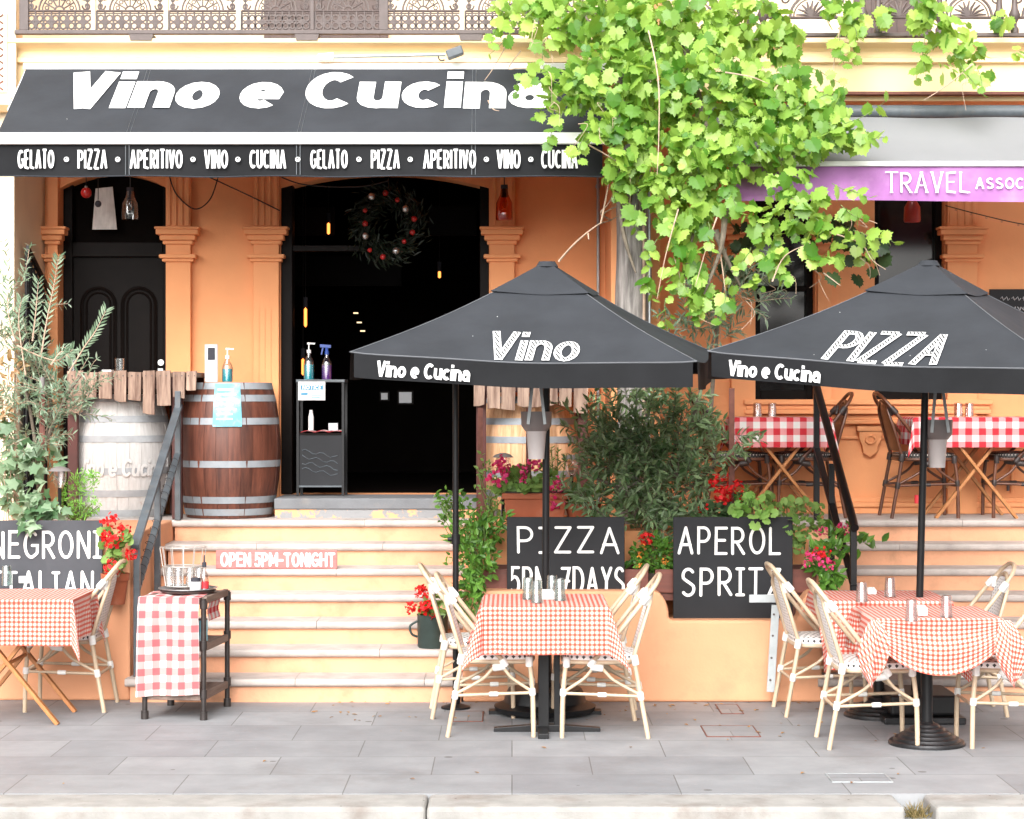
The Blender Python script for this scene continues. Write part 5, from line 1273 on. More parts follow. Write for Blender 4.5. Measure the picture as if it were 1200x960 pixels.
pl = [(555, 569, 476), (570, 586.5, 478), (587.5, 605, 480), (606, 621, 476), (622, 636, 477), (637.5, 654, 474), (655, 671, 476), (672, 690, 484)]
plank_table('tall bar table with a plank fringe behind the left umbrella pole', 555, 692, 14.56, 440, pl, m_darkred, ((564, 14.66), (683, 14.66), (566, 15.22), (680, 15.22)))
zt = ZZ(436, 14.56) + .002
tumbler('clear tumbler standing on the left plank table', (XX(140, 14.9), 14.9, zt), m_glass, .10, .036, .032, True); tumbler('clear tumbler half hidden by the olive on the left plank table', (XX(76.5 + 8, 14.8), 14.8, zt), m_glass, .10, .036, .032, True)
m = MB(); m.box(XX(121, 14.8), 14.75, zt, XX(132, 14.8), 14.85, zt + .016); tag(m.build('white_card', m_paper), 'small white card lying on the left plank table', 'card')

# things on the brown barrel
zb = DECK + .985
c = Vector((XX(247.5, 14.8), 14.80, zb)); t = thing('notice_stand', 'narrow white notice stand on the dark brown barrel', 'notice', c)
A, B = at(241, 449, 14.8), at(254, 404.5, 14.8)
m = MB(); m.box(A.x, 14.8, zb, B.x, 14.812, B.z); m.build('panel', m_white, t, world=True, bevel=.002)
m = MB(); m.box(A.x - .006, 14.796, zb, A.x - .0005, 14.815, B.z + .006); m.box(B.x + .0005, 14.796, zb, B.x + .006, 14.815, B.z + .006); m.box(A.x, 14.796, B.z + .0005, B.x, 14.815, B.z + .006); m.build('frame', m_greytext, t, world=True)
P, Q = at(243.5, 422, 14.8), at(252, 407.5, 14.8); m = MB(); m.box(P.x, 14.797, P.z, Q.x, 14.7995, Q.z); m.build('dark_heading', m_ink, t, world=True)
m = MB()
for j in range(5): z = ZZ(427 + j * 4, 14.8); hw = (.024, .018, .022, .016, .020)[j]; m.box(c.x - hw, 14.7975, z - .004, c.x + hw, 14.7995, z + .004)
m.build('text_lines', m_greytext, t, world=True)
def pump(label, c, liquid, h=.19, r=.036, head=m_white, trigger=False, lab=None):
    t = thing('spray_bottle' if trigger else 'pump_bottle', label, 'bottle', c); c = Vector(c)
    m = MB(); m.lathe([(0, 0), (r, 0), (r + .001, .01), (r, h * .55), (0, h * .56)], c, 20); m.build('liquid', liquid, t, world=True, smooth=40)
    m = MB(); m.lathe([(r + .002, .002), (r + .003, h * .6), (r * .9, h * .72), (r * .42, h * .9), (r * .4, h)], c, 20); m.build('bottle_shell', m_glass, t, world=True, smooth=40)
    m = MB(); z = c.z + h
    m.tube([(c.x, c.y, z - .005), (c.x, c.y, z + .02)], .016, 12)
    if trigger:
        m.tube([(c.x, c.y, z + .02), (c.x, c.y, z + .05)], .012, 8); m.bar((c.x - .05, c.y, z + .06), (c.x + .03, c.y, z + .055), .022, .022); m.bar((c.x - .03, c.y, z + .045), (c.x - .04, c.y, z - .005), .012, .01)
    else:
        m.tube([(c.x, c.y, z + .02), (c.x, c.y, z + .06)], .005, 8); m.tube([(c.x, c.y, z + .06), (c.x, c.y, z + .075)], .014, 10); m.bar((c.x, c.y, z + .068), (c.x + .045, c.y, z + .066), .010, .010)
    m.build('pump_head', head, t, world=True, smooth=40)
    if lab:
        m = MB(); m.lathe([(r + .0045, h * .12), (r + .0045, h * .5)], c, 20); m.build('label', lab, t, world=True, smooth=40)
pump('pump bottle of teal sanitiser on the dark brown barrel', (XX(266.5, 14.82), 14.82, zb), m_teal, .17, .036)
# pale blue poster fixed to the barrel
wbr = Vector((XX(268.5, 14.97), 14.97, DECK + .004))
def bp(u, v):
    a = -PI / 2 + .10 + (u - .5) * .56; z = .975 - .01 - .305 * (1 - v); q = 2 * z / .975 - 1; r_ = .372 * (1 - .18 * q * q) + .012; return (wbr.x + r_ * math.cos(a), wbr.y + r_ * math.sin(a), wbr.z + z)
t = thing('barrel_poster', 'pale blue poster curved round the dark brown barrel', 'poster', (wbr.x, wbr.y - .38, wbr.z + .66))
m = MB(); m.sheet(bp, 12, 6); m.build('sheet', m_bluepaper, t, world=True, smooth=60)
m = MB()
for j in range(7):
    v = .85 - j * .115
    m.sheet(lambda u, w_: Vector(bp(.12 + u * (.62 + .1 * math.sin(j * 2)), v + w_ * .035)) + Vector((0, -.002, 0)), 6, 1)
m.build('text_lines', m_paper, t, world=True)

# ------------------------------------------------------------------ black stand in the doorway
Yd = 15.10
t = thing('black_stand', 'narrow black shelf stand with bottles in the big doorway', 'shelf', (XX(375, Yd + .15), Yd + .15, 1.19))
x0, x1 = XX(349, Yd), XX(402, Yd); ztop = ZZ(446, Yd); zbt = 1.187
for i, x in enumerate((x0, x1)):
    for y in (Yd, Yd + .28):
        m = MB(); m.box(x - .009, y - .009, zbt, x + .009, y + .009, ztop - .012); m.build('upright', m_blackmetal, t, world=True)
m = MB(); m.box(x0 - .012, Yd - .012, ztop - .012, x1 + .012, Yd + .295, ztop + .008); m.build('top_shelf', m_greymetal, t, world=True, bevel=.002)
zs = ZZ(508, Yd); m = MB(); m.box(x0 + .01, Yd, zs - .012, x1 - .01, Yd + .28, zs); m.build('shelf', m_darkwood, t, world=True)
m = MB(); m.box(x0 + .0095, Yd + .006, ZZ(569, Yd), x1 - .0095, Yd + .02, zs - .013); bd_ = m.build('chalk_panel', m_board, t, world=True)
m = MB(); m.box(x0 + .009, Yd - .004, ZZ(571, Yd), x1 - .009, Yd + .022, ZZ(569, Yd) - .0005); m.build('rail', m_greymetal, t, world=True)
m = MB(); g = random.Random(5)
for j in range(4):
    z = ZZ(528 + j * 7, Yd); m.tube([(x0 + .03 + (x1 - x0 - .07) * q / 10, Yd + .004, z - .05 * q / 10 + .012 * math.sin(q * 1.4 + j * 2)) for q in range(11)], .0035, 4)
m.build('chalk_smear', m_greymetal, bd_, world=True)
A, B = at(349.5, 469, Yd - .02), at(381, 447.5, Yd - .02); t2 = thing('paper_notice', 'white notice with a blue heading on the black stand', 'notice', ((A.x + B.x) / 2, Yd - .02, A.z))
m = MB(); m.box(A.x, Yd - .020, A.z, B.x, Yd - .0165, B.z); m.build('sheet', m_paper, t2, world=True)
P, Q = at(352.5, 457, Yd - .02), at(378.5, 451.5, Yd - .02); m = MB(); m.box(P.x, Yd - .0225, P.z, Q.x, Yd - .0205, Q.z); m.build('heading', m_inkblue, t2, world=True)
m = MB(); lettering(m, 'NOTICE', (Q.x - P.x) * .86, (Q.z - P.z) * .8, .2, planefn((P.x + .012, Yd - .0225, P.z + .004), (1, 0, 0), (0, 0, 1)), cap='butt', lift=.0008, shear=.1); m.build('heading_word', m_white, t2, world=True, recalc=False)
m = MB()
for j in range(4): z = ZZ(459.5 + j * 2.2, Yd); m.box(XX(365, Yd), Yd - .0222, z - .003, XX(377.5 - (j % 2) * 2, Yd), Yd - .0205, z + .003)
m.box(XX(353, Yd), Yd - .0222, ZZ(463, Yd), XX(361, Yd), Yd - .0205, ZZ(460.5, Yd)); m.build('text_lines', m_inkblue, t2, world=True)
pump('pump bottle of teal sanitiser on the black stand', (XX(362, Yd + .13), Yd + .13, ztop + .009), m_teal, .20, .037)
pump('violet spray bottle with a blue trigger on the black stand', (XX(383, Yd + .13), Yd + .13, ztop + .009), m_violet, .19, .037, m_bluep, True)
m = MB(); m.lathe([(0, 0), (.02, 0), (.02, .10), (.012, .13), (.012, .15), (0, .15)], (XX(364.5, Yd + .1), Yd + .1, zs + .022), 14); tag(m.build('white_bottle', m_white, smooth=40), 'small white bottle on the lower shelf of the black stand', 'bottle')
m = MB(); m.sheet(lambda u, v: (x0 + .015 + (x1 - x0 - .03) * u, Yd + .005 + .26 * v, zs + .006 + .012 * abs(math.sin(u * 9)) + .004 * math.sin(v * 14)), 24, 8, lambda u, v: (u * .3, v * .26)); tag(m.build('folded_cloth', m_gbig, smooth=60), 'crumpled red check cloth on the lower shelf of the black stand', 'cloth')
m = MB(); m.box(XX(385, Yd + .05), Yd + .04, zs + .02, XX(396, Yd + .05), Yd + .055, zs + .075); tag(m.build('small_card', m_greytext, bevel=.002), 'small grey card standing on the red check cloth', 'card')

# ------------------------------------------------------------------ serving trolley
tr = thing('serving_trolley', 'dark pipe framed trolley draped with a red check towel by the steps', 'trolley', (XX(219, 12.45), 12.45, 0), R(-7))
hx, hy = .180, .27
for sx in (-1, 1):
    for sy in (-1, 1):
        x, y = sx * hx, sy * hy; m = MB(); m.tube([(x, y, .0), (x, y, .72)], .016, 10); pst = m.build('post', m_pipe, tr, smooth=40)
        for z in (.03, .16, .45, .69): m = MB(); m.tube([(x, y, z - .03), (x, y, z + .02)], .023, 10); m.build('pipe_fitting', m_pipe, pst, smooth=40)
for z in (.13, .42, .70):
    m = MB(); m.box(-hx + .02, -hy + .01, z, hx - .02, hy - .01, z + .022); m.build('shelf', m_shelfwood, tr, bevel=.003)
    m = MB(); m.box(hx - .016, -hy + .02, z - .012, hx + .012, hy - .02, z + .030); m.build('side_rail', m_shelfwood, tr, bevel=.003)
    m = MB(); m.box(-hx - .012, -hy + .02, z - .012, -hx + .016, hy - .02, z + .030); m.build('side_rail', m_shelfwood, tr, bevel=.003)
    m = MB(); m.box(-hx + .018, -hy - .01, z - .014, hx - .018, -hy + .008, z + .018); m.build('front_rail', m_shelfwood, tr, bevel=.003)
L = tr.location; RM = Matrix.Rotation(R(-7), 3, 'Z')
def onto(x, y, z): return L + RM @ Vector((x, y, z))
def d_(v): return v * 3
def towel(u, v):
    x = -hx - .03 + (2 * hx + .01) * u; s_ = v * .95; over = .36
    k = math.sin(x * 26 + 1 + d_(v)) * .017 + math.sin(x * 13 + 2) * .012
    if s_ < over: q = (-hy - .02 + (over - s_), .730 + .004 * math.sin(x * 30 + s_ * 20)); d = 0
    else: d = s_ - over; q = (-hy - .028 - .012 * math.sin(min(1, d / .1) * PI / 2) + k * min(1, d * 4) - .01 * d, .728 - d)
    sk = .015 * d * (u - .5); fold = .03 * max(0, .18 - abs(d - .12)) * math.sin(u * 6 + d * 20) if d else 0
    return (x + sk, q[0] - abs(fold) * 1.2, q[1] + (.03 * u * d))
m = MB(); m.sheet(towel, 40, 50, lambda u, v: (u * .40 + 3, v * .95 + 3)); o = m.build('red_check_towel', m_gtowel, smooth=60); o.location = L; o.rotation_euler = (0, 0, R(-7)); tag(o, 'red and white check towel hanging down the front of the trolley', 'towel')
def cloth2(u, v):
    d = v * .26; return (hx - .03 - .002, hy - .06 - .30 * u + .0, .695 - d * .75)
m = MB(); m.sheet(lambda u, v: (hx - .045 + .006 * math.sin(v * 8), hy - .02 - .26 * u, .70 - v * .14), 12, 6, lambda u, v: (u * .3, v * .2)); o = m.build('folded_napkin', m_gbig, smooth=60); o.location = L; o.rotation_euler = (0, 0, R(-7)); tag(o, 'dark red check cloth hanging under the trolley top', 'cloth')
zt = .737
p = onto(.015, -.03, zt); t = thing('serving_tray', 'round steel tray with a dark rim on top of the trolley', 'tray', p)
m = MB(); m.lathe([(0, .0), (.13, 0), (.165, .018), (.178, .022), (.178, .027), (.16, .024), (.12, .006), (0, .006)], p, 40); m.build('dish', m_steel, t, world=True, smooth=40)
m = MB(); m.lathe([(.12, -.004), (.16, .0), (.172, .012), (.166, .014)], p, 40); m.build('rim', m_iron, t, world=True, smooth=40)
p = onto(-.03, .02, zt + .028); t = thing('wire_basket', 'pale wire stand crowded on the tray of the trolley', 'basket', p)
m_wire = mat('silver_wire', (.62, .60, .56), .3, .7, var=.05)
for rr, z in ((.105, .0), (.125, .12), (.14, .235)):
    m = MB(); m.tube([(p.x + rr * math.cos(a), p.y + rr * .8 * math.sin(a), p.z + z + .004) for a in np.linspace(0, 2 * PI, 33)[:-1]], .003, 5, closed=True); m.build('ring', m_wire, t, world=True, smooth=60)
for k in range(12):
    a = 2 * PI * k / 12 + .1; m = MB(); m.tube([(p.x + (.105 + .035 * q) * math.cos(a), p.y + (.105 + .035 * q) * .8 * math.sin(a), p.z + .235 * q + .004) for q in (0, .5, 1)], .0026, 5); m.build('upright', m_wire, t, world=True)
for k in range(4):
    q = onto(-.115 + .065 * k, .03 - .03 * (k % 2), zt + .03); tumbler(('upturned clear glass in the wire stand on the trolley, leftmost', 'clear glass second from the left in the wire stand', 'clear glass third from the left in the wire stand', 'clear glass at the right in the wire stand on the trolley')[k], q, m_glass, .115, .032, .028)
p = onto(.125, -.06, zt + .006); t = thing('sauce_bottle', 'small red labelled bottle with a dark spout on the trolley', 'bottle', p)
m = MB(); m.lathe([(0, 0), (.026, 0), (.027, .07), (.022, .10), (.011, .13), (.011, .15), (0, .15)], p, 18); m.build('body', m_pinkglass, t, world=True, smooth=40)
m = MB(); m.lathe([(.0275, .02), (.0282, .06)], p, 18); m.build('label', m_redlabel, t, world=True, smooth=40)
m = MB(); m.lathe([(0, .148), (.013, .148), (.013, .175), (.005, .18), (.004, .22), (0, .22)], p, 12); m.build('spout', m_ink, t, world=True, smooth=40)
p = onto(.085, -.11, zt + .02); t = thing('spice_tub', 'white tub with a black lid beside the bottle on the trolley', 'tub', p)
m = MB(); m.lathe([(0, 0), (.034, 0), (.036, .05), (0, .05)], p, 18); m.build('tub_body', m_white, t, world=True, smooth=40)
m = MB(); m.lathe([(0, .0505), (.030, .0505), (.030, .072), (0, .076)], p, 18); m.build('lid', m_ink, t, world=True, smooth=40)
p = onto(hx - .075, -.04, .443); t = thing('blue_can', 'pale blue can on the middle shelf of the trolley', 'can', p)
m = MB(); m.lathe([(0, 0), (.036, 0), (.036, .125), (0, .125)], p, 20); m.build('body', m_bluepaper, t, world=True, smooth=40)
m = MB(); m.lathe([(0, .1252), (.034, .1252), (.034, .134), (0, .134)], p, 20); m.build('lid', m_iron, t, world=True, smooth=40)

# grey steel bracket leaning at the right of the spritz board
t = thing('steel_bracket', 'pale grey steel post with a flat arm in front of the spritz blackboard', 'bracket', (XX(905, 12.72), 12.72, .18))
A = at(909, 709, 12.72); m = MB(); B = at(903, 811, 12.72); m.bar((A.x, 12.72, A.z), (B.x, 12.72, B.z), .05, .012, (0, 1, 0)); m.build('upright', m_galv, t, world=True, bevel=.002)
A, B = at(878, 702, 12.70), at(912, 702, 12.70); m = MB(); m.box(A.x, 12.695, A.z - .022, B.x, 12.709, A.z + .026); m.build('arm', m_galv, t, world=True, bevel=.002)
m = MB()
for q in (720, 745, 771, 797): c = at(907.5 - (q - 709) * .055, q, 12.71); m.tube([c, c + Vector((0, -.006, 0))], .007, 8)
m.build('bolts', m_iron, t, world=True)

# ------------------------------------------------------------------ verandah tables and brown rattan chairs on the right
G_B = 'dark brown rattan chairs on the verandah'
zd = DECK
bc = make_chair('dark brown rattan chair backing onto the stair rail, facing the left verandah table', m_brownrattan, m_darkbinding, m_darkweave, m_brownrattan, G_B, loc=(XX(940, 15.0), 15.0, zd), rz=R(180))
dup(bc, (XX(1083, 14.95), 14.95, zd), R(2), 'dark brown rattan chair at the left of the right verandah table')
dup(bc, (XX(866, 15.0), 15.0, zd), R(3), 'dark brown rattan chair half hidden by the olive bush and the left verandah table')
dup(bc, (XX(1190, 15.0), 15.0, zd), R(178), 'dark brown rattan chair at the right of the right verandah table')
for px, lab, lc in ((912, 'folding verandah table left of the stair rail', 'large check gingham cloth on the left verandah table'), (1136, 'folding verandah table right of the umbrella pole', 'large check gingham cloth on the right verandah table')):
    Y = 14.98; X = XX(px, Y); w2 = .345 if px < 1000 else .46
    t = thing('folding_table', lab, 'table', (X, Y, zd), group='folding tables on the verandah')
    m = MB(); m.box(-w2, -.28, .70, w2, .28, .725); m.build('tabletop', m_timber, t, bevel=.004)
    trestle_legs(t, .3, (-.22, .22), .69, spread=.29)
    tablecloth(lc, (X, Y, zd + .7285), w2, .28, .22, 0, m_gbig, .096, px, flare=.03, wav=.010, fr=5, corner=.2, ov=(.20, .20, .215, .2))
for px, Y, lab in ((887.5, 14.95, 'pink clear tumbler at the left of the left verandah table'), (905, 14.95, 'pink clear tumbler at the right on the left verandah table'), (1123, 14.95, 'pink clear tumbler at the left of the right verandah table'), (1136, 14.95, 'pink clear tumbler second from the left on the right verandah table')):
    tumbler(lab, (XX(px, Y), Y, zd + .7325), m_pinkglass, .10, .034, .030)
# small tap pipe near the skirting
m = MB(); c = at(1176, 572, YB - .03); m.tube([c + Vector((-.02, 0, .03)), c + Vector((.01, -.01, .045)), c + Vector((.03, -.02, .02)), c + Vector((.03, -.02, -.02))], .012, 8); tag(m.build('garden_tap', m_iron, smooth=60), 'small dark tap low on the wall under the right verandah table', 'tap')
m = MB(); x = ax(1185); m.tube([(x, YB - .02, 1.2), (x, YB - .02, 1.75)], .012, 8); tag(m.build('wall_pipe', m_wall, smooth=60), 'thin orange painted pipe on the wall at the far right', 'pipe')
# iron side gate on the left return wall
t = thing('iron_gate', 'dark iron gate against the left return wall by the dark door', 'gate', (-3.47, 14.62, DECK))
for i in range(9):
    y = 14.63 + i * .078; m = MB(); m.box(-3.478, y - .008, DECK + .1, -3.462, y + .008, 2.96 - i * .035); m.build('bar', m_blackmetal, t, world=True)
for z0, z1 in ((2.98, 2.70), (2.62, 2.34), (DECK + .1, DECK + .1)):
    m = MB(); m.bar((-3.455, 14.60, z0), (-3.455, 15.30, z1), .02, .045); m.build('gate_rail', m_blackmetal, t, world=True)
m = MB(); m.prism([(-3.485, 14.6, DECK + .1), (-3.485, 15.3, DECK + .1), (-3.485, 15.3, 2.30), (-3.485, 14.6, 2.60)], (.004, 0, 0)); m.build('sheet_panel', m_blackmetal, t, world=True)

# ------------------------------------------------------------------ hanging lamps, wreath, cables
def pendant(label, px, y0, y1, Y, gl, zc, w_=.058, lit=True):
    A, B = at(px, y1, Y), at(px, y0, Y); h = B.z - A.z; t = thing('bottle_lamp', label, 'lamp', A)
    m = MB(); m.lathe([(0, 0), (w_, .004), (w_ + .004, .02), (w_, h * .55), (w_ * .55, h * .78), (w_ * .42, h)], A, 20); m.build('glass_bottle', gl, t, world=True, smooth=40)
    m = MB(); m.tube([B + Vector((0, 0, -.07)), B + Vector((0, 0, .02))], .026, 12); m.build('socket', m_ink, t, world=True, smooth=40)
    m = MB(); m.lathe([(.004, -.15), (.02, -.12), (.018, -.09), (.008, -.07)], B, 12); m.build('bulb', m_pinkglass, t, world=True, smooth=40)
    m = MB(); m.tube([B, (B.x, B.y, zc)], .004, 5); m.build('cord', m_cable, t, world=True)
pendant('amber bottle lamp hanging right of the big doorway', 591, 220, 259, 14.95, m_amber, CEIL)
pendant('clear bottle lamp hanging in front of the left dark door', 152.5, 223, 258, 15.2, m_glass, CEIL)
pendant('red bottle lamp hanging behind the purple valance', 1069, 228, 261, 15.0, mat('red_glass', (.35, .03, .02), .3), CEIL)
def bauble(label, px, py, Y, r, mt, cord=True):
    c = at(px, py, Y); t = thing('bauble', label, 'bauble', c); m = MB(); m.ball(c, r, 14, 10); m.build('ball', mt, t, world=True, smooth=60)
    m = MB(); m.tube([c + Vector((0, 0, r * .9)), c + Vector((0, 0, r * 1.25))], r * .3, 8); m.build('cap', m_steel, t, world=True)
    if cord: m = MB(); m.tube([c + Vector((0, 0, r)), (c.x, c.y, CEIL)], .003, 4); m.build('cord', m_cable, t, world=True)
bauble('red bauble hanging over the left dark door', 101, 226, 15.1, .04, m_red); bauble('dark bauble hanging below the red one by the white sheet', 115, 239, 15.15, .025, m_ink)
t = thing('marbled_sheet', 'tilted white marbled sheet in the fanlight over the left door', 'sheet', at(122, 269, YB + .1))
P = [at(108, 269, YB + .10), at(137, 269, YB + .10), at(132, 219, YB + .10), at(112, 221, YB + .10)]
m = MB(); m.prism(P, (0, .006, 0)); m.build('sheet', mat('marbled_paper', (.62, .60, .58), .6, var=.15, vs_=12, stretch=(3, 1, 1), stain=(.35, .34, .33), stain_amt=.6, stain_scale=6), t, world=True)
# wreath with baubles hanging in the doorway
cw = at(455, 264, 15.35); t = thing('christmas_wreath', 'dark wreath with red and silver baubles in the big doorway', 'wreath', cw)
g = np.random.default_rng(3); n = 1000; a = g.random(n) * 2 * PI; rr = .185 + g.normal(size=n) * .05
pos = np.stack([cw.x + rr * np.cos(a), cw.y + g.normal(size=n) * .03, cw.z + rr * 1.08 * np.sin(a)], 1); dr = np.stack([np.cos(a + 1) + g.normal(size=n) * .5, g.normal(size=n) * .6, np.sin(a + 1) + g.normal(size=n) * .5], 1)
scatter('foliage', leafmat('wreath_needles', (.004, .010, .005), (.012, .022, .010), .05), t, 'lance', pos, dr, g.normal(size=(n, 3)), np.full(n, .075))
for i in range(13):
    a = 2 * PI * i / 13 + .2; r_ = .20 + .03 * math.sin(i * 5); c = Vector((cw.x + r_ * math.cos(a), cw.y - .05 - .01 * (i % 3), cw.z + r_ * 1.08 * math.sin(a))); m = MB(); m.ball(c, (.022, .028, .018)[i % 3], 12, 8); m.build('bauble', m_red if i % 3 != 1 else m_steel, t, world=True, smooth=60)
m = MB(); m.tube([cw + Vector((0, 0, .22)), (cw.x, cw.y, CEIL)], .004, 4); m.build('cord', m_cable, t, world=True)
def filament(px, py, Y, h, label, mt=m_lamp):
    c = at(px, py, Y); t = thing('filament_lamp', label, 'lamp', c); m = MB(); m.lathe([(0, -h), (.012, -h * .8), (.012, h * .8), (0, h)], c, 8); m.build('filament', mt, t, world=True, smooth=60)
    m = MB(); m.tube([c + Vector((0, 0, h)), c + Vector((0, 0, h + .08))], .018, 8); m.build('socket', m_ink, t, world=True); m = MB(); m.tube([c + Vector((0, 0, h + .08)), (c.x, c.y, 3.96)], .004, 4); m.build('cord', m_cable, t, world=True)
filament(358, 372, 16.3, .08, 'glowing amber filament lamp above the black stand'); filament(355, 430, 16.6, .07, 'dim filament lamp low behind the black stand'); filament(385, 268, 17.0, .05, 'small amber lamp high in the dark room'); filament(515, 322, 17.5, .03, 'tiny warm lamp deep in the dark room right of the wreath')
for i, (px, py) in enumerate(((417, 367), (421, 378), (425, 388))):
    c = at(px, py, 19); m = MB(); m.box(c.x - .022, 18.99, c.z - .006, c.x + .022, 19.01, c.z + .006); tag(m.build('strip_light', m_lampw), ('tiny strip light deep in the room, highest of three', 'tiny strip light deep in the room, middle of three', 'tiny strip light deep in the room, lowest of three')[i], 'lamp')
for i, (p0, p1, q0, q1) in enumerate(((445, 456, 459, 470), (466, 484, 458, 474))):
    A, B = at(p0, q1, 17.0), at(p1, q0, 17.0); t = thing('framed_picture', ('small grey framed picture deep in the dark room', 'larger grey framed picture deep in the dark room')[i], 'picture', A); m = MB(); m.box(A.x, 17, A.z, B.x, 17.02, B.z); m.build('frame', m_darkwood, t, world=True); m = MB(); m.box(A.x + .012, 16.996, A.z + .012, B.x - .012, 16.9995, B.z - .012); m.build('print', m_greytext, t, world=True)
def cable(pts, label, Y=15.3, r=.005, mt=m_cable, bulbs=None):
    P = bez([at(px, py, Y) for px, py in pts], 8); m = MB(); m.tube(P, r, 5); t = thing('cable', label, 'cable', P[0]) if bulbs else None
    o = m.build('wire' if bulbs else 'cable', mt, t, world=bool(t), smooth=60)
    if not bulbs: tag(o, label, 'cable')
    else:
        for k in range(3, len(P) - 1, 3): m = MB(); m.ball(P[k] + Vector((0, -.003, -.012)), .009, 8, 6); m.build('bulb', m_pinkglass, t, world=True, smooth=60)
cable([(198, 205), (207, 228), (228, 245), (246, 234), (256, 207)], 'looped cable hanging on the orange wall between the doors'); cable([(246, 208), (285, 226), (328, 247)], 'cable slanting down from the awning to the big doorway'); cable([(330, 208), (360, 217), (420, 219), (455, 212)], 'thin cable sagging under the awning before the wreath')
cable([(1108, 241), (1150, 252), (1200, 263), (1260, 270)], 'string of tiny bulbs on the orange wall at the far right', 15.25, .004, bulbs=True)
# flood light on a long arm under the balcony
t = thing('flood_light', 'small black flood light on a long arm along the balcony beam', 'lamp', at(375, 68, 14.35))
A, B = at(372, 67, 14.36), at(522, 64, 14.36); m = MB(); m.tube([A, B], .012, 8); m.build('arm', m_galv, t, world=True, smooth=60)
m = MB(); m.tube([at(373, 68, 14.36), at(391, 66, 14.36)], .028, 12); m.build('clamp', m_white, t, world=True, smooth=40)
c = at(533, 62, 14.3); m = MB(); m.bar(c + Vector((-.055, 0, -.02)), c + Vector((.055, 0, .02)), .10, .06); m.build('lamp_head', m_greymetal, t, world=True, bevel=.008)
c = at(518, 67, 14.36); m = MB(); m.tube([c + Vector((.025 * math.cos(a), 0, .025 * math.sin(a))) for a in np.linspace(.5, 5.5, 12)], .006, 6); m.build('yoke', m_iron, t, world=True, smooth=60)
# ------------------------------------------------------------------ plants
def wpt(px, py, Y): return np.array(at(px, py, Y))
def px2m(p, Y): return p / F * Y
# the grapevine that hangs over the balcony and both awnings
g = np.random.default_rng(21)
vine = thing('grape_vine', 'big bright green grapevine climbing the post and spilling over both awnings', 'vine', (XX(742, 14.0), 14.0, DECK))
blobs = [(620, 8, 48, 26, 14.05, 70), (665, 22, 42, 34, 13.9, 90), (720, 18, 55, 45, 13.8, 170), (785, 30, 75, 55, 13.7, 300), (865, 25, 55, 40, 13.75, 170), (915, 45, 25, 32, 13.8, 50), (700, 85, 40, 40, 13.45, 130), (668, 108, 26, 28, 13.35, 60), (640, 95, 10, 8, 13.3, 8),
         (765, 105, 55, 60, 13.4, 300), (840, 105, 65, 62, 13.35, 330), (910, 115, 50, 45, 13.4, 210), (955, 130, 42, 28, 13.35, 130), (995, 157, 28, 18, 13.3, 50), (940, 165, 48, 24, 13.3, 120), (880, 170, 55, 40, 13.3, 210),
         (800, 180, 55, 50, 13.3, 240), (735, 160, 28, 30, 13.3, 75), (712, 145, 22, 18, 13.3, 40), (728, 205, 26, 30, 13.4, 70), (800, 245, 34, 40, 13.3, 120), (765, 215, 20, 24, 13.3, 40), (838, 225, 34, 36, 13.25, 70), (805, 300, 18, 42, 13.2, 50), (780, 330, 12, 24, 13.2, 12), (820, 335, 16, 26, 13.2, 24),
         (930, 215, 30, 22, 13.1, 36), (950, 240, 30, 22, 13.05, 30), (900, 260, 22, 25, 13.1, 34), (905, 300, 22, 24, 13.1, 30), (890, 325, 14, 14, 13.1, 10), (945, 270, 28, 20, 13.05, 26), (985, 265, 26, 22, 13.0, 18), (965, 300, 24, 12, 13.05, 10), (1012, 300, 16, 18, 13.9, 12), (850, 345, 14, 16, 13.3, 12), (780, 375, 12, 10, 13.3, 6),
         (985, 8, 26, 22, 14.1, 40), (1000, 30, 22, 14, 14.1, 16), (1085, 10, 30, 14, 14.0, 36), (1110, 32, 32, 18, 14.0, 36), (1135, 60, 26, 18, 14.0, 26), (1145, 82, 24, 10, 14.0, 14), (1112, 75, 14, 18, 14.0, 9), (1195, 58, 8, 12, 14.0, 6), (1178, 20, 24, 12, 14.3, 12), (1040, 12, 14, 14, 14.3, 8)]
pos, size = [], []
for px, py, rx_, ry, Y, n in blobs:
    n = int(n * .80); b = rng_ball(g, n); q = np.stack([px + b[:, 0] * rx_, py + b[:, 2] * ry], 1); yy = Y + b[:, 1] * px2m(min(rx_, 50), Y) * .9
    for (a, c_), y in zip(q, yy): pos.append(wpt(a, c_, y)); size.append((.045 + .078 * g.random() ** 1.2) * (1.12 if py < 60 else 1) * (.8 if n < 15 and py > 50 else 1))
pos = np.array(pos); n = len(pos)
sh_pos, sh_dr, sh_sz, sh_lines = [], [], [], []
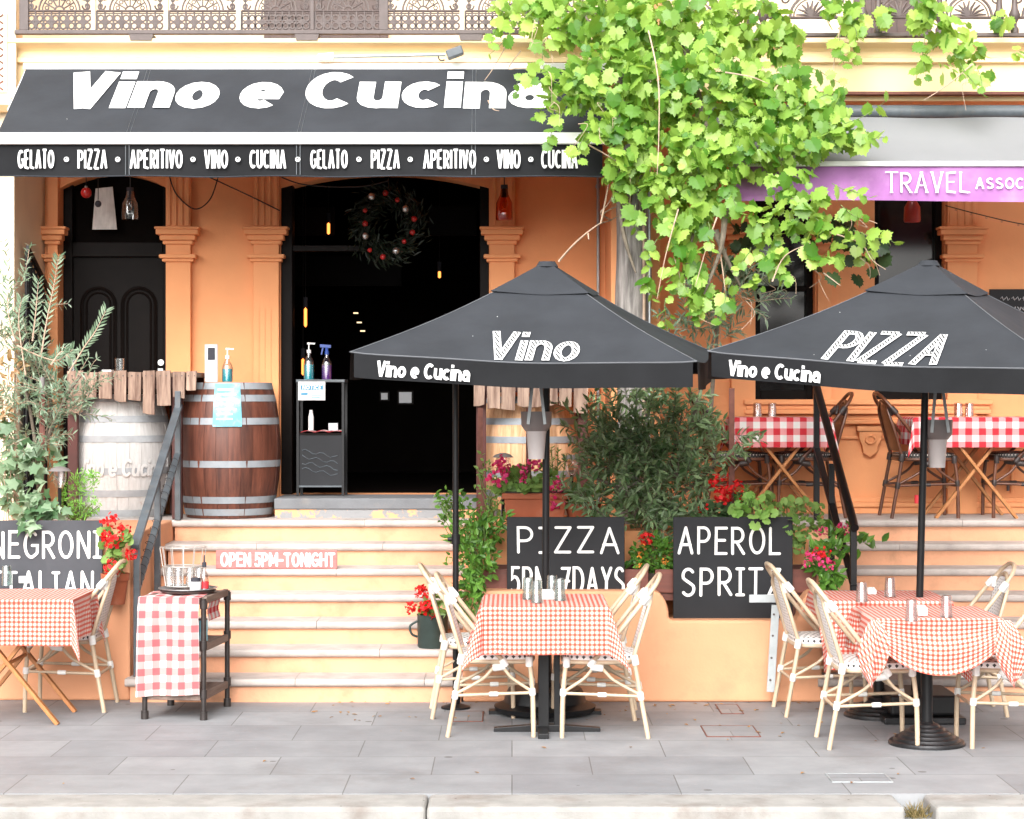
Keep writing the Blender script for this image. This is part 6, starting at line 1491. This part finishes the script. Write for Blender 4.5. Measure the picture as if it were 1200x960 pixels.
for px, py, Y, dx, dy in [(640, 85, 13.3, -1, .2), (652, 110, 13.3, -.8, .7), (660, 130, 13.3, -.5, .9), (690, 150, 13.3, -.3, 1), (610, 25, 13.9, -.9, .5), (590, 15, 14.0, -.6, .8), (640, 45, 13.8, -.7, .8), (700, 155, 13.3, -.6, .8), (745, 240, 13.3, -.4, 1), (770, 280, 13.2, -.2, 1), (800, 330, 13.2, .2, 1),
        (830, 260, 13.1, .4, 1), (860, 230, 13.1, .2, 1), (880, 290, 13.1, -.1, 1), (905, 310, 13.1, .3, .9), (925, 250, 13.05, .3, 1), (955, 255, 13.0, .8, .6), (985, 240, 13.0, .9, .5), (1000, 270, 13.0, .9, .3), (975, 215, 13.0, .9, .4), (1000, 165, 13.2, 1, .1), (990, 145, 13.2, 1, -.2), (960, 115, 13.3, .9, -.3), (950, 80, 13.5, .9, .1),
        (1085, 40, 13.9, -.4, 1), (1125, 75, 13.9, .3, 1), (1145, 80, 13.9, .6, .6), (1100, 50, 13.9, -.7, .8), (985, 40, 14.0, -.2, 1), (1000, 30, 14.0, .5, .8), (760, 320, 13.2, -.3, 1), (815, 345, 13.2, .3, 1), (850, 340, 13.2, .2, 1), (940, 285, 13.0, .4, 1), (780, 350, 13.15, .1, 1)]:
    p = wpt(px, py, Y); d = np.array((dx, -.35, -dy)); d /= np.linalg.norm(d); L = g.uniform(.16, .34); k = int(g.integers(4, 7)); ln = [p]
    for i in range(k):
        d = d + np.array((0, 0, -.10)) + g.normal(size=3) * .22; d /= np.linalg.norm(d); p = p + d * L / k; ln.append(p)
        s_ = np.array((-d[2], 0, d[0])) * (1 if i % 2 else -1); sh_pos.append(p); sh_dr.append(s_ * .8 + d * .4 + np.array((0, -.2, -.3))); sh_sz.append(g.uniform(.07, .125) * (1 - .5 * i / k))
    sh_lines.append(ln)
pos = np.concatenate([pos, np.array(sh_pos)]); size = np.concatenate([size, sh_sz]); n0 = n; n = len(pos)
dr = np.stack([g.normal(size=n) * .6, -.3 + g.normal(size=n) * .45, -.9 + g.normal(size=n) * .55], 1); dr[n0:] = np.array(sh_dr)
nr = np.stack([g.normal(size=n) * .6, -.6 + g.normal(size=n) * .6, .65 + g.normal(size=n) * .6], 1)
scatter('foliage', m_vine, vine, 'vine', pos, dr, nr, size)
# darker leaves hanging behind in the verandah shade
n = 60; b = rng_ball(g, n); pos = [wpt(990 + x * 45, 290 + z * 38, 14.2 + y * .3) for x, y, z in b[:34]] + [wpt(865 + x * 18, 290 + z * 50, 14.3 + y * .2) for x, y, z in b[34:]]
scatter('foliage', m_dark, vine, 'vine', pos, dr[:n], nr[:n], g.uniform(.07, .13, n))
def stems(parent, lines, mt, r0, r1, name='stem'):
    for L in lines:
        P = bez([Vector(p) for p in L], 5); m = MB(); k = len(P); m.tube(P, [r0 + (r1 - r0) * i / (k - 1) for i in range(k)], 6); m.build(name, mt, parent, world=True, smooth=60)
stems(vine, [[wpt(735, 240, 14.15), wpt(745, 180, 14.05), wpt(765, 100, 14.0), wpt(790, 20, 14.1)], [wpt(752, 260, 14.1), wpt(748, 170, 14.1), wpt(720, 80, 14.15), wpt(680, 10, 14.3)], [wpt(800, 40, 13.9), wpt(812, 90, 13.5), wpt(830, 170, 13.4), wpt(815, 260, 13.3), wpt(800, 330, 13.2)],
     [wpt(720, 150, 14.0), wpt(728, 260, 13.6), wpt(745, 320, 13.5)], [wpt(850, 240, 13.2), wpt(845, 290, 13.2), wpt(825, 345, 13.2)], [wpt(838, 270, 13.3), wpt(850, 300, 13.3), wpt(870, 340, 13.4)]], m_bark, .028, .006)
stems(vine, sh_lines, m_stemg, .0032, .0015, 'shoot')
stems(vine, [[wpt(756, 20, 13.6), wpt(771, 90, 13.0), wpt(772, 160, 12.95), wpt(770, 205, 12.95)], [wpt(840, 255, 13.1), wpt(828, 290, 13.1), wpt(815, 335, 13.1)], [wpt(795, 245, 13.1), wpt(780, 300, 13.1), wpt(770, 350, 13.1)], [wpt(843, 290, 13.2), wpt(848, 325, 13.2), wpt(852, 360, 13.2)],
     [wpt(970, 272, 13.0), wpt(1008, 285, 13.0), wpt(1022, 305, 13.0), wpt(1038, 316, 13.0)], [wpt(982, 250, 13.0), wpt(1000, 252, 13.0), wpt(1028, 262, 13.0)], [wpt(985, 30, 14.05), wpt(978, 70, 14.0), wpt(972, 120, 13.95)], [wpt(850, 85, 13.0), wpt(880, 90, 12.95), wpt(900, 98, 12.95)],
     [wpt(1140, 75, 13.9), wpt(1110, 100, 13.9), wpt(1082, 118, 13.9)], [wpt(690, 170, 13.3), wpt(735, 200, 13.3), wpt(738, 240, 13.4)], [wpt(905, 330, 13.0), wpt(920, 300, 13.0), wpt(950, 285, 13.0)], [wpt(965, 320, 13.0), wpt(985, 335, 13.0)], [wpt(790, 300, 13.2), wpt(795, 318, 13.2), wpt(800, 340, 13.2)]], m_twig, .006, .0022, 'tendril')
# fine curling tendrils at the fringe
T = []
for i in range(26):
    px, py, Y = [(620, 30), (640, 90), (655, 125), (690, 150), (700, 130), (860, 350), (940, 260), (1000, 262), (1010, 300), (960, 320), (830, 360), (1130, 90), (915, 330)][i % 13] + (13.2,)
    p = wpt(px + g.normal() * 8, py + g.normal() * 6, Y); T.append([p, p + np.array((.03, -.03, -.05)) + g.normal(size=3) * .03, p + np.array((.02, -.05, -.12)) + g.normal(size=3) * .05])
stems(vine, T, m_twig, .0028, .0012, 'tendril')
# bare pale runners reaching to the umbrella top and over the awning
t = thing('bare_runner', 'bare pale vine runners reaching from the post to the left umbrella top', 'branch', wpt(654, 306, 12.9))
stems(t, [[wpt(655, 306, 12.45), wpt(675, 284, 13.0), wpt(700, 264, 13.5), wpt(716, 258, 14.0), wpt(738, 245, 14.1)], [wpt(716, 258, 14.0), wpt(704, 250, 13.8), wpt(712, 240, 13.8), wpt(722, 222, 13.9)], [wpt(705, 252, 13.8), wpt(718, 244, 13.9), wpt(740, 238, 14.0)], [wpt(704, 262, 13.6), wpt(709, 238, 13.6), wpt(715, 205, 13.7), wpt(722, 165, 13.7)], [wpt(689, 273, 13.4), wpt(690, 281, 13.35)]], m_twig, .007, .003, 'runner')
t = thing('bare_runner', 'thin bare runners trailing over the right end of the black awning', 'branch', wpt(580, 100, 13.6))
stems(t, [[wpt(600, 30, 14.1), wpt(592, 55, 14.1), wpt(578, 80, 13.9), wpt(568, 94, 13.75)], [wpt(610, 60, 14.1), wpt(596, 80, 13.9), wpt(610, 80, 13.9), wpt(640, 82, 13.8)], [wpt(572, 118, 13.6), wpt(578, 128, 13.55), wpt(585, 130, 13.5)], [wpt(640, 40, 14.0), wpt(646, 62, 13.9), wpt(648, 75, 13.8)]], m_twig, .005, .002, 'runner')

# big olive bush between the boards, its top showing above the umbrellas
def olive(name, label, base, trunkpts, blobs_, mt, lsize, per, length, stem_m, group=None, seed=1, dark=None):
    g = np.random.default_rng(seed); t = thing(name, label, 'shrub', base, group=group)
    st, dd = [], []
    for px, py, rx_, ry, Y, n in blobs_:
        b = rng_ball(g, n)
        for x, y, z in b:
            st.append(wpt(px + x * rx_ * .85, py - z * ry * .85, Y + y * px2m(rx_, Y) * .8)); dd.append(np.array((x, y - .2, z * .8 + .55)) + g.normal(size=3) * .35)
    pos, dr, nr, sz, lines = twigs(g, st, dd, length, per, lsize, droop=.25)
    scatter('foliage', mt, t, 'elliptic' if mt == m_olive else 'lance', pos, dr, nr, sz)
    m = MB()
    for L in lines: m.tube([Vector(p) for p in L], .0018, 4)
    m.build('twigs', stem_m, t, world=True)
    stems(t, trunkpts, m_bark, .020, .006, 'branch'); return t
olive('olive_shrub', 'dense dark olive bush between the pizza and spritz blackboards', (XX(770, 13.6), 13.6, DECK),
      [[wpt(770, 650, 13.6), wpt(768, 600, 13.6), wpt(750, 540, 13.6), wpt(735, 500, 13.6)], [wpt(768, 610, 13.6), wpt(785, 550, 13.6), wpt(800, 480, 13.65)], [wpt(768, 600, 13.6), wpt(810, 570, 13.6), wpt(845, 540, 13.5)], [wpt(790, 560, 13.6), wpt(818, 470, 13.7), wpt(840, 380, 13.8)], [wpt(765, 600, 13.6), wpt(720, 570, 13.5), wpt(695, 560, 13.4)]],
      [(745, 510, 50, 48, 13.6, 54), (785, 520, 44, 50, 13.6, 52), (762, 570, 58, 45, 13.55, 60), (800, 560, 26, 38, 13.5, 20), (745, 615, 50, 32, 13.45, 42), (790, 615, 34, 26, 13.45, 20), (725, 545, 40, 40, 13.45, 36), (700, 590, 24, 20, 13.3, 10), (858, 512, 16, 22, 13.5, 7), (836, 545, 14, 18, 13.45, 5), (690, 520, 14, 40, 13.4, 9)],
      m_olive, .088, 7, .25, m_bark, seed=5)
olive('olive_shrub', 'pale silvery olive top between the two umbrellas below the vine', (XX(840, 13.9), 13.9, DECK),
      [[wpt(830, 520, 13.9), wpt(836, 440, 13.9), wpt(842, 380, 13.9), wpt(850, 320, 13.9)]],
      [(830, 385, 40, 22, 13.8, 20), (850, 350, 34, 26, 13.8, 18), (878, 340, 14, 26, 13.7, 9), (800, 375, 22, 14, 13.7, 6)], m_olivelight, .085, 8, .24, m_twig, seed=9)
# silver olive at the left
olive('olive_shrub', 'silvery olive bush at the far left, reaching across the dark door', (XX(40, 13.5), 13.5, DECK),
      [[wpt(42, 625, 13.5), wpt(45, 560, 13.5), wpt(35, 480, 13.5), wpt(15, 400, 13.5)], [wpt(44, 560, 13.5), wpt(60, 480, 13.5), wpt(48, 420, 13.5)], [wpt(45, 540, 13.5), wpt(75, 470, 13.4), wpt(95, 440, 13.4)]],
      [(35, 470, 38, 34, 13.5, 30), (12, 430, 24, 46, 13.55, 13), (75, 465, 30, 24, 13.4, 15), (40, 510, 42, 28, 13.45, 28), (92, 480, 22, 14, 13.4, 9), (42, 400, 28, 28, 13.5, 9), (8, 370, 12, 30, 13.6, 8), (20, 340, 20, 30, 13.55, 8)],
      m_olivelight, .072, 9, .24, m_twig, seed=12)
g = np.random.default_rng(33)
t = thing('olive_spray', 'long olive sprays crossing in front of the dark door', 'branch', wpt(60, 440, 13.4))
pos, dr, nr, sz = [], [], [], []
for L in ([(48, 418), (55, 375), (63, 335), (68, 303)], [(38, 400), (42, 365), (45, 330)], [(18, 400), (10, 370), (9, 330)], [(20, 405), (48, 418), (68, 422), (85, 410)], [(80, 438), (98, 408), (112, 388), (124, 364)], [(30, 440), (22, 380), (25, 352)], [(60, 428), (72, 412), (82, 420)]):
    P = bez([Vector(wpt(a, b, 13.4)) for a, b in L], 6); m = MB(); m.tube(P, [.006 - .0045 * i / (len(P) - 1) for i in range(len(P))], 5); m.build('spray_stem', m_twig, t, world=True, smooth=60)
    for i in range(2, len(P)):
        d = (P[i] - P[i - 1]).normalized()
        for s_ in (1, -1):
            q = d * .8 + Vector((s_ * d.z, g.normal() * .3, -s_ * d.x)) * .65; pos.append(np.array(P[i])); dr.append(np.array(q)); nr.append(np.array((g.normal() * .3, -1, .4))); sz.append(g.uniform(.055, .075))
scatter('foliage', m_olivelight, t, 'lance', pos, dr, nr, sz)

def leafy(name, label, cat, base, blobs_, mt, kind, size, seed, stem=None, group=None, spread=.6, up=.55, facing=-.5):
    g = np.random.default_rng(seed); t = thing(name, label, cat, base, group=group); pos, sz = [], []
    for px, py, rx_, ry, Y, n in blobs_:
        for x, y, z in rng_ball(g, n): pos.append(wpt(px + x * rx_, py - z * ry, Y + y * px2m(rx_, Y) * .8)); sz.append(size * g.uniform(.65, 1.25))
    n = len(pos); c = np.mean(pos, axis=0); d = (np.array(pos) - c); d /= np.linalg.norm(d, axis=1, keepdims=True) + 1e-6
    dr = d * .6 + g.normal(size=(n, 3)) * spread; nr = np.stack([g.normal(size=n) * .4, facing + g.normal(size=n) * .4, up + g.normal(size=n) * .35], 1)
    scatter('foliage', mt, t, kind, pos, dr, nr, sz)
    if stem:
        m = MB(); b = Vector(base)
        for i in range(min(n, stem[1])):
            p = Vector(pos[(i * 7) % n]); m.tube([b + Vector((g.normal() * .03, g.normal() * .02, 0)), b.lerp(p, .6) + Vector((g.normal() * .02, 0, .02)), p], .0032, 4)
        m.build('stems', stem[0], t, world=True)
    return t
def blooms(t, pts, r, mt, seed, n=34):
    g = np.random.default_rng(seed)
    for k, p in enumerate(pts):
        c = wpt(*p[:3]); rr = r * (p[3] if len(p) > 3 else 1); d = rng_ball(g, n); d /= np.linalg.norm(d, axis=1, keepdims=True); rad = g.uniform(.45, 1.0, (n, 1)) * rr
        tang = np.cross(d, g.normal(size=(n, 3)))
        scatter('flower', mt, t, 'petal', c + d * rad * np.array((1, 1, .85)), tang + d * .35, d + g.normal(size=(n, 3)) * .3, np.full(n, rr * .62))
leafy('ivy', 'variegated ivy trailing over the top of the negroni blackboard', 'ivy', (XX(20, 13.3), 13.3, DECK), [(12, 530, 26, 40, 13.4, 60), (20, 570, 28, 34, 13.25, 80), (40, 590, 22, 22, 13.0, 40), (62, 598, 14, 14, 13.0, 16), (32, 612, 14, 10, 12.86, 12), (40, 545, 14, 24, 13.3, 22), (62, 535, 12, 16, 13.3, 12)], m_ivy, 'ivy', .085, 41, (m_twig, 14))
leafy('potted_plant', 'pale pinkish leafed plant behind the olive at the left edge', 'plant', (XX(12, 13.7), 13.7, DECK), [(14, 430, 14, 16, 13.45, 26), (8, 470, 14, 30, 13.5, 40)], leafmat('pinkish_leaf', (.30, .22, .10), (.55, .34, .20), .3), 'ovate', .06, 43, (m_twig, 6))
leafy('fern', 'feathery bright green fern in front of the whitewashed barrel', 'fern', (XX(92, 13.35), 13.35, DECK), [(92, 592, 26, 18, 13.3, 420), (98, 565, 18, 14, 13.35, 200), (78, 575, 10, 12, 13.3, 60), (108, 560, 10, 8, 13.35, 40)], m_fern, 'lance', .035, 45, (m_stemg, 40), up=.8)
def pot(label, px, y0, y1, Y, r0, r1, mt=m_terra, box=None):
    A = at(px, y1, Y); h = ZZ(y0, Y) - A.z; t = thing('terracotta_pot', label, 'pot', A, group='terracotta pots')
    if box:
        w_ = box / 2; m = MB(); m.prism([(A.x - w_ * .9, Y - .10, A.z), (A.x + w_ * .9, Y - .10, A.z), (A.x + w_, Y - .12, A.z + h), (A.x - w_, Y - .12, A.z + h)], (0, .24, 0)); m.build('trough', mt, t, world=True, bevel=.008)
        m = MB(); m.box(A.x - w_ - .012, Y - .132, A.z + h - .035, A.x + w_ + .012, Y + .13, A.z + h + .004); m.build('rim', mt, t, world=True, bevel=.006)
        m = MB(); m.box(A.x - w_ + .01, Y - .11, A.z + h + .0045, A.x + w_ - .01, Y + .11, A.z + h + .012); m.build('soil', m_soil, t, world=True)
    else:
        m = MB(); m.lathe([(0, 0), (r1, 0), (r0 * .94, h * .78), (r0 * 1.04, h * .78), (r0 * 1.06, h), (r0 * .95, h), (r0 * .9, h * .9), (0, h * .9)], A, 24); m.build('pot_body', mt, t, world=True, smooth=35)
        m = MB(); m.lathe([(0, h * .905), (r0 * .9, h * .905)], A, 20); m.build('soil', m_soil, t, world=True)
    return t
pot('terracotta pot of red geraniums hooked on the left orange wall', 135, 672, 708, 12.86, .085, .06)
t = leafy('geranium', 'bright red geranium beside the negroni blackboard', 'geranium', at(135, 674, 12.86), [(136, 650, 14, 22, 12.8, 40), (142, 632, 10, 10, 12.8, 14), (128, 640, 8, 24, 12.82, 16)], m_ger, 'round', .05, 51, (m_stemg, 14))
blooms(t, [(129.5, 611, 12.76), (131, 633, 12.74, 1.15), (146, 621, 12.78, .85), (153, 649, 12.76, .8), (132, 665, 12.72, 1.0), (124, 628, 12.76, .7)], .052, m_redflower, 52)
# green tin bucket on a step with geraniums
Yb2 = YW + GOING * 1 + .10; c = Vector((XX(507, Yb2), Yb2, RISE * 2)); t = thing('tin_bucket', 'dark green tin bucket standing on the second step', 'bucket', c)
m = MB(); m.lathe([(0, 0), (.092, 0), (.098, .01), (.10, .205), (.105, .215), (.096, .215), (.094, .19), (0, .19)], c, 28); m.build('body', m_tin, t, world=True, smooth=35)
m = MB(); m.tube(bez([c + Vector((-.10, -.01, .17)), c + Vector((-.145, -.02, .14)), c + Vector((-.135, -.02, .09)), c + Vector((-.10, -.01, .07))], 6), .008, 7); m.build('handle', m_tin, t, world=True, smooth=60)
def tinlogo(u, v, l): a = -PI / 2 + .05 + (u - .04) / .10; return Vector((c.x + (.1015 + l) * math.cos(a), c.y + (.1015 + l) * math.sin(a), c.z + .09 + v))
t = leafy('geranium', 'bright red geranium growing in the green tin bucket', 'geranium', c + Vector((0, 0, .19)), [(506, 716, 15, 9, Yb2, 40), (512, 700, 12, 14, Yb2, 24)], m_ger, 'round', .05, 55, (m_stemg, 12))
blooms(t, [(481, 712, Yb2 - .08, .75), (503, 713, Yb2 - .10, 1.15), (500, 694, Yb2, 1.0), (492, 691, Yb2, .6), (516, 690, Yb2 + .03, 1.0), (488, 698, Yb2, .35), (507, 690, Yb2, .8)], .055, m_redflower, 56)
# climber by the black pole
leafy('climbing_bush', 'glossy leaved climber tumbling down right of the steps behind the black pole', 'shrub', (XX(570, 13.2), 13.2, .70), [(535, 600, 22, 22, 13.6, 90), (520, 585, 10, 12, 13.5, 18), (555, 625, 32, 24, 13.3, 190), (575, 622, 18, 18, 13.25, 60), (560, 655, 24, 28, 12.95, 190), (550, 690, 20, 26, 12.8, 150), (546, 715, 15, 16, 12.78, 60), (540, 640, 14, 24, 13.1, 60), (528, 655, 7, 8, 13.0, 6), (592, 610, 10, 8, 13.2, 14)], m_jas, 'ovate', .055, 61, (m_stemg, 30), spread=.8)
leafy('climbing_bush', 'thin pale climber in front of the tan barrel beside the pink geraniums', 'shrub', (XX(575, 13.9), 13.9, DECK), [(572, 570, 16, 30, 13.9, 60), (578, 595, 18, 12, 13.8, 50), (567, 545, 10, 14, 13.9, 16)], m_ger, 'ovate', .04, 63, (m_stemg, 12))
m = MB(); 
# pink geraniums in the terracotta trough, rosemary, second pot
pot('long terracotta trough of pink geraniums in front of the tan barrel', 627, 578, 612, 13.72, 0, 0, box=.42)
t = leafy('geranium', 'bright pink geranium in the long terracotta trough', 'geranium', at(620, 578, 13.72), [(607, 562, 16, 14, 13.7, 70), (622, 572, 14, 10, 13.65, 40), (636, 562, 12, 14, 13.7, 36), (590, 575, 10, 8, 13.7, 14)], m_ger, 'round', .055, 65, (m_stemg, 16))
blooms(t, [(588, 543, 13.66, 1.0), (582, 560, 13.64, 1.2), (611, 551, 13.68, .8), (627, 543, 13.66, .9), (613, 562, 13.66, .6), (592, 552, 13.66, .6)], .055, m_pinkflower, 66)
pot('conical terracotta pot right of the trough with pink flowers', 682, 590, 612, 13.7, .12, .08)
t = leafy('geranium', 'bright pink geranium in the conical terracotta pot', 'geranium', at(680, 590, 13.7), [(672, 580, 10, 10, 13.66, 24), (690, 580, 12, 8, 13.66, 20)], m_ger, 'round', .05, 67, (m_stemg, 8))
blooms(t, [(652, 572, 13.6, 1.0), (650, 586, 13.6, 1.2), (656, 566, 13.62, .8)], .055, m_pinkflower, 68)
def rosemary(label, px, y0, y1, Y, seed, w_=8):
    g = np.random.default_rng(seed); t = thing('rosemary', label, 'herb', at(px, y1, Y), group='upright rosemary sprigs'); pos, dr, nr, sz = [], [], [], []
    for s_ in range(4):
        A, B = wpt(px + (s_ - 1.5) * w_ * .4, y1, Y), wpt(px + (s_ - 1.5) * w_ + g.normal() * 1.5, y0 + abs(s_ - 1.5) * 8, Y); m = MB(); m.tube([Vector(A), Vector((A + B) / 2), Vector(B)], .003, 4); m.build('sprig', m_stemg, t, world=True)
        for k in range(46):
            q = g.random(); a = g.random() * 6.28; pos.append(A + (B - A) * q); dr.append(np.array((math.cos(a), math.sin(a), .7))); nr.append(g.normal(size=3)); sz.append(.036)
    scatter('foliage', m_fern if False else m_jas, t, 'lance', pos, dr, nr, sz)
rosemary('rosemary sprigs right of the left umbrella pole', 651, 520, 580, 13.9, 71); rosemary('rosemary sprigs between the red geraniums and the spritz blackboard', 873, 565, 612, 13.3, 72, 5)
# bedding in the planter box
t = leafy('bedding_plant', 'low green bedding with orange flowers in the planter between the blackboards', 'plant', (XX(766, 13.2), 13.2, .79), [(752, 652, 16, 14, 13.15, 110), (778, 650, 14, 18, 13.15, 120), (764, 662, 22, 7, 13.1, 70), (770, 635, 12, 8, 13.2, 30)], m_jas, 'ovate', .05, 73, (m_stemg, 14))
blooms(t, [(750, 650, 13.05, .5), (779, 658, 13.03, .45), (749, 662, 13.05, .4), (753, 640, 13.1, .4)], .05, m_orangeflower, 74, 14)
blooms(t, [(757, 631, 13.12, .9)], .05, m_redflower, 75)
# red geranium and pelargonium above the spritz board
t = leafy('geranium', 'tall red geranium above the spritz blackboard beside the rusty stake', 'geranium', (XX(852, 13.4), 13.4, DECK), [(850, 602, 14, 10, 13.35, 40), (835, 600, 10, 8, 13.35, 20), (862, 596, 8, 14, 13.4, 18)], m_dark, 'round', .06, 76, (m_stemg, 12))
blooms(t, [(843, 566, 13.3, 1.1), (846, 582, 13.28, 1.15), (850, 574, 13.3, .7), (864, 570, 13.4, .9), (826, 597, 13.35, .8), (868, 585, 13.4, .6)], .055, m_redflower, 77)
leafy('pelargonium', 'light green scalloped pelargonium over the top of the spritz blackboard', 'plant', (XX(885, 13.2), 13.2, DECK), [(878, 594, 16, 11, 13.05, 26), (890, 603, 12, 8, 12.9, 12), (866, 598, 8, 8, 13.0, 8)], m_pel, 'round', .064, 78, (m_stemg, 14))
leafy('pelargonium', 'darker trailing pelargonium between the spritz blackboard and the black handrail', 'plant', (XX(925, 13.3), 13.3, DECK), [(925, 600, 26, 16, 13.25, 60), (940, 630, 14, 24, 13.1, 40), (905, 588, 12, 8, 13.2, 12), (955, 605, 14, 16, 13.3, 26), (930, 615, 10, 12, 13.0, 16)], m_ger, 'round', .046, 79, (m_stemg, 14))
t = leafy('bougainvillea', 'bougainvillea with magenta bracts trailing by the black handrail', 'shrub', (XX(965, 13.1), 13.1, .80), [(962, 655, 14, 18, 12.95, 60), (972, 678, 14, 16, 12.85, 70), (975, 640, 16, 20, 13.1, 30), (1010, 635, 26, 10, 13.2, 18), (985, 625, 18, 10, 13.2, 18), (958, 690, 8, 8, 12.85, 10)], m_jas, 'ovate', .075, 80, (m_stemg, 16))
blooms(t, [(957, 652, 12.85, 1.0), (966, 656, 12.82, .9), (950, 650, 12.85, .7), (964, 622, 13.1, .8), (987, 617, 13.15, .7), (996, 626, 13.15, .6), (945, 660, 12.85, .6), (972, 662, 12.82, .7)], .05, m_pinkflower, 81, 22)
blooms(t, [(960, 646, 12.84, .8), (968, 650, 12.84, .7)], .05, m_redflower, 82, 20)
# solar garden lamps
def solar(label, px, y0, y1, Y, capw=.055):
    A, B = at(px, y1, Y), at(px, y0, Y); t = thing('garden_lamp', label, 'lamp', A, group='solar stake lamps')
    m = MB(); m.tube([A, B + Vector((0, 0, -.12))], .012, 8); m.build('stake', m_blackmetal, t, world=True, smooth=40)
    m = MB(); m.lathe([(.02, -.125), (.04, -.085), (.046, -.02), (.046, -.012)], B, 18); m.build('lens', m_pinkglass, t, world=True, smooth=40)
    m = MB(); m.lathe([(0, -.012), (capw + .018, -.012), (capw, .006), (.02, .018), (0, .018)], B, 20); m.build('cap', m_greyplastic, t, world=True, smooth=35)
solar('solar stake lamp in front of the whitewashed barrel', 70, 550, 622, 13.2); solar('solar stake lamp behind the pink geraniums at the left', 589.5, 534, 612, 14.0, .055); solar('solar stake lamp right of the left umbrella pole by the olive', 670, 536, 612, 14.0, .055)
# weeds in the kerb gap, fallen leaves
g = np.random.default_rng(91); c = np.array((1.915, 9.70, -.07)); n = 130
t = thing('kerb_weed', 'clump of dry weeds growing in the gap of the kerb', 'weed', c); b = g.normal(size=(n, 3)) * np.array((.035, .03, 0)); d = np.stack([g.normal(size=n) * .5, -.2 + g.normal(size=n) * .45, 1 + g.random(n)], 1)
scatter('foliage', m_grass, t, 'blade', c + b, d * np.array((1.6, 1, .8)), g.normal(size=(n, 3)) + np.array((0, -1, 0)), g.uniform(.04, .10, n))
g = np.random.default_rng(92); n = 90; pos = np.stack([g.uniform(-1.2, 2.6, n), 12.86 - np.abs(g.normal(size=n)) * .45, np.full(n, .006)], 1); pos = np.concatenate([pos, np.stack([g.uniform(-2.4, 2.6, 24), g.uniform(10, 12.8, 24), np.full(24, .006)], 1)]); n = len(pos)
o = scatter('fallen_leaves', m_dry, None, 'ovate', pos, np.stack([g.normal(size=n), g.normal(size=n), np.zeros(n)], 1), np.stack([g.normal(size=n) * .2, g.normal(size=n) * .2, np.ones(n)], 1), g.uniform(.018, .042, n), world=False)
tag(o, kind='stuff'); o['label'] = 'small dry leaves scattered on the paving below the wall'
